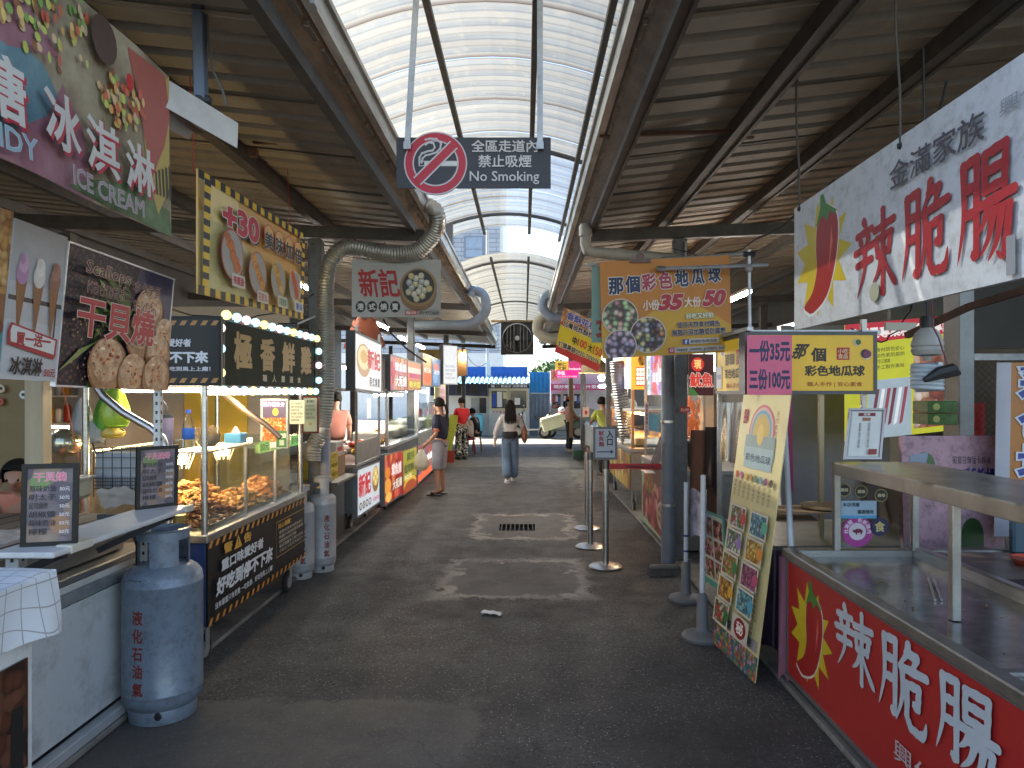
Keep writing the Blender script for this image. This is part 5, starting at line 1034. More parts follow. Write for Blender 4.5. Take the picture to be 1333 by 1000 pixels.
def tube_light(a, b_, label, r=.016, g=None, group='tube lights under the roofs', housing=True):
    a, b_ = Vector(a), Vector(b_); t = thing('tube_light', label, 'light', (a+b_)/2, 0, group); m = MB(); m.tube([a, b_], r, g or tubeglow, 8); m.build('tube', t, True)
    if housing: m = MB(); m.bar(a+Vector((0, 0, .04)), b_+Vector((0, 0, .04)), .06, .03, whitep); m.build('housing', t)
    return t
tube_light((-2.55, 4.42, 1.715), (-1.98, 4.42, 1.715), 'lit tube below the black hazard notice', .014, glow('lit_tube_warm', 'fff0d4', 9)); tube_light((-2.0, 4.5, 1.70), (-2.0, 5.7, 1.70), 'lit tube below the bulb framed lightbox', .014, MATS['lit_tube_warm'])
m = MB(); m.tube([at(290, 512, 5.0), at(320, 535, 5.0), at(345, 552, 5.0), at(365, 570, 5.0)], .02, mat('copper_brown_pipe', (.3, .2, .14), .35, .6), 8); m.build('brown_pipe', label='brown pipe slanting behind the glass case', cat='pipe', smooth=True)
m = MB(); m.tube([at(355, 443, 5.8), at(380, 425, 5.8), at(410, 412, 5.8)], .008, whitep, 6); m.box(at(372, 424, 5.8)-Vector((.06, .03, .02)), at(372, 424, 5.8)+Vector((.1, .03, .02)), black, .008); m.build('clip_lamp', label='thin arm with black clip lamp above the bulb sign', cat='lamp')
# ================================================================== STALL 3 (dumplings) AND BEYOND, LEFT
b = facing('dumpling_banner', 'white dumpling stall banner with a bamboo steamer hung under the ribbed duct', 'banner', 458, 338, 573.5, 413, 6.9, th=.006, bg='b4b3b0', sag=.006)
A = b.W/b.H
b.text('新記', .08, .34, .53, .84, 'b02428', .028, slant=-.1)
for i, ch in enumerate('港式燒賣'): x = .1+i*.13; b.ell(x, .18, .056, '1a1a1c', .1, 24); b.text(ch, x-.038, .12, x+.038, .24, 'dcdcd8', .03)
b.ell(.75, .42, .205, '5a4630', .30, 36); b.ell(.75, .35, .195, '8a6c48', .24, 36); b.rect(.555, .35, .945, .5, '8a6c48'); b.ell(.75, .5, .2, '7c6040', .31, 36); b.ell(.75, .52, .21, 'a08058', .33, 36); b.ell(.75, .53, .18, '3a3a38', .29, 36)
rc = random.Random(4)
for i in range(16):
    a = i*2.4; q = math.sqrt((i+.5)/16)*.14; x = .75+q*math.cos(a); y = .53+q*1.6*math.sin(a); c = rc.choice(['d8d4c4', 'c8c8b4', 'd8c890', 'b8b8c0']); b.ell(x, y, .036, '8a8878', .062, 14, .4); b.ell(x-.003, y+.008, .031, c, .052, 14, .4); b.ell(x, y+.02, .012, 'e8c870' if i > 10 else 'f0efe8', .018, 8, .4)
b.rect(.6, .04, .74, .11, 'c05048'); b.text('電話', .61, .05, .73, .1, 'e8dcd8', .02); b.text('0919772600', .76, .04, .985, .1, '2a2a2c', .01); b.rect(.6, .12, .99, .125, '3a3a3c'); b.done()
for x in (460, 571): string(at(x, 339, 6.9), at(x+1, 296, 6.95), 'hanging_string', 'thin wire holding the %s corner of the dumpling banner' % ('left' if x < 500 else 'right'), .002, black, group='wires of the dumpling banner')
lbw = dict(th=.10, emit=.75)
def emi(v): return v
# dumpling stall body
DC = thing('dumpling_stall', 'dumpling stall with lit white lower sign left of the man in dark shirt', 'food stall', (-2.4, 9, 0))
m = MB(); m.box((-2.75, 8.55, .24), (-2.04, 9.8, .80), steel_d); m.build('body', DC); m = MB(); m.box((-2.76, 8.45, .80), (-2.0, 9.85, .84), steel, .005); m.build('counter_top', DC)
m = MB(); m.box((-2.02, 8.48, .84), (-2.01, 9.85, 1.1), steel_d); m.build('splash_guard', DC)
for y in (8.5, 9.82): m = MB(); m.box((-2.03, y-.015, .84), (-2.0, y+.015, 2.5), steel); m.build('post', DC)
caster(DC, -2.15, 8.75, zt=.24); caster(DC, -2.15, 9.6, zt=.24); caster(DC, -2.5, 8.75, zt=.24)
m = MB(); m.box((-2.85, 7.6, .03), (-2.12, 8.35, .72), mat('dark_steel_cabinet', (.1, .1, .1), .4, .6, dirt=.3)); m.box((-2.86, 7.5, .72), (-1.98, 8.42, .745), steel_d); m.build('steel_cabinet', label='dark steel cabinet with folding ledge left of the dumpling sign', cat='cabinet')
def lower(root, X, a, b_, bg, emit=.12, th=.05):
    return side('', '', '', X, *a, *b_, bg=bg, emit=emit, th=th, root=root, part='lower_lightbox', frame='8a8c90', fw=.012)
b = lower(DC, -1.985, (465, 609, 671), (494, 600, 654), 'c8d4dc'); b.text('新記', .05, .35, .58, .88, 'c03038', .05); b.ell(.8, .62, .16, '8a6838', .3); b.ell(.8, .68, .14, 'd8c078', .22)
for i in range(9): b.ell(.72+.08*(i % 3), .55+.1*(i//3), .035, 'e8dca0' if i % 2 else 'c8a850', .05, 10, .4)
for i, ch in enumerate('港式燒賣'): b.ell(.13+i*.13, .18, .055, '202022', .085, 14); b.text(ch, .09+i*.13, .13, .17+i*.13, .23, 'e8e8e8', .02)
b.text('燒賣專賣', .66, .12, .94, .22, 'c07090', .02); b.done()
b = side('', '', '', -1.985, 462, 434, 502, 496.5, 442, 512, bg='d8dadc', emit=.14, th=.1, root=DC, part='upper_lightbox', frame='6a6c70', fw=.015)
b.ell(.3, .55, .25, 'b09070', .3); b.ell(.3, .6, .21, 'd8c8a0', .22); b.ell(.3, .62, .12, 'c09a60', .12); b.text('新記', .42, .42, .95, .8, 'b03038', .05)
for i, ch in enumerate('港式燒賣'): b.text(ch, .5+i*.11, .1, .59+i*.11, .28, '3a3a40', .03)
b.done()
m = MB(); m.box((-2.5, 8.0, .746), (-2.12, 8.38, .98), card, .004); m.build('cardboard_box', label='brown cardboard box on the ledge beside the yellow crate', cat='box')
m = MB(); m.box((-2.55, 8.1, .982), (-2.15, 8.4, 1.13), mat('white_carton', (.55, .53, .5), .6), .004); m.box((-2.149, 8.15, 1.02), (-2.147, 8.35, 1.07), ink('c04858')); m.build('carton', label='white carton with pink script on top of the brown box', cat='box')
t = thing('yellow_crate', 'stack of yellow plastic crates by the duct foot', 'crate', (-2.2, 7.75, .75)); ycr = mat('yellow_crate_plastic', (.65, .48, .05), .45)
for k in range(3):
    m = MB(); z = .748+k*.1; m.box((-2.4, 7.7, z), (-2.1, 7.98, z+.015), ycr); m.box((-2.4, 7.7, z+.016), (-2.1, 7.71, z+.095), ycr); m.box((-2.11, 7.71, z+.075), (-2.1, 7.98, z+.095), ycr); m.box((-2.11, 7.71, z+.016), (-2.1, 7.98, z+.03), ycr)
    for i in range(5): m.box((-2.11, 7.72+i*.06, z+.03), (-2.1, 7.73+i*.06, z+.075), ycr)
    m.build('crate_tier', t)
m = MB(); rc = random.Random(2)
for i in range(26): m.ball((-2.2+rc.uniform(-.12, .12), 9.2+rc.uniform(-.3, .3), .95+rc.uniform(-.05, .12)), rc.uniform(.03, .06), mat('packet_%d' % (i % 4), ['c83a28', 'd86a38', 'e8c060', 'e0d8d0'][i % 4], .35, coat=.3), 8, (1, 1.3, .8), None, .2)
m.build('snack_packets', label='red and orange packets piled behind the steel splash guard', cat='packets', kind='stuff')
m = MB(); m.box((-3.7, 9.7, .04), (-2.85, 9.75, 2.4), mat('steel_fridge_wall', (.16, .14, .12), .35, .7)); m.build('fridge_door', label='brown grey steel fridge behind the dumpling counter', cat='fridge')
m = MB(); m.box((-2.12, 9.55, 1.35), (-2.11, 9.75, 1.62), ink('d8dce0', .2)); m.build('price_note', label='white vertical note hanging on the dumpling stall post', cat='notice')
m = MB(); m.grid(lambda u, v: Vector((-2.3+.3*math.cos(u*6.28)*(.5+.5*v), 10.2+.2*math.sin(u*6.28)*(.5+.5*v), 2.75-.4*v+.03*math.sin(u*30))), 30, 8, mat('flame_lantern', (.35, .1, .05), .6)); m.build('paper_lantern', label='reddish cloth lantern above the second left lightbox', cat='lantern', smooth=True)
# stall 4
S4 = cart('stall with red and yellow lit panels beyond the dumpling stall', -1.97, -2.75, 10.2, 13.0, grey_p, zb=.27, zt=.88, name='food_stall')
pink = 'c83848'
b = lower(S4, -1.955, (500.5, 590, 654), (524, 584.5, 643), 'b02828'); b.rect(0, 0, 1, 1, food('print_red_takoyaki', ['c84030', 'e88a48', 'b02828', 'd86850', 'a82030'], 5, .12, dark=.6, warp=1)); b.ell(.16, .35, .18, 'e8a040', .16); b.ell(.2, .12, .16, 'f0c060', .1); b.ell(.15, .62, .14, 'd88030', .12); b.text('章魚燒', .35, .5, .92, .78, 'f0e0e0', .05); b.text('大阪燒', .4, .2, .95, .42, 'e8e0d0', .05, out='301818'); b.done()
b = lower(S4, -1.955, (524.5, 584, 643), (542.5, 580.5, 632.5), 'a8a038'); b.rect(0, 0, 1, .28, 'a83820'); b.ell(.5, .18, .45, 'e8c040', .16); b.ell(.5, .12, .42, 'b05028', .14); b.text('起司熱狗', .08, .45, .92, .65, '3a4a20', .05); b.text('雞排', .25, .72, .8, .92, '5a6a28', .05); b.text('50元', .1, .3, .6, .42, 'f8f0c0', .04); b.done()
def upper(root, X, a, b_, bg, th=.12): return side('', '', '', X, *a, *b_, bg=bg, emit=.12, th=th, root=root, part='upper_lightbox', frame='787a80', fw=.012)
b = upper(S4, -1.955, (508, 461.5, 508.5), (530, 468.5, 508.5), 'c86060'); b.rect(0, 0, 1, 1, food('print_pink_food', ['d87080', 'e8a060', 'c85068', 'e8c088', 'd89090'], 5, .12, dark=.65, warp=1)); b.text('章魚燒', .25, .55, .95, .85, 'f8e8f0', .06, out='a82050'); b.text('大阪燒', .25, .1, .95, .45, 'f0f0f0', .05, out='401828'); b.done()
b = upper(S4, -1.955, (530.5, 468.5, 508.5), (548, 475, 508.5), 'd88a60'); b.rect(0, .6, 1, .8, 'e8d8c8'); b.text('爆漿起司', .1, .42, .95, .6, 'c03078', .05); b.text('熱狗堡', .1, .08, .95, .34, 'e0d040', .06, out='583818'); b.done()
m = MB(); m.box((-2.5, 10.12, 1.72), (-2.0, 10.16, 2.2), mat('brown_grey_panel', (.14, .12, .1), .5)); m.build('side_panel', S4); m = MB(); m.box((-2.75, 10.2, 1.72), (-2.0, 13, 1.76), steel_d); m.build('canopy_base', S4)
for y in (10.24, 12.95): m = MB(); m.box((-2.01, y-.02, .93), (-1.97, y+.02, 1.72), steel); m.build('post', S4)
m = MB(); m.box((-1.985, 10.3, .935), (-1.98, 12.9, 1.3), glass); m.build('glass_front', S4); m = MB(); m.box((-2.55, 10.4, .935), (-2.1, 12.8, 1.12), mat('warm_white_trays', (.6, .55, .46), .5), .03); m.build('tray', S4)
heap((-2.2, 10.6, .935), .12, .2, .18, ['d89030', 'e0a850', 'c87828'], 120, .02, .035, 'golden snacks behind glass of the red lit stall', 'snack_tray', 11)
# stall 5
S5 = cart('stall with pink blue panels where the man in dark shirt stands', -1.97, -2.75, 13.15, 16.2, steel_d, zb=.3, zt=.9, name='food_stall')
b = lower(S5, -1.955, (543.5, 580, 632), (565, 569, 610), 'a86a78', .4); b.rect(0, 0, 1, 1, food('print_mixed_panel', ['8a6a98', 'c87a78', '5a6aa8', 'c89060', 'b85858'], 3, .1, dark=.7, warp=1)); b.rect(0, 0, 1, .2, 'a84828'); b.text('果汁冰沙', .1, .4, .9, .6, 'e8e0f0', .03); b.done()
b = upper(S5, -1.955, (550, 460, 503), (562, 465, 503), 'd88850'); b.ell(.5, .3, .45, 'e86a30', .2); b.ell(.5, .75, .4, 'e8b070', .18); b.text('烤玉米', .15, .42, .9, .6, 'f8ecd8', .04); b.done()
b = upper(S5, -1.955, (562.5, 465, 503), (573, 470, 503), '5a80b0'); b.ell(.5, .7, .35, 'd88070', .15); b.ell(.4, .3, .3, '88a8d0', .2); b.text('冰沙', .2, .42, .9, .6, 'f8f0ff', .04); b.done()
m = MB(); m.box((-1.985, 13.3, .955), (-1.98, 16, 1.5), glass); m.build('glass_front', S5); m = MB(); m.box((-2.6, 13.3, .955), (-2.1, 15.9, 1.15), mat('pale_goods', (.6, .6, .55), .5, var=.4, vs=8), .03); m.build('tray', S5)
for y in (13.2, 14.6, 16.1): m = MB(); m.box((-2.01, y-.02, .95), (-1.97, y+.02, 1.8), steel); m.build('post', S5)
tube_light((-2.2, 13.3, 1.72), (-2.2, 15.8, 1.72), 'white tube over the goods of the stall behind the man', .02)
tube_light((-2.2, 10.4, 1.66), (-2.2, 12.7, 1.66), 'white tube over the trays of the red lit stall', .02)
tube_light((-2.2, 8.6, 2.0), (-2.2, 9.7, 2.0), 'white tube over the dumpling counter', .018)
# stall 6 and clutter
b = Board('white_box_sign', 'white lightbox turned toward the aisle beyond the orange blue sign', 'light sign', at(577, 500, 16.6), Vector((.28, .5, 0)), Vector((0, 0, .92)), th=.1, bg='d0d4d8', emit=.15, frame='9a9ca0'); b.lines(.15, .1, .85, .5, 4, '8a90a0'); b.done()
b = facing('yellow_box_sign', 'ochre box sign behind the white lightbox', 'light sign', 545, 455, 573, 480, 17.2, th=.2, bg='8a7030'); b.text('小吃', .3, .3, .7, .8, '4a3a20', .03); b.done()
b = facing('wooden_cabinet_panel', 'brown wooden hanging cabinet beside the bare bulb', 'cabinet', 592, 455, 607, 489, 17.8, th=.4, bg='5a3c18'); b.done()
m = MB(); m.ball(at(602, 464, 17.6), .09, glow('bare_bulb', 'fff0d0', 30), 10); m.tube([at(602, 460, 17.6), at(602, 448, 17.6)], .02, black, 6); m.build('bare_bulb', label='bright bare bulb hanging before the last left column', cat='bulb')
t = thing('folding_sign', 'neon yellow standing sign board beside the person in the red shirt', 'sign', at(598, 602, 16.6)); yel = mat('neon_yellow_board', (.55, .58, .04), .5)
A0 = at(585, 604, 16.7); m = MB(); m.bar(A0+Vector((-.05, 0, .3)), A0+Vector((.1, .1, 1.15)), .02, .2, yel, up=(1, 0, 0)); m.build('board', t); m = MB(); m.obox(A0+Vector((.0, -.02, .17)), (.24, .06, .28), .1, ink('b83a18')); m.build('base', t)
m = MB(); m.box((-2.9, 16.8, .03), (-2.05, 18.6, .95), mat('yellow_green_drape', (.6, .55, .2), .7, var=.3)); m.build('draped_table', label='yellow green draped table behind the neon sign', cat='table')
b = side('hanging_menu', 'tall yellow and white menu sheets hanging over the draped table', 'menu', -2.0, 566, 500, 560, 580, 497, 556, th=.01, bg='d8cfa0', emit=.05); b.rect(0, 0, .4, .9, 'a8a830'); b.rect(.45, .3, .95, .95, 'd8b8c0'); b.lines(.05, .1, .9, .9, 5, '9a5a60'); b.done()
# tube lights under the left roof
for i, (a, c, lb) in enumerate((((391, 372), (412, 381), 'first lit tube right of the +30 sign'), ((489, 419), (507, 431), 'lit tube below the dumpling banner'), ((519, 437), (531, 446), 'lit tube left of the second column'), ((541, 447), (553, 456), 'lit tube right of the second column'))):
    Y = (10., 12., 13.5, 15)[i]; p = at(*a, Y-.55); q = at(*c, Y+.4); q.x = (q.x+p.x)/2; p.x = q.x; p.z = q.z = (p.z+q.z)/2; tube_light(p, q, lb, .022)
m = MB(); m.tube([at(499, 416, 9), at(510, 435, 9), at(530, 455, 9), at(555, 472, 9)], .012, black, 6); m.build('sagging_cable', label='black cable drooping past the second left column', cat='cable')
# ================================================================== RIGHT: chili sausage stall
def chili(b, cx, cy, w, h, out):
    # plain chilli pepper over a yellow starburst
    star = []
    for i in range(22):
        a = 2*math.pi*i/22; q = 1 if i % 2 == 0 else .62; star.append((cx+w*.62*q*math.cos(a), cy+h*.55*q*math.sin(a)))
    b.shape(star, 'c8b020')
    L = [(-.32, -.48), (-.18, -.5), (.12, -.38), (.3, -.1), (.36, .18), (.3, .36), (.1, .42), (-.08, .34), (-.12, .1), (-.1, -.1), (-.2, -.3), (-.4, -.42)]
    def loop(sc): 
        k = len(L); P = []
        for i in range(k):
            p0, p1, p2, p3 = [Vector(L[(i+j-1) % k]) for j in range(4)]
            for u in (0, .33, .66): P.append(.5*((2*p1)+(-p0+p2)*u+(2*p0-5*p1+4*p2-p3)*u*u+(-p0+3*p1-3*p2+p3)*u**3))
        return [(cx+p.x*w*sc, cy+p.y*h*sc) for p in P]
    b.shape(loop(1.06), out); b.shape(loop(1.0), '9c1c1c'); b.shape([(cx+.16*w, cy-.15*h), (cx+.25*w, cy+.1*h), (cx+.22*w, cy+.25*h), (cx+.2*w, cy+.1*h)], 'd06858')
    b.shape([(cx-.12*w, cy+.30*h), (cx-.02*w, cy+.46*h), (cx-.02*w, cy+.58*h), (cx+.05*w, cy+.58*h), (cx+.1*w, cy+.48*h), (cx+.34*w, cy+.36*h), (cx+.26*w, cy+.34*h), (cx+.2*w, cy+.39*h), (cx+.12*w, cy+.31*h), (cx+.04*w, cy+.38*h)], '3c7a2c')
b = side('chili_sausage_sign', 'big hanging white sign with a red chilli and red characters, top right', 'sign', 1.52, 1034, 272, 430, 1420, 9, 341, th=.02, bg='b4bac2', bgm=mat('scuffed_white_sign', (.56, .58, .6), .5, var=.05, dirt=.5, dcol='5a5850', ds=14))
chili(b, .175, .5, .26, .80, 'd8dada')
b.brush('辣', .35, .11, .52, .62, 'a01e28', .1); b.brush('脆', .55, .12, .695, .63, 'a01e28', .1); b.brush('腸', .727, .12, .86, .65, 'a01e28', .1)
b.text('金滿家族', .51, .70, .80, .86, '44424a', .015); b.text('興仁店', .835, .76, .97, .84, '8a8a90', .0); b.rect(.85, .02, .87, .2, '8a8c90'); b.ell(.45, .12, .02, 'a8a890'); b.done()
for i, (px, py, top) in enumerate(((1041, 272, 60), (1172, 190, -40))):
    p = onx(px, py, 1.52); z = roof_z(1, 1.52)-.06; q = Vector((1.5, p.y, z)); mm_ = black if i == 0 else galv
    m = MB(); m.tube([p, p.lerp(q, .3)+Vector((.004, 0, 0)), p.lerp(q, .6)+Vector((-.006, 0, 0)), q], .006 if i == 0 else .005, mat('grimy_wire', (.06, .05, .04), .7), 6); m.ball(p.lerp(q, .97), .014, black, 6, (1, 1, 3)); m.ball(p, .016, black, 6)
    m.build('hanging_wire', label=['frayed wire holding the far corner of the chilli sign', 'knotted wire holding the top edge of the chilli sign above its characters'][i], cat='wire', group='wires of the chilli sign')
CC = thing('sausage_cart', 'red fronted sausage cart with stainless counter, right foreground', 'food cart', (2, 3, 0))
redm = mat('red_painted_board', (.40, .024, .02), .35, var=.06, dirt=.2, dcol='3c0c0a', ds=5)
b = Board('', '', '', (1.51, 4.08, .085), (0, -2.6, 0), (0, 0, .665), th=.02, bgm=redm, root=CC, part='front_panel', frame='6a6c6c', fw=.01)
# positions measured along the board: u = distance from the far end / 2.6
U_ = lambda px: (4.08-1.51*FPX/(px-VX))/2.6
chili(b, .125, .5, .17, .74, 'd8c8b8')
b.brush('辣', U_(1088), .47, U_(1137), .93, 'b4bcc2', .115); b.brush('脆', U_(1146), .44, U_(1207), .93, 'b4bcc2', .115); b.brush('腸', U_(1222), .48, U_(1300), .93, 'b4bcc2', .115); b.text('興仁店', U_(1168), .2, U_(1255), .33, 'b8b0b0', .0)
b.done()
m = MB(); m.box((1.535, 1.3, .1), (2.75, 4.06, .70), dark_p); m.build('body', CC)
m = MB(); m.box((1.49, 1.25, .752), (1.56, 4.12, .80), steel_d, .006); m.box((1.56, 4.06, .752), (2.9, 4.12, .80), steel_d, .005); m.box((2.22, 1.25, .752), (2.27, 4.058, .82), steel, .005); m.build('counter_rim', CC)
traymt = mat('greasy_steel_tray', (.32, .325, .325), .22, .95, var=.4, vs=6, dirt=.55, dcol='1c1612', ds=5, bump=.05, bs=12)
m = MB(); m.box((1.562, 1.25, .735), (2.219, 4.058, .758), traymt); m.box((1.562, 2.35, .759), (2.219, 2.39, .772), steel_d); m.build('sunken_tray', CC); m = MB(); m.box((2.272, 1.25, .752), (3.3, 4.058, .79), mat('worn_back_counter', (.22, .17, .14), .35, .4, var=.3, dirt=.5)); m.build('back_counter', CC)
m = MB(); m.box((1.76, 1.3, 1.27), (2.24, 4.05, 1.305), steel, .004); m.box((1.755, 1.3, 1.235), (1.775, 4.06, 1.3), steel_d, .003); m.build('top_shelf', CC)
for (x, y) in ((1.775, 4.04), (1.775, 2.93), (2.22, 4.04), (2.22, 2.93)): m = MB(); m.box((x-.018, y-.018, .80 if y > 3.5 else .76), (x+.018, y+.018, 1.236), steel_d, .003); m.build('upright', CC)
m = MB(); m.box((1.795, 4.045, .81), (2.2, 4.05, 1.234), glassm('grubby_glass', (.75, .72, .68), .3, .1)); m.build('end_glass', CC)
# stickers on the end glass
def sticker(px, py, r, cols, txt, label, Y=4.035):
    t = thing('sticker', label, 'sticker', at(px, py, Y)); b = Board('', '', '', at(px, py, Y)-Vector((r, 0, r)), Vector((2*r, 0, 0)), Vector((0, 0, 2*r)), th=.0005, bg=cols[-1], root=t, part='backing'); 
    t.children[0].hide_render = False
    return b, t
def round_sticker(px, py, r, cols, txt, tc, label, pig=False):
    t = thing('sticker', label, 'sticker', at(px, py, 4.04), 0, 'round stickers on the cart glass'); c = at(px, py, 4.038); m = MB(); k = 0
    for cc, q in cols: k += 1; m.add([c+Vector((r*q*math.cos(a), -.0004*k, r*q*math.sin(a))) for a in [2*math.pi*i/32 for i in range(32)]], [tuple(range(32))], ink(cc))
    m.build('disc', t); m = MB(); v, f = glyphs(txt, .03); w = max(p[0] for p in v)
    if pig:
        ps = [(-.36, .02), (-.3, .14), (-.18, .12), (-.1, .2), (.2, .2), (.34, .1), (.4, .0), (.34, -.05), (.3, -.2), (.24, -.2), (.22, -.08), (-.02, -.1), (-.06, -.24), (-.12, -.24), (-.14, -.08), (-.28, -.06)]
        m.add([c+Vector((x*r*.9, -.003, z*r*.9)) for x, z in ps], [tuple(range(len(ps)))], ink('6a2440'))
        for i, ch in enumerate('台灣豬 新鮮豬肉'):
            if ch == ' ': continue
            v, f = glyphs(ch, .03); a = math.pi*1.0-math.pi*i/7; R2 = Matrix.Rotation(a-math.pi/2, 2); vv = [R2 @ Vector(((p[0]-.5)*r*.3, (p[1]-.4)*r*.3)) for p in v]; m.add([c+Vector((r*.76*math.cos(a)+q.x, -.003, r*.76*math.sin(a)+q.y)) for q in vv], f, ink(tc))
    else: s = r*1.2/w; m.add([c+Vector(((p[0]-w/2)*s, -.003, (p[1]-.35)*s)) for p in v], f, ink(tc))
    m.build('lettering', t); return t
round_sticker(1116, 692, .088, (('a03a88', 1), ('d0c4cc', .56)), '豬', 'e0c8dc', 'magenta round pork origin sticker with a pig in its middle', True)
round_sticker(1145, 686, .052, (('1c1c40', 1), ('2a2a50', .9)), '食', 'c8b878', 'navy round sticker overlapping the magenta pork one')
for px, py, lb in ((1099, 638, 'left'), (1121, 640, 'middle'), (1147, 645, 'right')): round_sticker(px, py, .037, (('8a8048', 1), ('15130f', .86)), '美味', 'c8c0a0', lb+' one of three black and gold round stickers in a row')
b = facing('origin_notice', 'pale blue shop notice above the magenta pork sticker', 'notice', 1092, 652, 1141, 675, 4.036, th=.0015, bg='9ab4c8'); b.rect(0, 0, 1, .16, '4a9ac8'); b.text('本店供應', .1, .66, .55, .9, '26303a', .03); b.text('國產豬肉', .5, .25, .92, .5, '26303a', .03); b.done()
b = Board('counter_menu', 'red bordered menu in a clear stand leaning on the steel shelf', 'menu', at(1100, 597, 3.95), Vector((.195, -.0, 0)), Vector((.075, .1, .27)), th=.008, bg='8a3a34', frame='b8b4b0', fw=.006)
b.rect(.05, .03, .95, .97, 'b0b4b0'); b.rect(.08, .05, .92, .95, 'd0cfc8'); b.rect(.25, .86, .75, .93, '7a2a24'); b.text('菜單', .4, .872, .6, .92, 'e0d8d0', .02); b.rect(.38, .76, .62, .83, '9a6a48')
for c_ in (.3, .55): b.vtext('脆腸香腸大腸包小腸豬血糕', c_, .2, c_+.07, .72, '6a5a58', .0)
b.rect(.62, .07, .86, .18, '8a342c'); b.done()
# red bucket, dishes, gripper
m = MB(); m.lathe((2.62, 2.95, .792), [(0, 0), (.17, 0), (.21, .33), (.215, .33), (.2, .33), (.165, .012), (0, .012)], mat('red_bucket', (.22, .012, .02), .4, coat=.2), 28); m.build('red_bucket', label='dark red plastic bucket on the back counter at right', cat='bucket', smooth=True)
m = MB(); m.lathe((2.7, 3.75, .792), [(0, 0), (.09, 0), (.12, .03), (.1, .03), (0, .012)], mat('orange_red_dish', (.45, .07, .03), .4), 20); m.build('dish', label='shallow orange red dish on the back counter', cat='dish', smooth=True)
m = MB(); m.box((2.75, 3.99, .792), (3.15, 4.04, .98), mat('teal_basin', (.03, .08, .12), .4), .02); m.build('teal_crate', label='dark teal crate behind the orange red dish', cat='crate')
# ---------------- things hanging over the cart
t = thing('spiral_bulb', 'large unlit spiral bulb in a white socket hung under the chilli sign', 'bulb', at(1207, 470, 3.4)); c = at(1207, 470, 3.4); px = 3.4/FPX
m = MB(); m.lathe(c+Vector((0, 0, 58*px)), [(0, 0), (14*px*.6, 0), (15*px*.62, -6*px), (14*px*.6, -15*px), (0, -15*px)], black, 16); m.build('socket', t, True)
m = MB(); m.lathe(c, [(8*px, 43*px), (15*px, 36*px), (19*px, 24*px), (19.5*px, 20*px), (18*px, 18*px), (19.5*px, 14*px), (17*px, 8*px), (6*px, 6*px), (4*px, 0)], mat('dusty_white_plastic', (.4, .4, .38), .5, dirt=.6), 20); m.build('ballast', t, True)
m = MB(); pts = []
for i in range(121): a = i*.33; z = -4-34*i/120; rr = 17*(1-.0*abs(i-60)/60); pts.append(c+Vector((rr*px*math.cos(a), rr*px*math.sin(a), z*px)))
m.tube(pts, 3.1*px, mat('frosted_tube', (.42, .47, .52), .3), 8); m.build('spiral_tube', t, True)
m = MB(); m.tube([c+Vector((0, 0, 58*px)), c+Vector((.0, 0, .5)), c+Vector((-.02, 0, 1.5))], .006, black, 6); m.build('cord', t)
m = MB(); m.tube([at(1203, 495, 3.3), at(1222, 486, 3.3), at(1240, 482, 3.3), at(1250, 487, 3.3)], [.012, .03, .032, .008], mat('black_tape_bundle', (.02, .018, .016), .5), 8); m.tube([at(1235, 482, 3.3), at(1222, 440, 3.3), at(1214, 425, 3.3), at(1208, 300, 3.3)], .004, mat('red_black_wire', (.15, .03, .03), .5), 5); m.build('taped_plug', label='black taped cable bundle hanging beside the spiral bulb', cat='cable bundle', smooth=True)
m = MB(); m.bar(at(1180, 437, 3.6), at(1260, 400, 3.3), .03, .03, rust); m.bar(at(1260, 400, 3.3), at(1340, 376, 3.0), .03, .03, rust); m.build('rusty_arm', label='rusty bent rod between the spiral bulb and the chilli sign', cat='rod')
m = MB(); m.box(at(1153, 420, 4.2), at(1193, 430, 4.2)+Vector((0, .02, 0)), mat('cream_strip', (.5, .46, .36), .6)); m.build('power_strip', label='cream strip with dark sockets above the red yellow poster', cat='power strip')
# column and background behind cart
m = MB(); A = at(1238, 700, 5.2); m.box((A.x, 5.1, .03), (A.x+.11, 5.3, 3.5), mat('pale_dusty_column', (.26, .27, .27), .5, .3, dirt=.4), .005); m.build('column', label='grey steel column behind the spiral bulb', cat='column')
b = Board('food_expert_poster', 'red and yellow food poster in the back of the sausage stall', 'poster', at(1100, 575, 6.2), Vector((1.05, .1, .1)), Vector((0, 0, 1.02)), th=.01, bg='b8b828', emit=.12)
b.shape([(0, .82), (1, .85), (1, 1), (0, 1)], 'b02030'); b.text('我們是專業和美食專家', .02, .86, .95, .96, 'e8dcd8', .05); b.lines(.1, .58, .52, .78, 4, '3a3a28'); b.rect(.2, .0, .58, .5, '9aa8b0')
for i in range(6): b.shape([(.22+i*.05, .1), (.25+i*.05, .12), (.3+i*.05, .42), (.27+i*.05, .42)], ['6a2a38', 'd8d8d8', '8a3a48'][i % 3])
b.rect(.6, .05, .95, .75, food('print_meat_rolls', ['a86850', 'c8a890', '8a4838', 'd8c8b8'], 12, .1, warp=1, dark=.5)); b.done()
b = Board('pink_board', 'scuffed pink board with an upside down blue title leaning behind the cart', 'board', (2.33, 4.35, .45), Vector((.66, .06, 0)), Vector((0, .04, .98)), th=.03, bg='8a6472', bgm=mat('scuffed_pink', (.42, .25, .29), .6, dirt=.7, dcol='2a1a20', ds=16))
def flip(b, t, x0, y0, x1, y1, col, bold):   # characters the wrong way up
    v, f = glyphs(t, bold); ax, bx = min(p[0] for p in v), max(p[0] for p in v); ay, by = min(p[1] for p in v), max(p[1] for p in v); k = b.lay(); b.le.add([b.P(x1-(x1-x0)*(x-ax)/(bx-ax), y1-(y1-y0)*(y-ay)/(by-ay), k) for x, y in v], f, ink(col))
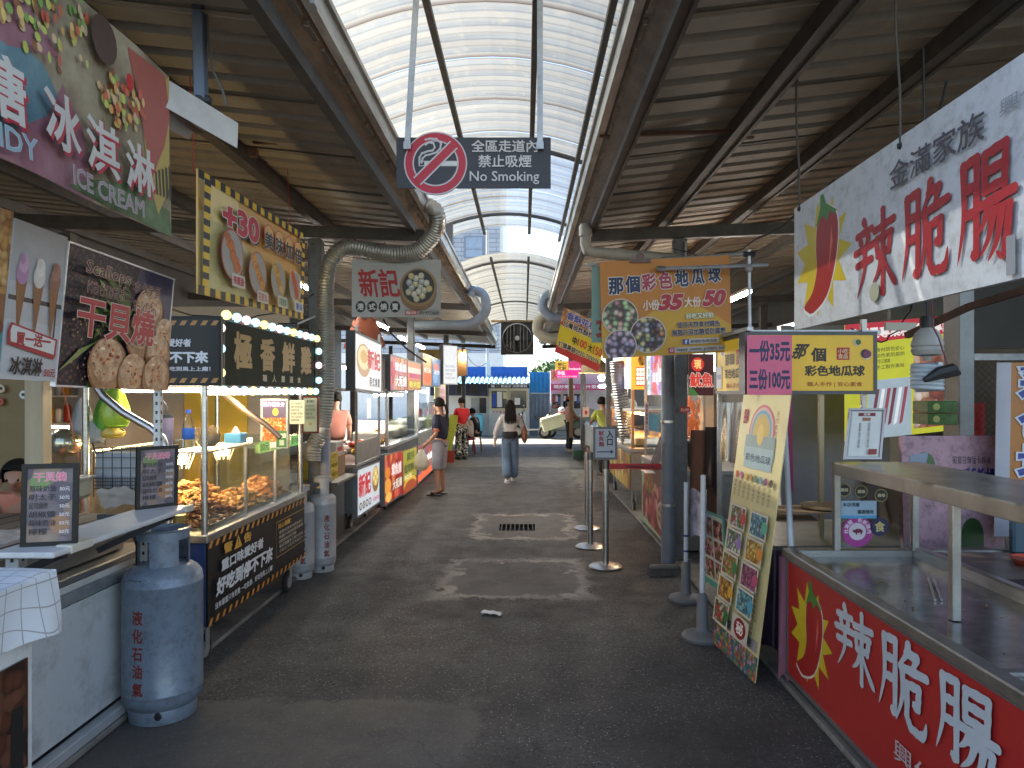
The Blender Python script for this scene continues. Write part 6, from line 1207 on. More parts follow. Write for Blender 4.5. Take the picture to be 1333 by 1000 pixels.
flip(b, '鮮奶多酪', .4, .68, .95, .80, '2a3470', .05); flip(b, '新鮮牛乳每日直送', .5, .82, .88, .87, '2a2430', .01)
for (cx, cy, c) in ((.22, .8, '3a5a28'), (.68, .38, '2e4a22')): b.ell(cx, cy, .11, c, .1); b.rect(cx-.11, cy-.14, cx+.11, cy, c)
b.shape([(.03, .7), (.2, .72), (.26, .9), (.08, .88)], '7a8898'); b.shape([(.04, .74), (.2, .76), (.22, .82), (.06, .8)], '2a4a78'); b.done()
t = thing('melon_boxes', 'green printed drink packs stacked by the column', 'box', at(1225, 548, 5.0))
for k in range(2):
    z = at(0, 553-16*k, 5.0).z; x0, x1 = at(1208, 0, 5.0).x, at(1247, 0, 5.0).x; m = MB(); m.box((x0, 5.0, z), (x1, 5.2, z+.08), mat('green_pack', (.06, .16, .03), .4, var=.5, vs=20), .004); m.ball((x0+.06, 5.0, z+.04), .025, ink('b8c070'), 10, (1, .1, 1)); m.build('pack', t)
m = MB(); m.box((2.8, 5.3, .03), (3.6, 5.6, .95), mat('dark_back_counter', (.05, .05, .05), .5)); m.build('back_cabinet', label='dark cabinet behind the pink board', cat='cabinet')
# chain link fence and outside wall
t = thing('chain_link_fence', 'black chain link fence behind the sausage stall', 'fence', (4.2, 6.4, 0)); m = MB(); yF = 6.6
n_ = 46; x0, x1, z0, z1 = 3.6, 6.4, .5, 2.0
for i in range(-40, 70):
    for sg in (-1, 1):
        xa = x0+i*.065; h = z1-z0; pa = Vector((xa, yF+.003*sg, z0)) if sg > 0 else Vector((xa, yF+.003*sg, z1)); pb = Vector((xa+h, yF+.003*sg, z1)) if sg > 0 else Vector((xa+h, yF+.003*sg, z0))
        ta = max(0, (x0-xa)/h); tb = min(1, (x1-xa)/h)
        if tb > ta: m.tube([pa.lerp(pb, ta), pa.lerp(pb, tb)], .0035, black, 3, False)
m.build('mesh', t, kind='stuff'); m = MB(); m.box((3.55, yF-.02, .03), (3.6, yF+.02, 2.1), dark_p); m.build('post', t); m = MB(); m.box((3.6, yF-.02, 2.0), (6.4, yF+.02, 2.06), galv); m.build('rail', t)
m = MB(); m.box((2.5, 6.9, .03), (3.55, 6.94, 2.35), mat('grey_blue_partition', (.20, .19, .21), .5, var=.1)); m.build('partition_wall', label='grey partition behind the yellow lightbox stall', cat='wall')
outw = mat('cream_boundary_wall', (.5, .44, .34), .7, var=.1); m = MB(); m.box((3.0, 12.0, 0), (14, 12.3, 1.75), outw); m.build('boundary_wall', label='cream boundary wall seen through the chain link fence', cat='wall')  # plain cream colour, slightly varied
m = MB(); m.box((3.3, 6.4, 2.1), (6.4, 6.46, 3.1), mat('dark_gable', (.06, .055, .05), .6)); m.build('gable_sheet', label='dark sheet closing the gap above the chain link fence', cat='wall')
m = MB(); m.grid(lambda u, v: Vector((4.05+u*.35, 6.75+.05*math.sin(u*15), 1.6-v*.8*(.6+.4*u))), 10, 8, mat('red_cloth', (.5, .03, .03), .7)); m.build('red_cloth', label='red cloth hanging behind the chain link fence', cat='cloth', smooth=True)
b = Board('orange_flag_banner', 'tall orange cloth banner with blue characters at the right edge', 'banner', at(1293, 672, 4.3)+Vector((.0, 0, -.12)), Vector((.55, -.02, 0)), Vector((.02, 0, 1.05)), th=.004, bg='a86a28', sag=.012); b.rect(0, 0, .15, 1, 'a8a8b0')
b.vtext('彩色地瓜', .22, .08, .82, 1.0, '283c88', .06, out='c8ccd4', ow=.05); b.done()
# ================================================================== RIGHT: sweet potato ball stall
candy = food('print_candy_mix', ['c8d8a8', 'e0b8a8', 'b8d098', 'e0ccb8', 'd8a098', 'd0e0b8'], 24, dark=.12, edge=.62); candy2 = food('print_candy_dark', ['e0d0a0', '6a5a78', 'd89868', 'c8d0d8', '8a6058', 'd8d090', 'b09ab0'], 25, dark=.12, edge=.62); candy3 = food('print_candy_violet', ['d0b8d0', 'd8b8c8', 'b8a8c8', 'e0ccd8', 'c0a8c0'], 24, dark=.12, edge=.62)
YO = 5.4
m = MB(); m.box(at(770, 446, YO+.05), at(800, 347, YO+.052), mat('mint_banner_cloth', (.22, .36, .31), .7)); mb_ = m.build('mint_banner', label='pale mint banner with a red character hanging behind the orange one', cat='banner')
m = MB(); v, f = glyphs('女', .06); p = at(776, 436, YO+.045); m.add([p+Vector((x*.14, 0, y*.17)) for x, y in v], f, ink('8a2420')); m.build('lettering', mb_)
b = Board('sweet_potato_banner', 'orange sweet potato ball banner with prices 35 and 50 over the right queue', 'banner', at(784, 467, YO), at(953, 458, YO)-at(784, 467, YO), Vector((-.02, 0, .735)), th=.004, bg='c06a20', sag=.004)
b.rect(0, 0, 1, 1, mat('orange_yellow_banner', (.52, .20, .035), .55, var=.12, vs=1.2)); b.shape([(0, 0), (1, 0), (1, .28), (.75, .5), (.45, .5), (.2, .3), (0, .36)], mat('banner_yellow', (.58, .33, .03), .5, var=.1, vs=2))
for i, ch in enumerate('那個彩色地瓜球'): b.text(ch, .06+i*.128, .65+.012*i, .18+i*.125, .83+.012*i, '1c2448' if i not in (2, 3) else 'a03048', .05, out='dcd8d0', ow=.045)
b.text('小份', .32, .47, .45, .58, 'e0d0c0', .04); b.text('35', .45, .46, .63, .63, 'a81c2c', .08, out='e0d8cc', ow=.03, slant=.2); b.text('大份', .64, .48, .77, .59, 'e0d0c0', .04); b.text('50', .79, .48, .96, .65, 'a81c2c', .08, out='e0d8cc', ow=.03, slant=.2)
b.text('好吃又好拍', .65, .36, .86, .42, 'e8e4c8', .03, out='3a6a48', ow=.05); b.text('使用天然食材調色', .58, .27, .91, .335, '24284a', .04, out='d8c8a8', ow=.04); b.text('無額外添加糖或防腐劑', .54, .19, .95, .26, '24284a', .04, out='d8c8a8', ow=.04)
for (cx, cy, rx, mt) in ((.145, .42, .132, candy), (.355, .22, .132, candy2), (.14, .12, .118, candy3)): b.ell(cx, cy, rx+.008, 'c8bcae', None, 36); b.ell(cx, cy, rx, mt, None, 36)
b.rect(.62, .1, .9, .155, 'c8c4bc'); b.rect(.62, .1, .67, .155, '3a5898'); b.text('f', .637, .105, .655, .15, 'f0f0f0', .04); b.text('那個彩色地瓜球', .68, .11, .88, .145, '40404a', .01)
b.rect(.51, .02, .98, .075, 'c0bcb8'); b.rect(.51, .02, .555, .075, 'b03860'); b.ell(.5325, .0475, .012, 'f0e0e8'); b.ell(.5325, .0475, .008, 'b03860'); b.text('happy_sweet_potato_balls', .57, .025, .96, .068, '3a3038', .005); b.done()
m = MB(); m.box(at(820, 342, YO-.02), at(846, 338, YO+.02), mat('brown_clip', (.12, .06, .04), .4)); m.lathe(at(833, 335, YO-.01), [(0, -.01), (.035, -.01), (.035, .01), (0, .01)], MATS['brown_clip'], 14, RY); m.build('bulldog_clip', label='brown bulldog clip on the top edge of the orange banner', cat='clip')
m = MB(); m.tube([at(860, 350, YO-.06), at(1000, 345, YO-.2)], .014, galv, 8); m.tube([at(855, 350, YO-.06), at(866, 350, YO-.06)], .022, steel_d, 8); m.tube([at(764, 345, YO+.03), at(975, 330, YO+.1)], .012, galv, 8); m.build('banner_rail', label='thin horizontal pipes carrying the orange banner', cat='pipe')
m = MB(); m.tube([at(975, 325, 5.25), at(976, 445, 5.25)], .013, galv, 8); m.tube([at(968, 331, 5.25), at(983, 331, 5.25)], .02, black, 8); m.ball(at(975, 349, 5.2), .03, galv, 8); m.build('vertical_pipe', label='thin vertical pipe with clamps right of the orange banner', cat='pipe')
PY = 'c89a10'
SP = thing('sweet_potato_stall', 'stall with yellow lightboxes and brown counter behind the tall menu board', 'food stall', (1.9, 5.2, 0))
ybm = mat('yellow_lightbox', (.58, .38, .02), .4, var=.05, emit=.05)
def ylogo(b, s=1):
    for (cx, cy, c) in ((.2, .8, '8a8aa0'), (.78, .85, '5a7a30'), (.9, .62, '8a3a68')): b.ell(cx, cy, .055*s, 'e0d8c0'); b.ell(cx+.012, cy+.01, .045*s, c)
b = Board('', '', '', (1.52, 5.62, 1.70), (0, -.8, 0), (0, 0, .40), th=.12, bg=PY, bgm=ybm, root=SP, part='aisle_lightbox', frame='4a4c50', fw=.012); ylogo(b, 1.2); b.text('那個', .3, .5, .6, .72, '2a2018', .04); b.rect(.66, .5, .8, .76, 'b83020'); b.text('小吃', .68, .52, .78, .74, 'e8d0a0', .02); b.text('彩色地瓜球', .3, .25, .85, .44, '2a2018', .04); b.text('職人手作', .34, .08, .78, .17, 'b04020', .02); b.rect(.02, .08, .2, .5, 'd0d4dc'); b.text('營業', .04, .25, .18, .35, '3a5aa8', .02); b.done()
b = Board('', '', '', (1.50, 4.80, 1.70), (.87, 0, 0), (0, 0, .40), th=.12, bg=PY, bgm=ybm, root=SP, part='front_lightbox', frame='4a4c50', fw=.012)
b.text('那', .36, .56, .47, .82, '241c14', .045, slant=.2); b.text('個', .5, .52, .62, .76, '241c14', .045); b.rect(.70, .55, .80, .76, 'b83020'); b.text('小吃\n食品', .71, .57, .79, .74, 'e8d0a0', .02); b.text('彩色地瓜球', .45, .27, .92, .46, '241c14', .045); b.text('職人手作 | 安心素食', .47, .09, .9, .18, 'a04018', .015)
for (cx, cy, c, q) in ((.86, .84, '3a6a28', .025), (.93, .64, '7a2a58', .036)): b.ell(cx, cy, q*1.1, 'd8c8a8'); b.ell(cx-.008, cy+.015, q, '241c30' if q > .03 else 'c8c0a0'); b.ell(cx+.008, cy+.01, q*.85, c)
b.done()
for (x, y, z1) in ((1.55, 5.65, 1.69), (1.55, 4.86, 1.69), (2.32, 4.86, 2.2), (2.02, 4.84, 1.69)): m = MB(); m.box((x-.016, y-.016, .03), (x+.016, y+.016, z1), mat('brassy_post', (.28, .23, .14), .4, .5) if x == 2.02 else steel_d); m.build('post', SP)
m = MB(); m.box((1.58, 4.62, .66), (2.9, 5.6, .70), steel_d, .004); m.box((1.6, 4.7, .1), (2.9, 5.55, .655), dark_p); m.build('counter', SP)
m = MB(); m.box((1.5, 4.88, 2.105), (2.45, 4.93, 2.13), galv); m.box((1.49, 4.75, 2.115), (1.53, 5.7, 2.14), galv); m.build('top_rail', SP)
for i, (px, py, w, h, rz, lb) in enumerate(((1040, 663, .5, .3, .1, 'flattened brown cardboard on the dim counter'), (1015, 676, .45, .25, -.15, 'lower cardboard sheet sticking out over the counter'), (1075, 660, .2, .2, .4, 'round wooden lid beside the cardboard'))):
    c = at(px, py, 4.75); m = MB()
    if i < 2: m.obox(c+Vector((0, 0, .01*i)), (w, h, .008), rz, card)
    else: m.lathe(c, [(0, 0), (.16, 0), (.16, .015), (0, .015)], wood, 24)
    m.build(['cardboard_sheet', 'cardboard_sheet', 'round_wooden_board'][i], label=lb, cat=['cardboard', 'cardboard', 'lid'][i])
# price board + menu standee
b = Board('price_board', 'pink price board reading 35 and 100 fixed before the yellow lightbox', 'sign', at(973, 514, 4.6), at(1031, 514, 4.6)-at(973, 514, 4.6), Vector((0, 0, .385)), th=.008, bg='c05a78', emit=.03); b.text('一份35元', .04, .55, .96, .92, '1c2048', .05); b.text('三份100元', .04, .08, .96, .44, '1c2048', .05); b.done()
m = MB(); p = at(1026, 512, 4.58); q = at(1030, 712, 4.2); m.add([at(1022, 513, 4.64), at(1031, 513, 4.64), at(1033, 640, 4.5), at(1028, 640, 4.5)], [(0, 1, 2, 3), (3, 2, 1, 0)], ink('b04870')); m.build('pink_strip', label='narrow pink strip hanging below the price board', cat='strip')
TL, TR, BR, BL = at(968, 514, 4.75), at(1026, 514, 4.6), at(983, 893, 4.12), at(929, 842, 4.75)
BL.z = .012; BR.z = .012; BL = Vector((1.27, 4.80, .012)); BR = Vector((1.335, 4.12, .012)); TL = at(966, 514, 4.80)
U = BR-BL; V = (at(968, 514, 4.82)-BL); 
b = Board('menu_standee', 'tall leaning yellow menu board with photos of coloured potato balls', 'sign', BL, U, V, th=.006, bg='c8a858', bgm=mat('pale_yellow_board', (.66, .57, .28), .4, var=.05))
b.rect(0, 0, 1, .085, food('print_board_foot', ['4a8a78', 'c85a68', 'd89a48', '3a6a88', '8a9a58', 'c8a0b8'], 40, dark=.4)); b.rect(.03, .095, .97, .135, '9a9690'); b.rect(.03, .095, .15, .135, '2a3a68'); b.text('f 那個彩色地瓜球', .06, .1, .85, .13, '33343c', .01)
b.text('招牌', .08, .885, .2, .945, 'a82848', .04)
for q_, c in ((.27, 'c86a78'), (.245, 'c8a8a0'), (.215, '5a98b8'), (.185, 'b8a878'), (.15, 'c8a858')): b.ell(.52, .86, q_, c, q_*.38)
b.rect(.2, .76, .84, .845, '8a9a98'); b.rect(.22, .72, .82, .8, '9ab0b4'); b.ell(.52, .85, .07, 'd8b868', .04); b.text('彩色地瓜球', .25, .745, .79, .775, '3a4a58', .02)
for i in range(8): b.ell(.1+i*.115, .685, .035, ['c05848', 'b85a88', 'c8a048', 'a87838', '5a7858', '5a88a0', '7a3a68', '4a3a28'][i], .014); b.vtext('原味地瓜', .07+i*.115, .6, .12+i*.115, .665, '6a5430', .0)
k = 0
for r_ in range(5):
    for c_ in range(2):
        x0 = .12+c_*.46-.02*r_; y0 = .49-r_*.095
        if r_ == 4 and c_ == 1: b.rect(x0, y0-.01, x0+.36, y0+.075, 'c8c0b0'); b.ell(x0+.18, y0+.033, .13, '8a1c20', .036); b.text('秘', x0+.1, y0+.012, x0+.26, y0+.056, 'e8e0d8', .04); continue
        b.rect(x0, y0-.01, x0+.36, y0+.08, 'd0ccc0'); b.rect(x0+.025, y0-.003, x0+.335, y0+.073, food('print_menu_%d' % k, [['a84848', 'd8c8c0', '6a8a58'], ['4a9ab0', 'a8c0c8', '3a7a88'], ['6a9a48', 'a888b8', 'd8e0c0'], ['d8a838', 'c88a28', 'e8c868'], ['d8b060', '8aa848', 'c85858'], ['a84a78', 'c87898', '7a3858'], ['c88828', 'e8b048', '9a6820'], ['3a8a98', '68a8b0', '9ac8c8'], ['4a7a38', 'c84838', 'd8d0b0']][k], 42, dark=.25)); b.ell(x0+.31, y0+.035, .06, ['c03a40', '48a890', '8a70b0', 'd88a30', '3a7a48', 'b84a70', 'd8a030', '489ab8', '2a6a38'][k], .022); k += 1
b.vtext('新鮮手作限量供應', .88, .15, .95, .3, '4a3a28', .01); b.vtext('天然食材', .9, .85, .96, .94, 'a84848', .01); b.done()
def pole(px, pyt, pyb, Y, label, lean=(0, 0), base=True, mt=None):
    p = at(px, pyb, Y); p.z = max(p.z, 0); m = MB(); h = (pyb-pyt)*Y/FPX; top = p+Vector((lean[0], lean[1], h)); t = thing('pole_stand', label, 'pole', p, 0, 'white poles by the sweet potato stall'); pm = mat('white_plastic_pole', (.55, .57, .6), .4, dirt=.2)
    m.tube([p+Vector((0, 0, .3 if base else 0)), top], .018 if Y > 4.5 else .016, pm, 12); m.build('pole', t, True)
    if base:
        m = MB(); m.lathe(p, [(0, .0), (.135, 0), (.14, .02), (.13, .035), (.1, .045), (.05, .06), (.04, .08), (.035, .3), (.02, .32), (0, .32)], mat('grey_plastic_base', (.14, .145, .15), .6, dirt=.3), 28); m.build('base', t, True)
    m = MB()
    for z in (.55, .42): m.lathe(p.lerp(top, z), [(.02, -.008), (.023, 0), (.02, .008)], mat('blue_tie', (.03, .04, .2), .5), 10)
    m.build('tie', t, True); return t
pole(893, 628, 782, 5.8, 'thin white pole in a round base nearer the drainpipe'); pole(914, 622, 834, 4.9, 'white pole in a round base beside the menu board', (.02, .05))
m = MB(); m.tube([at(1030, 712, 4.15), at(1020, 530, 4.55)], .017, MATS['white_plastic_pole'], 12); m.build('leaning_pole', label='white pole leaning at the right edge of the menu board', cat='pole', smooth=True)
b = Board('teal_menu', 'small teal bordered menu tied to the white pole', 'menu', Vector((1.36, 5.35, .28)), Vector((.05, -.42, 0)), Vector((-.03, 0, .55)), th=.004, bg='4a9a88'); b.rect(.05, .08, .95, .97, 'b0b8b0')
for i in range(6): b.rect(.1+.44*(i % 2), .12+.28*(i//2), .48+.44*(i % 2), .36+.28*(i//2), food('print_teal_menu', ['8a5a38', 'c87a88', 'd0b088', '5a3a30'], 30, dark=.4))
b.done()
m = MB(); m.grid(lambda u, v: at(899+u*22, 640+v*60, 5.2)+Vector((0, .05*math.sin(u*9), .02*math.sin(u*7+v*5))), 10, 8, mat('crumpled_flyers', (.4, .36, .4), .5, var=.7, vs=14)); m.build('crumpled_flyers', label='crumpled printed flyers hanging from the thin white pole', cat='flyers', smooth=True)
brn = mat('brown_apron_cloth', (.13, .055, .032), .8, var=.15, bump=.1)
def cloth(px0, px1, y0, y1, Y, mt, label, name, cat, w=.05, n=9): 
    m = MB(); m.grid(lambda u, v: at(px0+(px1-px0)*u, y0+(y1-y0)*v*(1-.1*math.sin(u*5)), Y)+Vector((0, w*math.sin(u*n+v*1.3)*(.3+.7*v), 0)), 30, 14, mt); return m.build(name, label=label, cat=cat, smooth=80)
cloth(899, 932, 560, 672, 6.1, brn, 'brown apron hanging behind the two round based poles', 'brown_apron', 'apron'); cloth(918, 936, 556, 640, 6.0, mat('dark_brown_cloth', (.03, .015, .012), .8), 'darker brown cloth over the right half of the apron', 'dark_cloth', 'cloth', .03)
cloth(935, 968, 524, 608, 5.2, glassm('clear_vinyl', (.8, .84, .88), 1.6, .18), 'clear plastic sheet draped beside the yellow menu board', 'vinyl_sheet', 'plastic sheet', .04, 11)
cloth(984, 1032, 716, 852, 4.45, mat('purple_tarp', (.05, .03, .065), .35, var=.3, coat=.3), 'dark purple tarp under the dim counter', 'purple_tarp', 'tarp', .05, 8); cloth(1014, 1033, 724, 895, 4.12, mat('dull_pink_cloth', (.25, .09, .12), .6), 'dull pink cloth hanging at the end of the red cart', 'pink_cloth', 'cloth', .02, 6)
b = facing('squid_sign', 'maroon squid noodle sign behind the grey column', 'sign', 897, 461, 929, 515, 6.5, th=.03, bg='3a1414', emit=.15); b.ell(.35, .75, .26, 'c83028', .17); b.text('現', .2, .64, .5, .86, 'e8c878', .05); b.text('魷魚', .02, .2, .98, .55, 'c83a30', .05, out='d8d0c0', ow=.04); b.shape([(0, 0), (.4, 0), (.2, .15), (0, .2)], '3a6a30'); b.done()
b = facing('red_tag', 'small red label stuck on the near right column', 'label', 885, 530, 898, 537, 6.7, th=.003, bg='b82820'); b.text('禁止停車', .1, .2, .9, .8, 'e0c8c0', .02); b.done()
m = MB(); m.tube([(1.32, 7.1, 2.34), (1.9, 6.9, 2.3)], .01, black, 5); m.build('cable_bundle', label='cable at the head of the right column', cat='cable')
# broom head
t = thing('broom', 'worn grey broom head lying by the drainpipe foot', 'broom', at(865, 740, 6.65)); c = at(864, 738, 6.6); c.z = .06; m = MB(); m.obox(c+Vector((0, 0, .02)), (.26, .06, .04), .05, ink('6a6660'), .01); m.build('block', t); m = MB(); rc = random.Random(3)
for i in range(120): x = rc.uniform(-.13, .13); y = rc.uniform(-.03, .03); m.tube([c+Vector((x, y, 0)), c+Vector((x*1.15+rc.uniform(-.01, .01), y*1.6-.02, -.058))], .002, mat('grey_bristle', (.12, .115, .11), .8), 3, False)
m.build('bristles', t, kind='stuff')
# ================================================================== QUEUE POSTS
for i, (px, pb, Y, lb) in enumerate(((788.5, 739, 6.9, 'nearest'), (768.5, 713, 7.8, 'middle'), (764, 688, 8.85, 'farthest'))):
    p = at(px, pb, Y); p.z = 0; t = thing('queue_post', lb+' of the three stainless queue posts', 'queue post', p, 0, 'stainless queue posts'); m = MB(); m.lathe(p, [(0, 0), (.16, 0), (.165, .012), (.15, .024), (.03, .04), (0, .04)], steel, 32); m.build('base', t, True)
    m = MB(); m.tube([p+Vector((0, 0, .03)), p+Vector((0, 0, .96))], .03, steel, 16); m.build('tube', t, True); m = MB(); m.lathe(p, [(0, 1.05), (.034, 1.045), (.036, .96), (0, .96)], mat('dark_chrome', (.12, .12, .12), .3, .8), 16); m.build('head', t, True)
belt = mat('red_belt', (.42, .02, .02), .5)
m = MB(); P0 = at(788.5, 618, 6.9); P0.z = .985
q = Vector((1.38, 6.79, 1.0)); m.box((P0.x+.03, 6.88, .955), (q.x-.05, 6.883, 1.01), belt); bo = m.build('queue_belt', label='red printed belt from the nearest queue post to the drainpipe', cat='belt'); m = MB(); v, f = glyphs('→ → → 排隊動線請由此進入', .02); w = max(a[0] for a in v); m.add([Vector((P0.x+.05+x/w*.45, 6.878, .968+y*.028)) for x, y in v], f, ink('3a0808')); m.build('lettering', bo)
A_, B_ = at(768.5, 0, 7.8), at(764, 0, 8.85); m = MB(); m.bar((A_.x, 7.8, 1.0), (B_.x, 8.85, 1.0), .004, .05, belt); m.build('queue_belt', label='red belt between the middle and farthest queue posts', cat='belt')
b = facing('entrance_sign', 'small white entrance sign with blue arrow mounted on the nearest queue post', 'sign', 773.5, 557, 802, 597, 6.86, th=.02, bg='a8b0ba', frame='5c5e62', fw=.01); b.text('入\n口', .55, .42, .88, .92, '1c2448', .05); b.vtext('魷魚麵', .2, .38, .45, .92, '8a2430', .03); b.rect(.12, .2, .75, .235, '1c2458'); b.shape([(.75, .14), (.88, .217), (.75, .3)], '1c2458'); b.done()
m = MB(); p = at(788, 0, 6.9); m.tube([(p.x, 6.9, 1.04), (p.x, 6.9, 1.1)], .012, steel, 8); m.build('post_neck', b.root)
# ================================================================== RIGHT: squid stall and beyond
SQ = cart('stall with meat photo panel behind the grey drainpipe', 1.52, 2.4, 7.35, 9.15, steel_d, zb=.06, zt=.84, casters=False, name='food_stall')
b = side('', '', '', 1.505, 834, 621, 686, 873.5, 622, 738, bg='a8b098', th=.012, root=SQ, part='front_panel') if False else Board('', '', '', (1.505, 9.12, .07), (0, -1.76, 0), (0, 0, .76), th=.012, bg='9ab090', root=SQ, part='front_panel')
b.shape([(.06, .1), (.9, .02), (.98, .5), (.85, .96), (.2, .95), (.03, .5)], food('print_red_meat', ['8a2a28', 'c86a60', 'a83c38', 'd8a098', '6a1c1c'], 9, dark=.4, warp=1.2)); b.ell(.3, .75, .2, food('print_peppers', ['c89a28', 'b84820', '6a8a28'], 9, warp=1), .2); b.ell(.75, .35, .16, 'c8b8a8', .2); b.ell(.75, .35, .13, food('print_noodle_bowl', ['c8a070', 'a06040'], 14, warp=1.5), .16); b.ell(.62, .9, .2, '5a3424', .15); b.done()
for (x, y) in ((1.55, 7.4), (1.55, 9.1), (2.3, 9.1)): m = MB(); m.box((x-.015, y-.015, .89), (x+.015, y+.015, 2.5), steel_d); m.build('post', SQ)
m = MB(); m.box((1.545, 8.2, .9), (1.55, 9.05, 1.45), glass); m.build('glass_front', SQ); m = MB(); m.box((1.7, 8.2, .9), (2.2, 9.0, 1.15), mat('warm_lit_box', (.5, .3, .14), .5), .01); m.build('warm_tray', SQ)
tube_light((1.75, 8.3, 1.42), (1.75, 9.0, 1.42), 'warm tube inside the glass case of the squid stall', .016, glow('warm_amber_tube', 'ffb060', 18), housing=False)
m = MB(); m.grid(lambda u, v: at(843+22*(1-v)+u*13, 612-58*(1-v), 7.6+.2*u)+Vector((0, 0, 0)), 4, 8, mat('pinkish_flyer', (.55, .45, .45), .5, var=.4, vs=12)); m.build('curved_flyer', label='curled pinkish flyer sticking up from the squid stall ledge', cat='flyer', smooth=True)
m = MB(); m.box(at(834, 612, 7.5), at(854, 616, 7.2), whitep); m.build('ledge_tray', label='small white tray on the end of the squid stall ledge', cat='tray')
m = MB(); m.box((1.75, 7.6, .9), (2.1, 8.0, 1.2), mat('black_basket', (.03, .028, .025), .6, var=.5, vs=30), .02); m.build('basket', label='black basket on the squid stall beside the drainpipe', cat='basket')
b = side('photo_lightbox', 'lit food photo board with white prices above the squid stall', 'light sign', 1.53, 843, 463, 515, 873, 455, 514, th=.06, bg='c8c0c8', emit=.2); b.rect(0, 0, 1, 1, food('print_upper_mix', ['b87aa0', '8a9ac8', 'c86858', 'd8c8c8', 'a83a48', '7a5a98'], 6, .2, dark=.5, warp=1.4)); b.shape([(0, 0), (.14, 0), (.14, 1), (0, 1)], 'a8c8c8'); b.vtext('串燒烤肉', .02, .1, .12, .9, '2a2a30', .01)
for i in range(5): b.ell(.3+i*.15, .7-.05*(i % 2), .05, 'a84a50', .1, 14); b.text(['烤', '魷', '魚', '串', '燒'][i], .26+i*.14, .3, .38+i*.14, .55, 'e8dce8', .05, out='a02848', ow=.03)
b.done()
m = MB(); rc = random.Random(8)
for i in range(90):
    x = rc.uniform(1.6, 1.95); z = rc.uniform(1.2, 1.62); m.tube([(x, 7.9+rc.uniform(-.1, .1), z+.06), (x+rc.uniform(-.01, .01), 7.9, z-.04)], rc.uniform(.008, .014), mat('squid_with_glow', (.55, .16, .05), .4, var=.3, emit=.08), 5)  # weak emission in the squid's colour gives it a lit look
m.build('hanging_squid', label='cluster of orange roasted squid hanging over the squid stall', cat='food', kind='stuff')
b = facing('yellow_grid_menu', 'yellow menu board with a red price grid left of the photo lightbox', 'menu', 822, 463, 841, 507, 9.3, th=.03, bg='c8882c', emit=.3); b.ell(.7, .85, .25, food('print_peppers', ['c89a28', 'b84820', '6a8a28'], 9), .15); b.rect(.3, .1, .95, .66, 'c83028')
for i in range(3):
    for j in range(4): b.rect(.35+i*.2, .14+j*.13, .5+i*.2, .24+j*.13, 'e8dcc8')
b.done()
NC = cart('stainless cart with amber lit glass case past the squid stall', 1.5, 2.35, 10.0, 12.4, steel_d, zb=.3, zt=.86, name='food_stall')
b = Board('', '', '', (1.485, 12.35, .32), (0, -2.3, 0), (0, 0, .5), th=.01, bg='a89a58', root=NC, part='front_panel'); b.rect(0, 0, 1, 1, food('print_yellow_food', ['c8a848', 'a86a38', 'd8c888', '8a8a48'], 5, dark=.5, warp=1)); b.done()
for (x, y) in ((1.53, 10.05), (1.53, 12.3)): m = MB(); m.box((x-.02, y-.02, .91), (x+.02, y+.02, 1.75), mat('copper_post', (.35, .2, .1), .4, .6)); m.build('post', NC)
m = MB(); m.box((1.515, 10.1, .92), (1.52, 12.3, 1.4), glass); m.box((1.55, 10.04, .92), (2.3, 10.045, 1.4), glass); m.build('glass_front', NC); m = MB(); m.box((1.6, 10.3, .92), (2.2, 12.2, 1.05), mat('bread_trays', (.55, .38, .2), .6, var=.3, vs=9), .02); m.build('tray', NC); m = MB(); m.box((1.5, 10.0, 1.42), (2.35, 12.4, 1.46), steel_d); m.build('case_top', NC)
tube_light((1.7, 10.2, 1.39), (1.7, 12.2, 1.39), 'amber tube inside the case of the stainless cart', .018, MATS['warm_amber_tube'], housing=False)
b = side('striped_photo_board', 'tall photo board with blue streaks behind the silvery duct', 'light sign', 1.53, 801, 466, 506, 821, 466, 506, th=.06, bg='c8a868', emit=.2); b.rect(0, 0, 1, 1, food('print_streaks', ['d8a858', '8a88b8', 'e8c888', 'b0b0d8', 'c87848'], 5, .2, dark=.7, warp=1.5)); b.rect(0, 0, 1, .3, '9aa0d0'); b.text('新鮮現烤', .1, .3, .9, .7, 'f0ece8', .05, out='604888', ow=.03); b.done()
FCt = cart('last cart on the right served by the person in pink', 1.6, 2.5, 15.0, 19.8, steel_d, zb=.2, zt=.84, name='food_stall')
m = MB(); m.box((1.62, 15.05, .9), (1.625, 19.6, 1.3), glass); m.build('glass_front', FCt); heap((1.95, 15.8, .89), .25, .5, .15, ['c89868', 'a87848', 'd8b890'], 140, .03, .05, 'pale snacks heaped on the last right cart', 'snack_tray', 21)
tube_light((1.9, 15.4, 1.85), (1.9, 18, 1.85), 'bright white tube above the last right cart', .03)
m = MB(); m.lathe(at(775, 483, 16.4), [(0, .3), (.1, .28), (.45, .02), (.5, -.05)], mat('straw_lamp_shade', (.5, .38, .2), .6), 20); m.build('pendant_lamp', label='wide straw coloured lamp shade glowing over the last right cart', cat='lamp', smooth=True)
m = MB(); m.ball(at(783, 492, 16.4), .08, glow('shade_bulb', 'ffe8b8', 10), 10); m.build('shade_bulb', label='bright bulb beneath the straw lamp shade', cat='bulb')
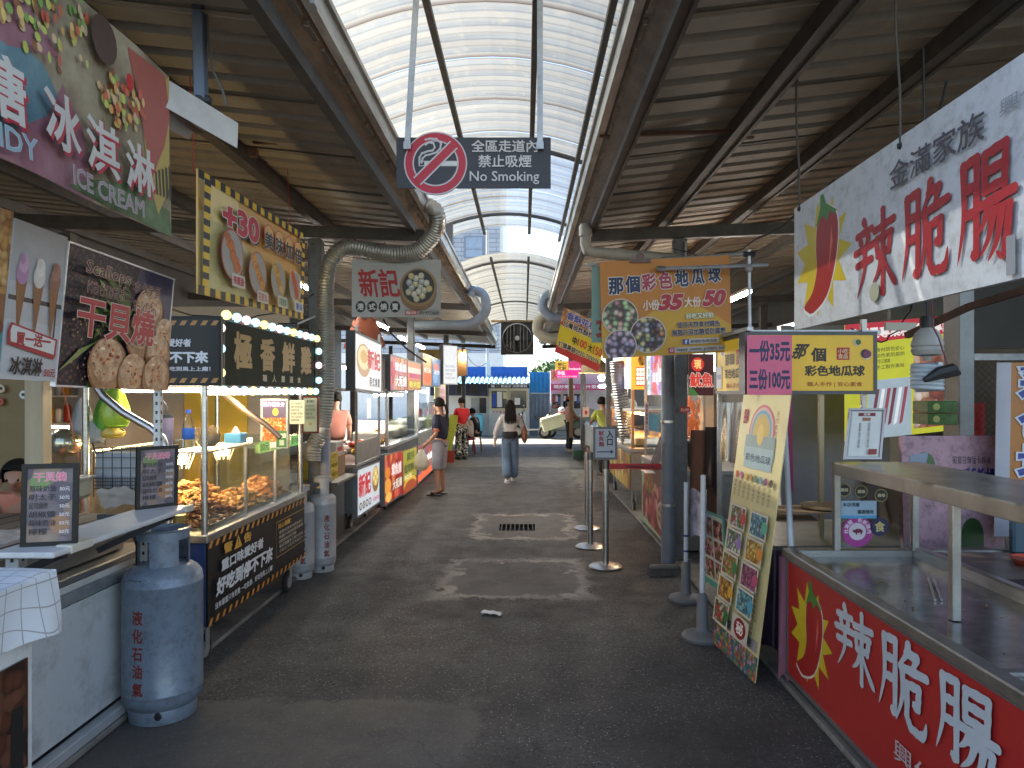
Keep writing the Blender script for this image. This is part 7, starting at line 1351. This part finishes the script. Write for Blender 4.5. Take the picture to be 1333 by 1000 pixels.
# fried snack banner, pink and magenta signs
b = Board('tilted_yellow_banner', 'slanting yellow and red banner with prices 100 and 150 near the far right', 'banner', at(722, 458, 10.6), at(779, 484, 10.4)-at(722, 458, 10.6), at(734, 400, 10.6)-at(722, 458, 10.6), th=.004, bg='b8302c', sag=.008)
b.rect(0, .16, 1, .62, 'c8b828'); b.rect(0, .68, 1, 1, food('print_snack_top', ['c88a48', 'e0b878', 'a86838', 'd8c0a0'], 12, dark=.5, warp=1)); b.text('香酥花枝丸', .1, .78, .95, .95, '3a4a98', .05, out='e8e0d8', ow=.04); b.text('台灣現炸酥炸香酥', .06, .6, .98, .74, '1c1c1c', .04, out='e8e4d8', ow=.05); b.text('中', .33, .32, .43, .5, '1c1c1c', .04); b.text('100', .45, .33, .65, .5, 'b83020', .03); b.text('大', .68, .31, .78, .49, '1c1c1c', .04); b.text('150', .8, .31, .99, .49, 'b83020', .03); b.text('訂購專線0920-709996', .05, .14, .97, .28, '2a2a2a', .03, out='e8e0c0', ow=.05); b.done()
b = facing('delivery_sign', 'magenta delivery service sign under the slanting banner', 'sign', 723, 470, 757, 484, 13, th=.05, bg='a02860', emit=.2); b.rect(0, 0, .5, 1, 'b09838'); b.text('美仁\n文創', .08, .15, .42, .85, '4a3a18', .04); b.text('foodpanda', .52, .1, .98, .38, 'f0d8e4', .02); b.done()
b = facing('pink_sign', 'small bright pink sign below the magenta one', 'sign', 724, 482, 753, 492, 12.8, th=.04, bg='e0208c', emit=.12); b.text('外送', .05, .35, .4, .9, 'f8e8f0', .05); b.text('線上點餐立即享優惠', .06, .08, .94, .28, 'f0d0e0', .01); b.done()
m = MB(); m.box(at(741.5, 570, 20), at(746, 430, 20)+Vector((0, .1, 0)), mat('rusty_sign_post', (.25, .15, .07), .7)); m.build('sign_post', label='rusty brown post behind the person in pink', cat='post')
b = facing('hanging_card', 'white card with a red circle tied to the right column', 'card', 758.5, 530, 767, 543, 12.5, th=.004, bg='c8c0bc'); b.ell(.5, .45, .2, 'b02028', .22); b.done()
m = MB(); m.box((1.9, 19.9, .03), (2.5, 22, 1.0), mat('dim_green_box', (.05, .12, .05), .6)); m.build('storage_box', label='dark green storage box at the far end of the right stalls', cat='box')
m = MB(); c = at(752, 594, 18); m.box((c.x-.12, c.y-.15, .035), (c.x+.12, c.y+.15, .25), mat('green_bin', (.02, .06, .03), .5), .01); m.build('green_bin', label='small dark green bin on the ground near the person in pink', cat='bin')
# white cloth bundles / duct near (790-815, 520-560)
m = MB(); m.tube([at(803, 510, 11.5), at(812, 530, 11.5), at(822, 528, 11.3)], .11, mat('mint_duct', (.4, .5, .48), .5), 12); m.build('mint_duct', label='mint coloured duct elbow under the silvery one', cat='duct', smooth=True)
b = facing('long_price_strip', 'long narrow white strip with red and black writing by the squid stall', 'strip', 839.5, 524, 844.5, 566, 8.3, th=.003, bg='c8c4c4'); b.vtext('烤魷魚現烤一支', .2, .05, .8, .95, '7a2a30', .02); b.done()
for i, (X_, Y_, lb) in enumerate(((2.6, 8.8, 'lit tube above and right of the orange banner'), (2.35, 10.4, 'second lit tube deeper behind the orange banner'))):
    tube_light((X_, Y_-.6, 2.86-.2*i), (X_, Y_+.6, 2.86-.2*i), lb, .022)
tube_light((3.3, 8.0, 2.5), (3.3, 9.2, 2.5), 'bluish tube behind the chilli sign edge', .022)
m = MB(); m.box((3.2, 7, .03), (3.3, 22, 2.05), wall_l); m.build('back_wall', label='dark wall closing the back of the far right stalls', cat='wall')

# ---------------- cables, hooks and small clutter under the roofs
rc = random.Random(12); cb = mat('loose_black_cable', (.02, .02, .02), .6)
for i, (a, c, sag, lb) in enumerate((((-1.4, 7.1, 3.2), (-2.05, 13.0, 3.1), .25, 'black cable sagging between the first two left columns'), ((-2.2, 7.1, 2.9), (-2.4, 13.0, 2.8), .3, 'lower black cable sagging behind the left columns'), ((1.5, 7.1, 3.1), (1.6, 13.0, 3.0), .3, 'black cable sagging between the first two right columns'),
        ((1.75, 4.0, 2.9), (1.5, 7.1, 3.15), .22, 'cable drooping over the yellow lightboxes'), ((1.9, 3.2, 3.1), (2.4, 5.2, 2.3), .25, 'cable looping behind the chilli sign'), ((-2.4, 4.4, 2.3), (-2.1, 7.1, 2.7), .2, 'cable drooping behind the bulb sign'), ((-2.9, 3.0, 3.2), (-2.1, 7.1, 3.2), .3, 'cable strung under the near left roof'), ((2.3, 5.0, 2.15), (3.5, 6.4, 2.5), .2, 'cable running back from the yellow lightbox'))):
    a, c = Vector(a), Vector(c); m = MB(); m.tube([a.lerp(c, u/14)-Vector((0, 0, sag*(1-(2*u/14-1)**2)))+Vector((.01*math.sin(u*2.1), 0, .012*math.sin(u*1.7))) for u in range(15)], .006, cb, 5); m.build('cable', label=lb, cat='cable', group='cables under the roofs')
t = thing('power_box', 'grey electrical box with conduit on the near right column', 'power box', (1.56, 7.06, 2.55)); m = MB(); m.box((1.5, 7.0, 2.5), (1.63, 7.08, 2.72), mat('grey_box_plastic', (.3, .31, .32), .5), .008); m.build('box', t); m = MB(); m.tube([(1.6, 7.05, 2.72), (1.6, 7.05, 3.2)], .012, galv, 6); m.build('conduit', t)
# tongs and crumbs in the tray of the red cart
m = MB(); m.tube([(1.85, 3.2, .765), (2.02, 3.55, .775)], .006, steel, 6); m.tube([(1.88, 3.2, .765), (2.04, 3.54, .775)], .006, steel, 6); m.build('tongs', label='steel tongs lying in the greasy tray of the red cart', cat='tongs')
m = MB()
for i in range(60):
    x, y = rc.uniform(1.6, 2.18), rc.gauss(3.3, .4); 
    if 1.4 < y < 4.0: m.ball((x, y, .761), rc.uniform(.002, .006), mat('crumb', (.3, .16, .06), .8), 5, (1, 1, .5))
m.build('crumbs', label='crumbs scattered in the steel tray', cat='crumbs', kind='stuff')
m = MB(); m.box((2.3, 3.3, .79), (2.42, 3.42, .80), black); m.lathe((2.4, 3.2, .79), [(0, 0), (.05, 0), (.07, .02), (0, .025)], mat('black_ember_dish', (.03, .025, .02), .7), 14); m.build('burnt_pan', label='small blackened pan on the back counter of the red cart', cat='pan')

m = MB(); m.box((6.6, 3.0, .03), (6.7, 24, 4.2), wall_l); m.build('back_wall', label='dark outer wall far behind the right stalls', cat='wall')
# ================================================================== PEOPLE
def grow(V_, E_, R_, name, mt, parent, sub=2, root=0):
    me = bpy.data.meshes.new('t'); me.from_pydata([tuple(v) for v in V_], E_, []); o = bpy.data.objects.new('t', me); C.objects.link(o)
    o.modifiers.new('s', 'SKIN'); 
    for i, d in enumerate(me.skin_vertices[0].data): r = R_[i]; d.radius = (r, r) if not isinstance(r, tuple) else r; d.use_root = (i == root)
    ss = o.modifiers.new('u', 'SUBSURF'); ss.levels = ss.render_levels = sub
    dg = bpy.context.evaluated_depsgraph_get(); nm = bpy.data.meshes.new_from_object(o.evaluated_get(dg)); bpy.data.objects.remove(o); bpy.data.meshes.remove(me)
    nm.materials.clear(); nm.materials.append(mt); nm.polygons.foreach_set('material_index', [0]*len(nm.polygons)); nm.polygons.foreach_set('use_smooth', [True]*len(nm.polygons)); nm.name = name
    return link(name, nm, parent)
skinm = mat('skin', (.42, .23, .15), .5, var=.05); hairm = mat('black_hair', (.008, .007, .006), .7, spec=.2, var=.3, vs=40, stretch=(8, 8, 1))
def person(label, loc, rz, h, J, shirt, pants, hair='short', sleeve='short', leg='long', shoe=('dark_shoe', (.02, .02, .02)), group=None, cuff=None, torso=1., legw=1., extra=None, skin=None):
    """J overrides joints; the figure faces local +Y at 1.6 m tall."""
    sk = skin or skinm
    t = thing('person', label, 'person', loc, rz, group); M = WM[t.name]; WMt = M.copy(); k = h/1.6
    B = dict(pel=(0, 0, .90), wai=(0, 0, 1.03), che=(0, .0, 1.22), nec=(0, -.01, 1.375), nk2=(0, .0, 1.43), hed=(0, .02, 1.50), hd2=(0, .015, 1.545), ls=(-.165, -.01, 1.315), rs=(.165, -.01, 1.315),
             le=(-.20, -.03, 1.06), re=(.20, -.03, 1.06), lw=(-.19, .06, .84), rw=(.19, .06, .84), lh=(-.085, 0, .86), rh=(.085, 0, .86), lk=(-.09, .02, .47), rk=(.09, .02, .47), la=(-.09, -.02, .08), ra=(.09, -.02, .08), lt=(-.10, .14, .03), rt=(.10, .14, .03))
    B.update(J); P = {n: Vector(v)*k for n, v in B.items()}
    names = ['pel', 'wai', 'che', 'nec', 'nk2', 'hed', 'hd2', 'ls', 'le', 'lw', 'rs', 're', 'rw', 'lh', 'lk', 'la', 'lt', 'rh', 'rk', 'ra', 'rt']
    rad = dict(pel=.115, wai=.10, che=.12, nec=.055, nk2=.045, hed=.078, hd2=.086, ls=.055, le=.037, lw=.024, rs=.055, re=.037, rw=.024, lh=.085, lk=.052, la=.033, lt=.03, rh=.085, rk=.052, ra=.033, rt=.03)
    V = [P[n] for n in names]; R = [rad[n]*k for n in names]; ix = {n: i for i, n in enumerate(names)}
    E = [('pel', 'wai'), ('wai', 'che'), ('che', 'nec'), ('nec', 'nk2'), ('nk2', 'hed'), ('hed', 'hd2'), ('che', 'ls'), ('ls', 'le'), ('le', 'lw'), ('che', 'rs'), ('rs', 're'), ('re', 'rw'), ('pel', 'lh'), ('lh', 'lk'), ('lk', 'la'), ('la', 'lt'), ('pel', 'rh'), ('rh', 'rk'), ('rk', 'ra'), ('ra', 'rt')]
    E = [(ix[a], ix[b]) for a, b in E]
    for s, (e, w) in ((-1, ('le', 'lw')), (1, ('re', 'rw'))):        # palm, five fingers
        d = (P[w]-P[e]).normalized(); side_ = d.cross(Vector((1, 0, 0))); side_ = side_.normalized() if side_.length > .1 else Vector((0, 1, 0)); fwd = d.cross(side_).normalized()*-s
        pm = P[w]+d*.05*k; V.append(pm); R.append((.028*k)); pi = len(V)-1; E.append((ix[w], pi))
        for j, (of, ln) in enumerate(((-.024, .055), (-.008, .068), (.008, .065), (.022, .05))):
            q = pm+d*.03*k+side_*of*k; V.append(q); R.append(.010*k); E.append((pi, len(V)-1)); q2 = q+(d*.8+fwd*.35)*ln*.55*k; V.append(q2); R.append(.009*k); E.append((len(V)-2, len(V)-1)); q3 = q2+(d*.4+fwd*.7)*ln*.45*k; V.append(q3); R.append(.007*k); E.append((len(V)-2, len(V)-1))
        q = pm-d*.01*k-side_*.03*k; V.append(q); R.append(.011*k); E.append((pi, len(V)-1)); V.append(q+(d*.7-side_*.3+fwd*.4)*.035*k); R.append(.008*k); E.append((len(V)-2, len(V)-1))
    f = P['hd2']-P['nk2']; hc = (P['hed']+P['hd2'])/2
    V.append(hc+Vector((0, .095*k, -.012*k))); R.append(.012*k); E.append((ix['hed'], len(V)-1))
    grow(V, E, R, 'body', sk, t, 2)
    def cl(nm, ns, es, rr, mt, sub=2): return grow([P[n] if isinstance(n, str) else Vector(n)*k for n in ns], es, [q*k if not isinstance(q, tuple) else (q[0]*k, q[1]*k) for q in rr], nm, mt, t, sub)
    lerp = lambda a, b, u: tuple((P[a].lerp(P[b], u))/k)
    hem = tuple((P['pel'].lerp(P['wai'], .15))/k); T_ = torso
    su = 1. if sleeve == 'long' else .75
    ns = [hem, 'wai', 'che', tuple((P['nec']-Vector((0, 0, .02*k)))/k), 'ls', lerp('ls', 'le', su if sleeve != 'long' else 1), 'rs', lerp('rs', 're', su if sleeve != 'long' else 1)]
    es = [(0, 1), (1, 2), (2, 3), (2, 4), (4, 5), (2, 6), (6, 7)]; rr = [.135*T_, .128*T_, .135*T_, .06, .068, .058 if sleeve == 'long' else .062, .068, .058 if sleeve == 'long' else .062]
    if sleeve == 'long': ns += [lerp('le', 'lw', .95), lerp('re', 'rw', .95)]; es += [(5, 8), (7, 9)]; rr += [.04, .04]
    cl('shirt', ns, es, rr, shirt)
    if cuff:
        m = MB(); m.T = WMt
        for a, b in (('ls', 'le'), ('rs', 're')): m.tube([P[a].lerp(P[b], .76), P[a].lerp(P[b], .84)], .058*k, cuff, 12)
        m.build('sleeve_trim', t, True)
    lg = {'long': 1.02, 'half': .35, 'shorts': .1}[leg]
    ns = [tuple((P['pel']+Vector((0, 0, .05*k)))/k), 'lh', lerp('lh', 'lk', .99)]; w = legw
    ns = [tuple((P['pel']+Vector((0, 0, .09*k)))/k), 'lh', 'lk', lerp('lk', 'la', lg), 'rh', 'rk', lerp('rk', 'ra', lg)]; es = [(0, 1), (1, 2), (2, 3), (0, 4), (4, 5), (5, 6)]; q = .078*w
    cl('trousers', ns, es, [.122, .105, .075*w, q, .105, .075*w, q], pants)
    for a, b in (('la', 'lt'), ('ra', 'rt')):
        m = MB(); m.T = WMt; mt = mat(*shoe, .5)
        p, q = P[a], P[b]; d = (q-p); d.z = 0; d.normalize(); base = min(p.z, q.z)-.028*k
        m.T = WMt @ Matrix.Translation((p.x, p.y, max(0, base) if p.z < .2*k else p.z-.07*k)) @ Matrix.Rotation(-math.atan2(d.x, d.y), 4, 'Z')
        if shoe[0] == 'black_sandal': m.box((-.045*k, -.05*k, 0), (.045*k, .20*k, .02*k), mt, .008); m.box((-.048*k, .08*k, .02*k), (.048*k, .13*k, .07*k), mt, .01)
        else: m.ball((0, .07*k, .04*k), .05*k, mt, 12, (.9, 2.6, .85)); m.box((-.042*k, -.05*k, 0), (.042*k, .19*k, .02*k), mt, .006)
        m.build('shoe', t, True)
    # hair and face
    m = MB(); m.T = WMt; c = P['hd2']+Vector((0, -.012*k, .012*k)); r = .104*k
    hv = []
    def hf(u, v): a = u*2*math.pi; tt = v*(2.05 if math.sin(a) < .35 else 1.18); n_ = 1+.03*math.sin(a*9); return c+Vector((r*.93*n_*math.sin(tt)*math.cos(a), r*1.03*n_*math.sin(tt)*math.sin(a), r*1.05*math.cos(tt)))
    m.grid(hf, 28, 10, hairm); m.build('hair', t, True)
    if hair in ('ponytail', 'long', 'bun'):
        m = MB(); m.T = WMt; b0 = P['hd2']+Vector((0, -.10*k, -.01*k))
        if hair == 'ponytail': m.tube([b0, b0+Vector((0, -.05, -.02))*k, b0+Vector((0, -.075, -.12))*k, b0+Vector((0, -.055, -.24))*k], [.02*k, .03*k, .028*k, .008*k], hairm, 10)
        elif hair == 'bun': m.ball(b0+Vector((0, -.03*k, .04*k)), .045*k, hairm, 12)
        else:
            for x in (-.075, -.05, -.02, .012, .045, .075): m.tube([b0+Vector((x, .03, .02))*k, b0+Vector((x*1.05, -.02, -.1))*k, b0+Vector((x*1.2, -.045, -.22))*k, b0+Vector((x*1.35+.01*math.sin(x*90), -.05, -.36+.3*abs(x)))*k], [.035*k, .036*k, .03*k, .006*k], hairm, 8)
        m.build('hair_tail', t, True)
    m = MB(); m.T = WMt
    for s in (-1, 1): m.ball(hc+Vector((s*.032*k, .076*k, .012*k)), .010*k, mat('eye_dark', (.01, .01, .01), .2), 8); m.ball(P['hed']+Vector((s*.083*k, -.005*k, .02*k)), .018*k, sk, 8, (.4, .8, 1.3))
    m.ball(hc+Vector((0, .08*k, -.045*k)), .018*k, mat('lips', (.3, .1, .08), .5), 8, (1, .4, .3)); m.build('face_features', t, True)
    if extra: extra(t, P, k, WMt)
    return t
def cm(name, c, **kw): return mat(name, c, .8, var=kw.pop('var', .1), **kw)
# person in navy shirt, seen from behind and the side
def carry(t, P, k, T):
    pass
px_, py_ = at(573, 0, 11.75).x, 11.75
nv = person('person in navy shirt and grey shorts holding a plastic bag by the left stalls', (px_, py_, 0), math.radians(68), 1.56,
    dict(lw=(-.21, .17, .86), le=(-.23, -.05, 1.05), rw=(.17, .20, .92), re=(.22, .0, 1.05), lt=(-.13, .13, .03), rt=(.13, .14, .03), la=(-.11, -.03, .08), ra=(.12, .0, .08), hed=(0, .03, 1.50), hd2=(-.01, .035, 1.545)),
    cm('navy_shirt', (.012, .016, .035)), cm('grey_shorts', (.30, .31, .36), var=.25), 'ponytail', 'short', 'shorts', ('black_sandal', (.015, .013, .012)), cuff=cm('orange_trim', (.5, .1, .04)), torso=1.08, legw=1.15)
WB = WM[nv.name] @ (Vector((-.16, .26, .93))*1.56/1.6)
WB = WM[nv.name] @ (Vector((-.22, .24, .79))*.975)
bag(WB+Vector((0, 0, .0)), .24, .2, .33, mat('cream_bag_film', (.6, .58, .45), .45), 'white plastic bag hanging from the hand of the person in navy', 9)
# woman walking away
def tote(t, P, k, T):
    m = MB(); m.T = T; lt = mat('brown_leather', (.16, .055, .022), .5, var=.2); c = Vector((.27, -.03, .93))
    m.grid(lambda u, v: c+Vector((.065*math.sin(v*math.pi)**.6*math.cos(u*6.2832), .17*(.75+.25*v)*math.sin(u*6.2832)*math.sin(min(1, v*1.1+.15)*math.pi*.5), .17-.36*v-.03*(1-abs(math.sin(u*6.28)))*(1-v))), 24, 10, lt); m.build('tote_bag', t, True)
    m = MB(); m.T = T; m.tube([c+Vector((0, -.1, .14)), c+Vector((-.06, -.07, .33)), P['rs']+Vector((.0, 0, .07)), c+Vector((-.06, .1, .33)), c+Vector((0, .1, .14))], .009, lt, 6); m.build('tote_strap', t)
wx = at(664, 0, 13.4).x
person('woman walking away in grey sweatshirt and blue jeans with brown tote', (wx, 13.4, 0), math.radians(4), 1.50,
    dict(lw=(-.30, -.0, .83), le=(-.28, -.05, 1.06), rw=(.30, .16, .95), re=(.27, -.02, 1.08), lk=(-.07, .06, .47), la=(-.06, -.12, .10), lt=(-.07, .0, .02), rk=(.09, .10, .48), ra=(.08, .10, .08), rt=(.08, .26, .04)),
    cm('grey_sweatshirt', (.5, .49, .47)), cm('blue_jeans', (.15, .24, .36), var=.25, vs=3), 'long', 'long', 'long', ('white_trainer', (.6, .6, .6)), torso=1.1, legw=1.3, extra=tote)
m = MB(); m.T = Matrix.Translation((wx, 13.4, 0)) @ Matrix.Rotation(math.radians(4), 4, 'Z'); m.lathe((0, 0, .84), [(.145, 0), (.148, .03), (.146, .1), (.13, .13)], cm('black_undershirt', (.012, .012, .013)), 24); o = m.build('undershirt', bpy.data.objects['person.001'], True)
# person in red
def camo():
    m = food('camo_trousers', ['d8d8d0', '181818', '484844', 'a8a8a0', '202020'], 28, dark=.8, warp=1.2); return m
person('person in red shirt and black white patterned trousers by the neon sign', (at(601, 0, 18).x, 18, 0), math.radians(35), 1.52, dict(lw=(-.12, .28, 1.02), le=(-.2, .06, 1.06), rw=(.16, .25, 1.0), re=(.21, .04, 1.06)), cm('red_shirt', (.48, .012, .018)), camo(), 'short', 'short', 'long', legw=1.15)
seat_j = dict(pel=(0, 0, .5), wai=(0, .02, .64), che=(0, .07, .83), nec=(0, .11, .98), nk2=(0, .13, 1.03), hed=(0, .17, 1.09), hd2=(0, .17, 1.13), ls=(-.165, .09, .93), rs=(.165, .09, .93), le=(-.2, .2, .72), re=(.2, .2, .72), lw=(-.12, .4, .7), rw=(.12, .4, .7), lh=(-.09, .02, .48), rh=(.09, .02, .48), lk=(-.1, .40, .48), rk=(.1, .40, .48), la=(-.1, .38, .08), ra=(.1, .38, .08), lt=(-.1, .53, .03), rt=(.1, .53, .03))
def stool(c, label, mt):
    t = thing('stool', label, 'stool', c); x, y, z = c; m = MB(); m.lathe(c, [(0, .44), (.15, .44), (.16, .42), (.15, .40), (0, .40)], mt, 20); m.build('seat', t, True)
    for a in range(4): q = math.pi/4+a*math.pi/2; m = MB(); m.tube([(x+.13*math.cos(q), y+.13*math.sin(q), .41), (x+.19*math.cos(q), y+.19*math.sin(q), 0)], .016, mt, 6); m.build('leg', t)
a = at(612, 0, 19.6); stool((a.x, 19.6, 0), 'red plastic stool under the person in cream', mat('red_stool', (.3, .01, .04), .35)); person('person in cream top sitting on the red stool at the left', (a.x, 19.6, 0), math.radians(60), 1.5, seat_j, cm('cream_top', (.5, .42, .36)), cm('dark_trousers', (.02, .02, .025)), 'short', 'short', 'long')
a = at(621, 0, 20.6); stool((a.x, 20.6, 0), 'brown legged stool under the person in black', mat('brown_stool', (.2, .12, .06), .5)); person('person in black bending forward on the brown legged stool', (a.x, 20.6, 0), math.radians(70), 1.6, seat_j, cm('black_top', (.012, .012, .014)), cm('dark_trousers', (.02, .02, .025)), 'short', 'long', 'long')
# person in pink, right
def scarf(t, P, k, T):
    m = MB(); m.T = T; c = P['hd2']; rs_ = mat('red_scarf', (.5, .03, .02), .6)
    m.lathe(c+Vector((0, 0, .045*k)), [(.10*k, -.02*k), (.108*k, 0), (.1*k, .03*k), (.06*k, .06*k), (0, .07*k)], rs_, 16); m.ball(c+Vector((-.03, -.09, .08))*k, .035, mat('orange_flower', (.6, .25, .04), .6), 8); m.build('headscarf', t, True)
    m = MB(); m.T = T; m.ball(P['hed']+Vector((0, .065*k, -.005*k)), .05*k, ink('dfe2e4'), 12, (1, .55, .8)); m.build('face_mask', t, True)
person('person in pink jacket, red headscarf and face mask at the last right cart', (at(741, 0, 20.4).x, 20.4, 0), math.radians(-75), 1.52, dict(lw=(-.14, .34, .98), le=(-.2, .12, 1.04), rw=(.12, .36, .98), re=(.2, .12, 1.04), che=(0, .03, 1.22)), cm('pink_jacket', (.55, .27, .22)), cm('black_trousers', (.012, .012, .014)), 'ponytail', 'long', 'long', ('pale_shoe', (.55, .45, .42)), torso=1.05, extra=scarf)
person('man in yellow green shirt bending over the last right cart', (at(789, 0, 14.3).x, 14.3, 0), math.radians(20), 1.62, dict(che=(0, .08, 1.2), nec=(0, .13, 1.34), nk2=(0, .16, 1.38), hed=(0, .2, 1.44), hd2=(0, .2, 1.48), ls=(-.165, .1, 1.28), rs=(.165, .1, 1.28), le=(-.2, .25, 1.1), re=(.2, .25, 1.1), lw=(-.12, .45, 1.05), rw=(.12, .45, 1.05)), cm('lime_shirt', (.45, .48, .08)), cm('dark_trousers', (.02, .02, .025)), 'short', 'short', 'long')
# sellers on the left
person('seller in coral pink shirt bent behind the griddle of the near stall', (-3.05, 4.38, -.0), math.radians(-160), 1.42, dict(che=(0, .12, 1.12), nec=(0, .2, 1.25), nk2=(0, .24, 1.29), hed=(0, .31, 1.31), hd2=(0, .27, 1.36), ls=(-.165, .16, 1.2), rs=(.165, .16, 1.2), le=(-.2, .3, 1.0), re=(.2, .3, 1.0), lw=(-.12, .46, .98), rw=(.12, .46, .98)), cm('coral_shirt', (.55, .2, .13)), cm('dark_trousers', (.02, .02, .025)), 'short', 'short', 'long', torso=1.1)
person('seller in salmon top with hair bun behind the dumpling stall', (-2.93, 11.0, 0), math.radians(20), 1.66, dict(lw=(-.1, .3, 1.0), le=(-.22, .1, 1.06)), cm('salmon_top', (.5, .2, .15)), cm('dark_trousers', (.02, .02, .025)), 'bun', 'short', 'long', torso=1.25)
person('seller in red shirt and dark cap behind the far left stall', (-2.8, 18.3, 0), math.radians(-130), 1.5, {}, cm('scarlet_shirt', (.5, .03, .02)), cm('dark_trousers', (.02, .02, .025)), 'short', 'short', 'long')
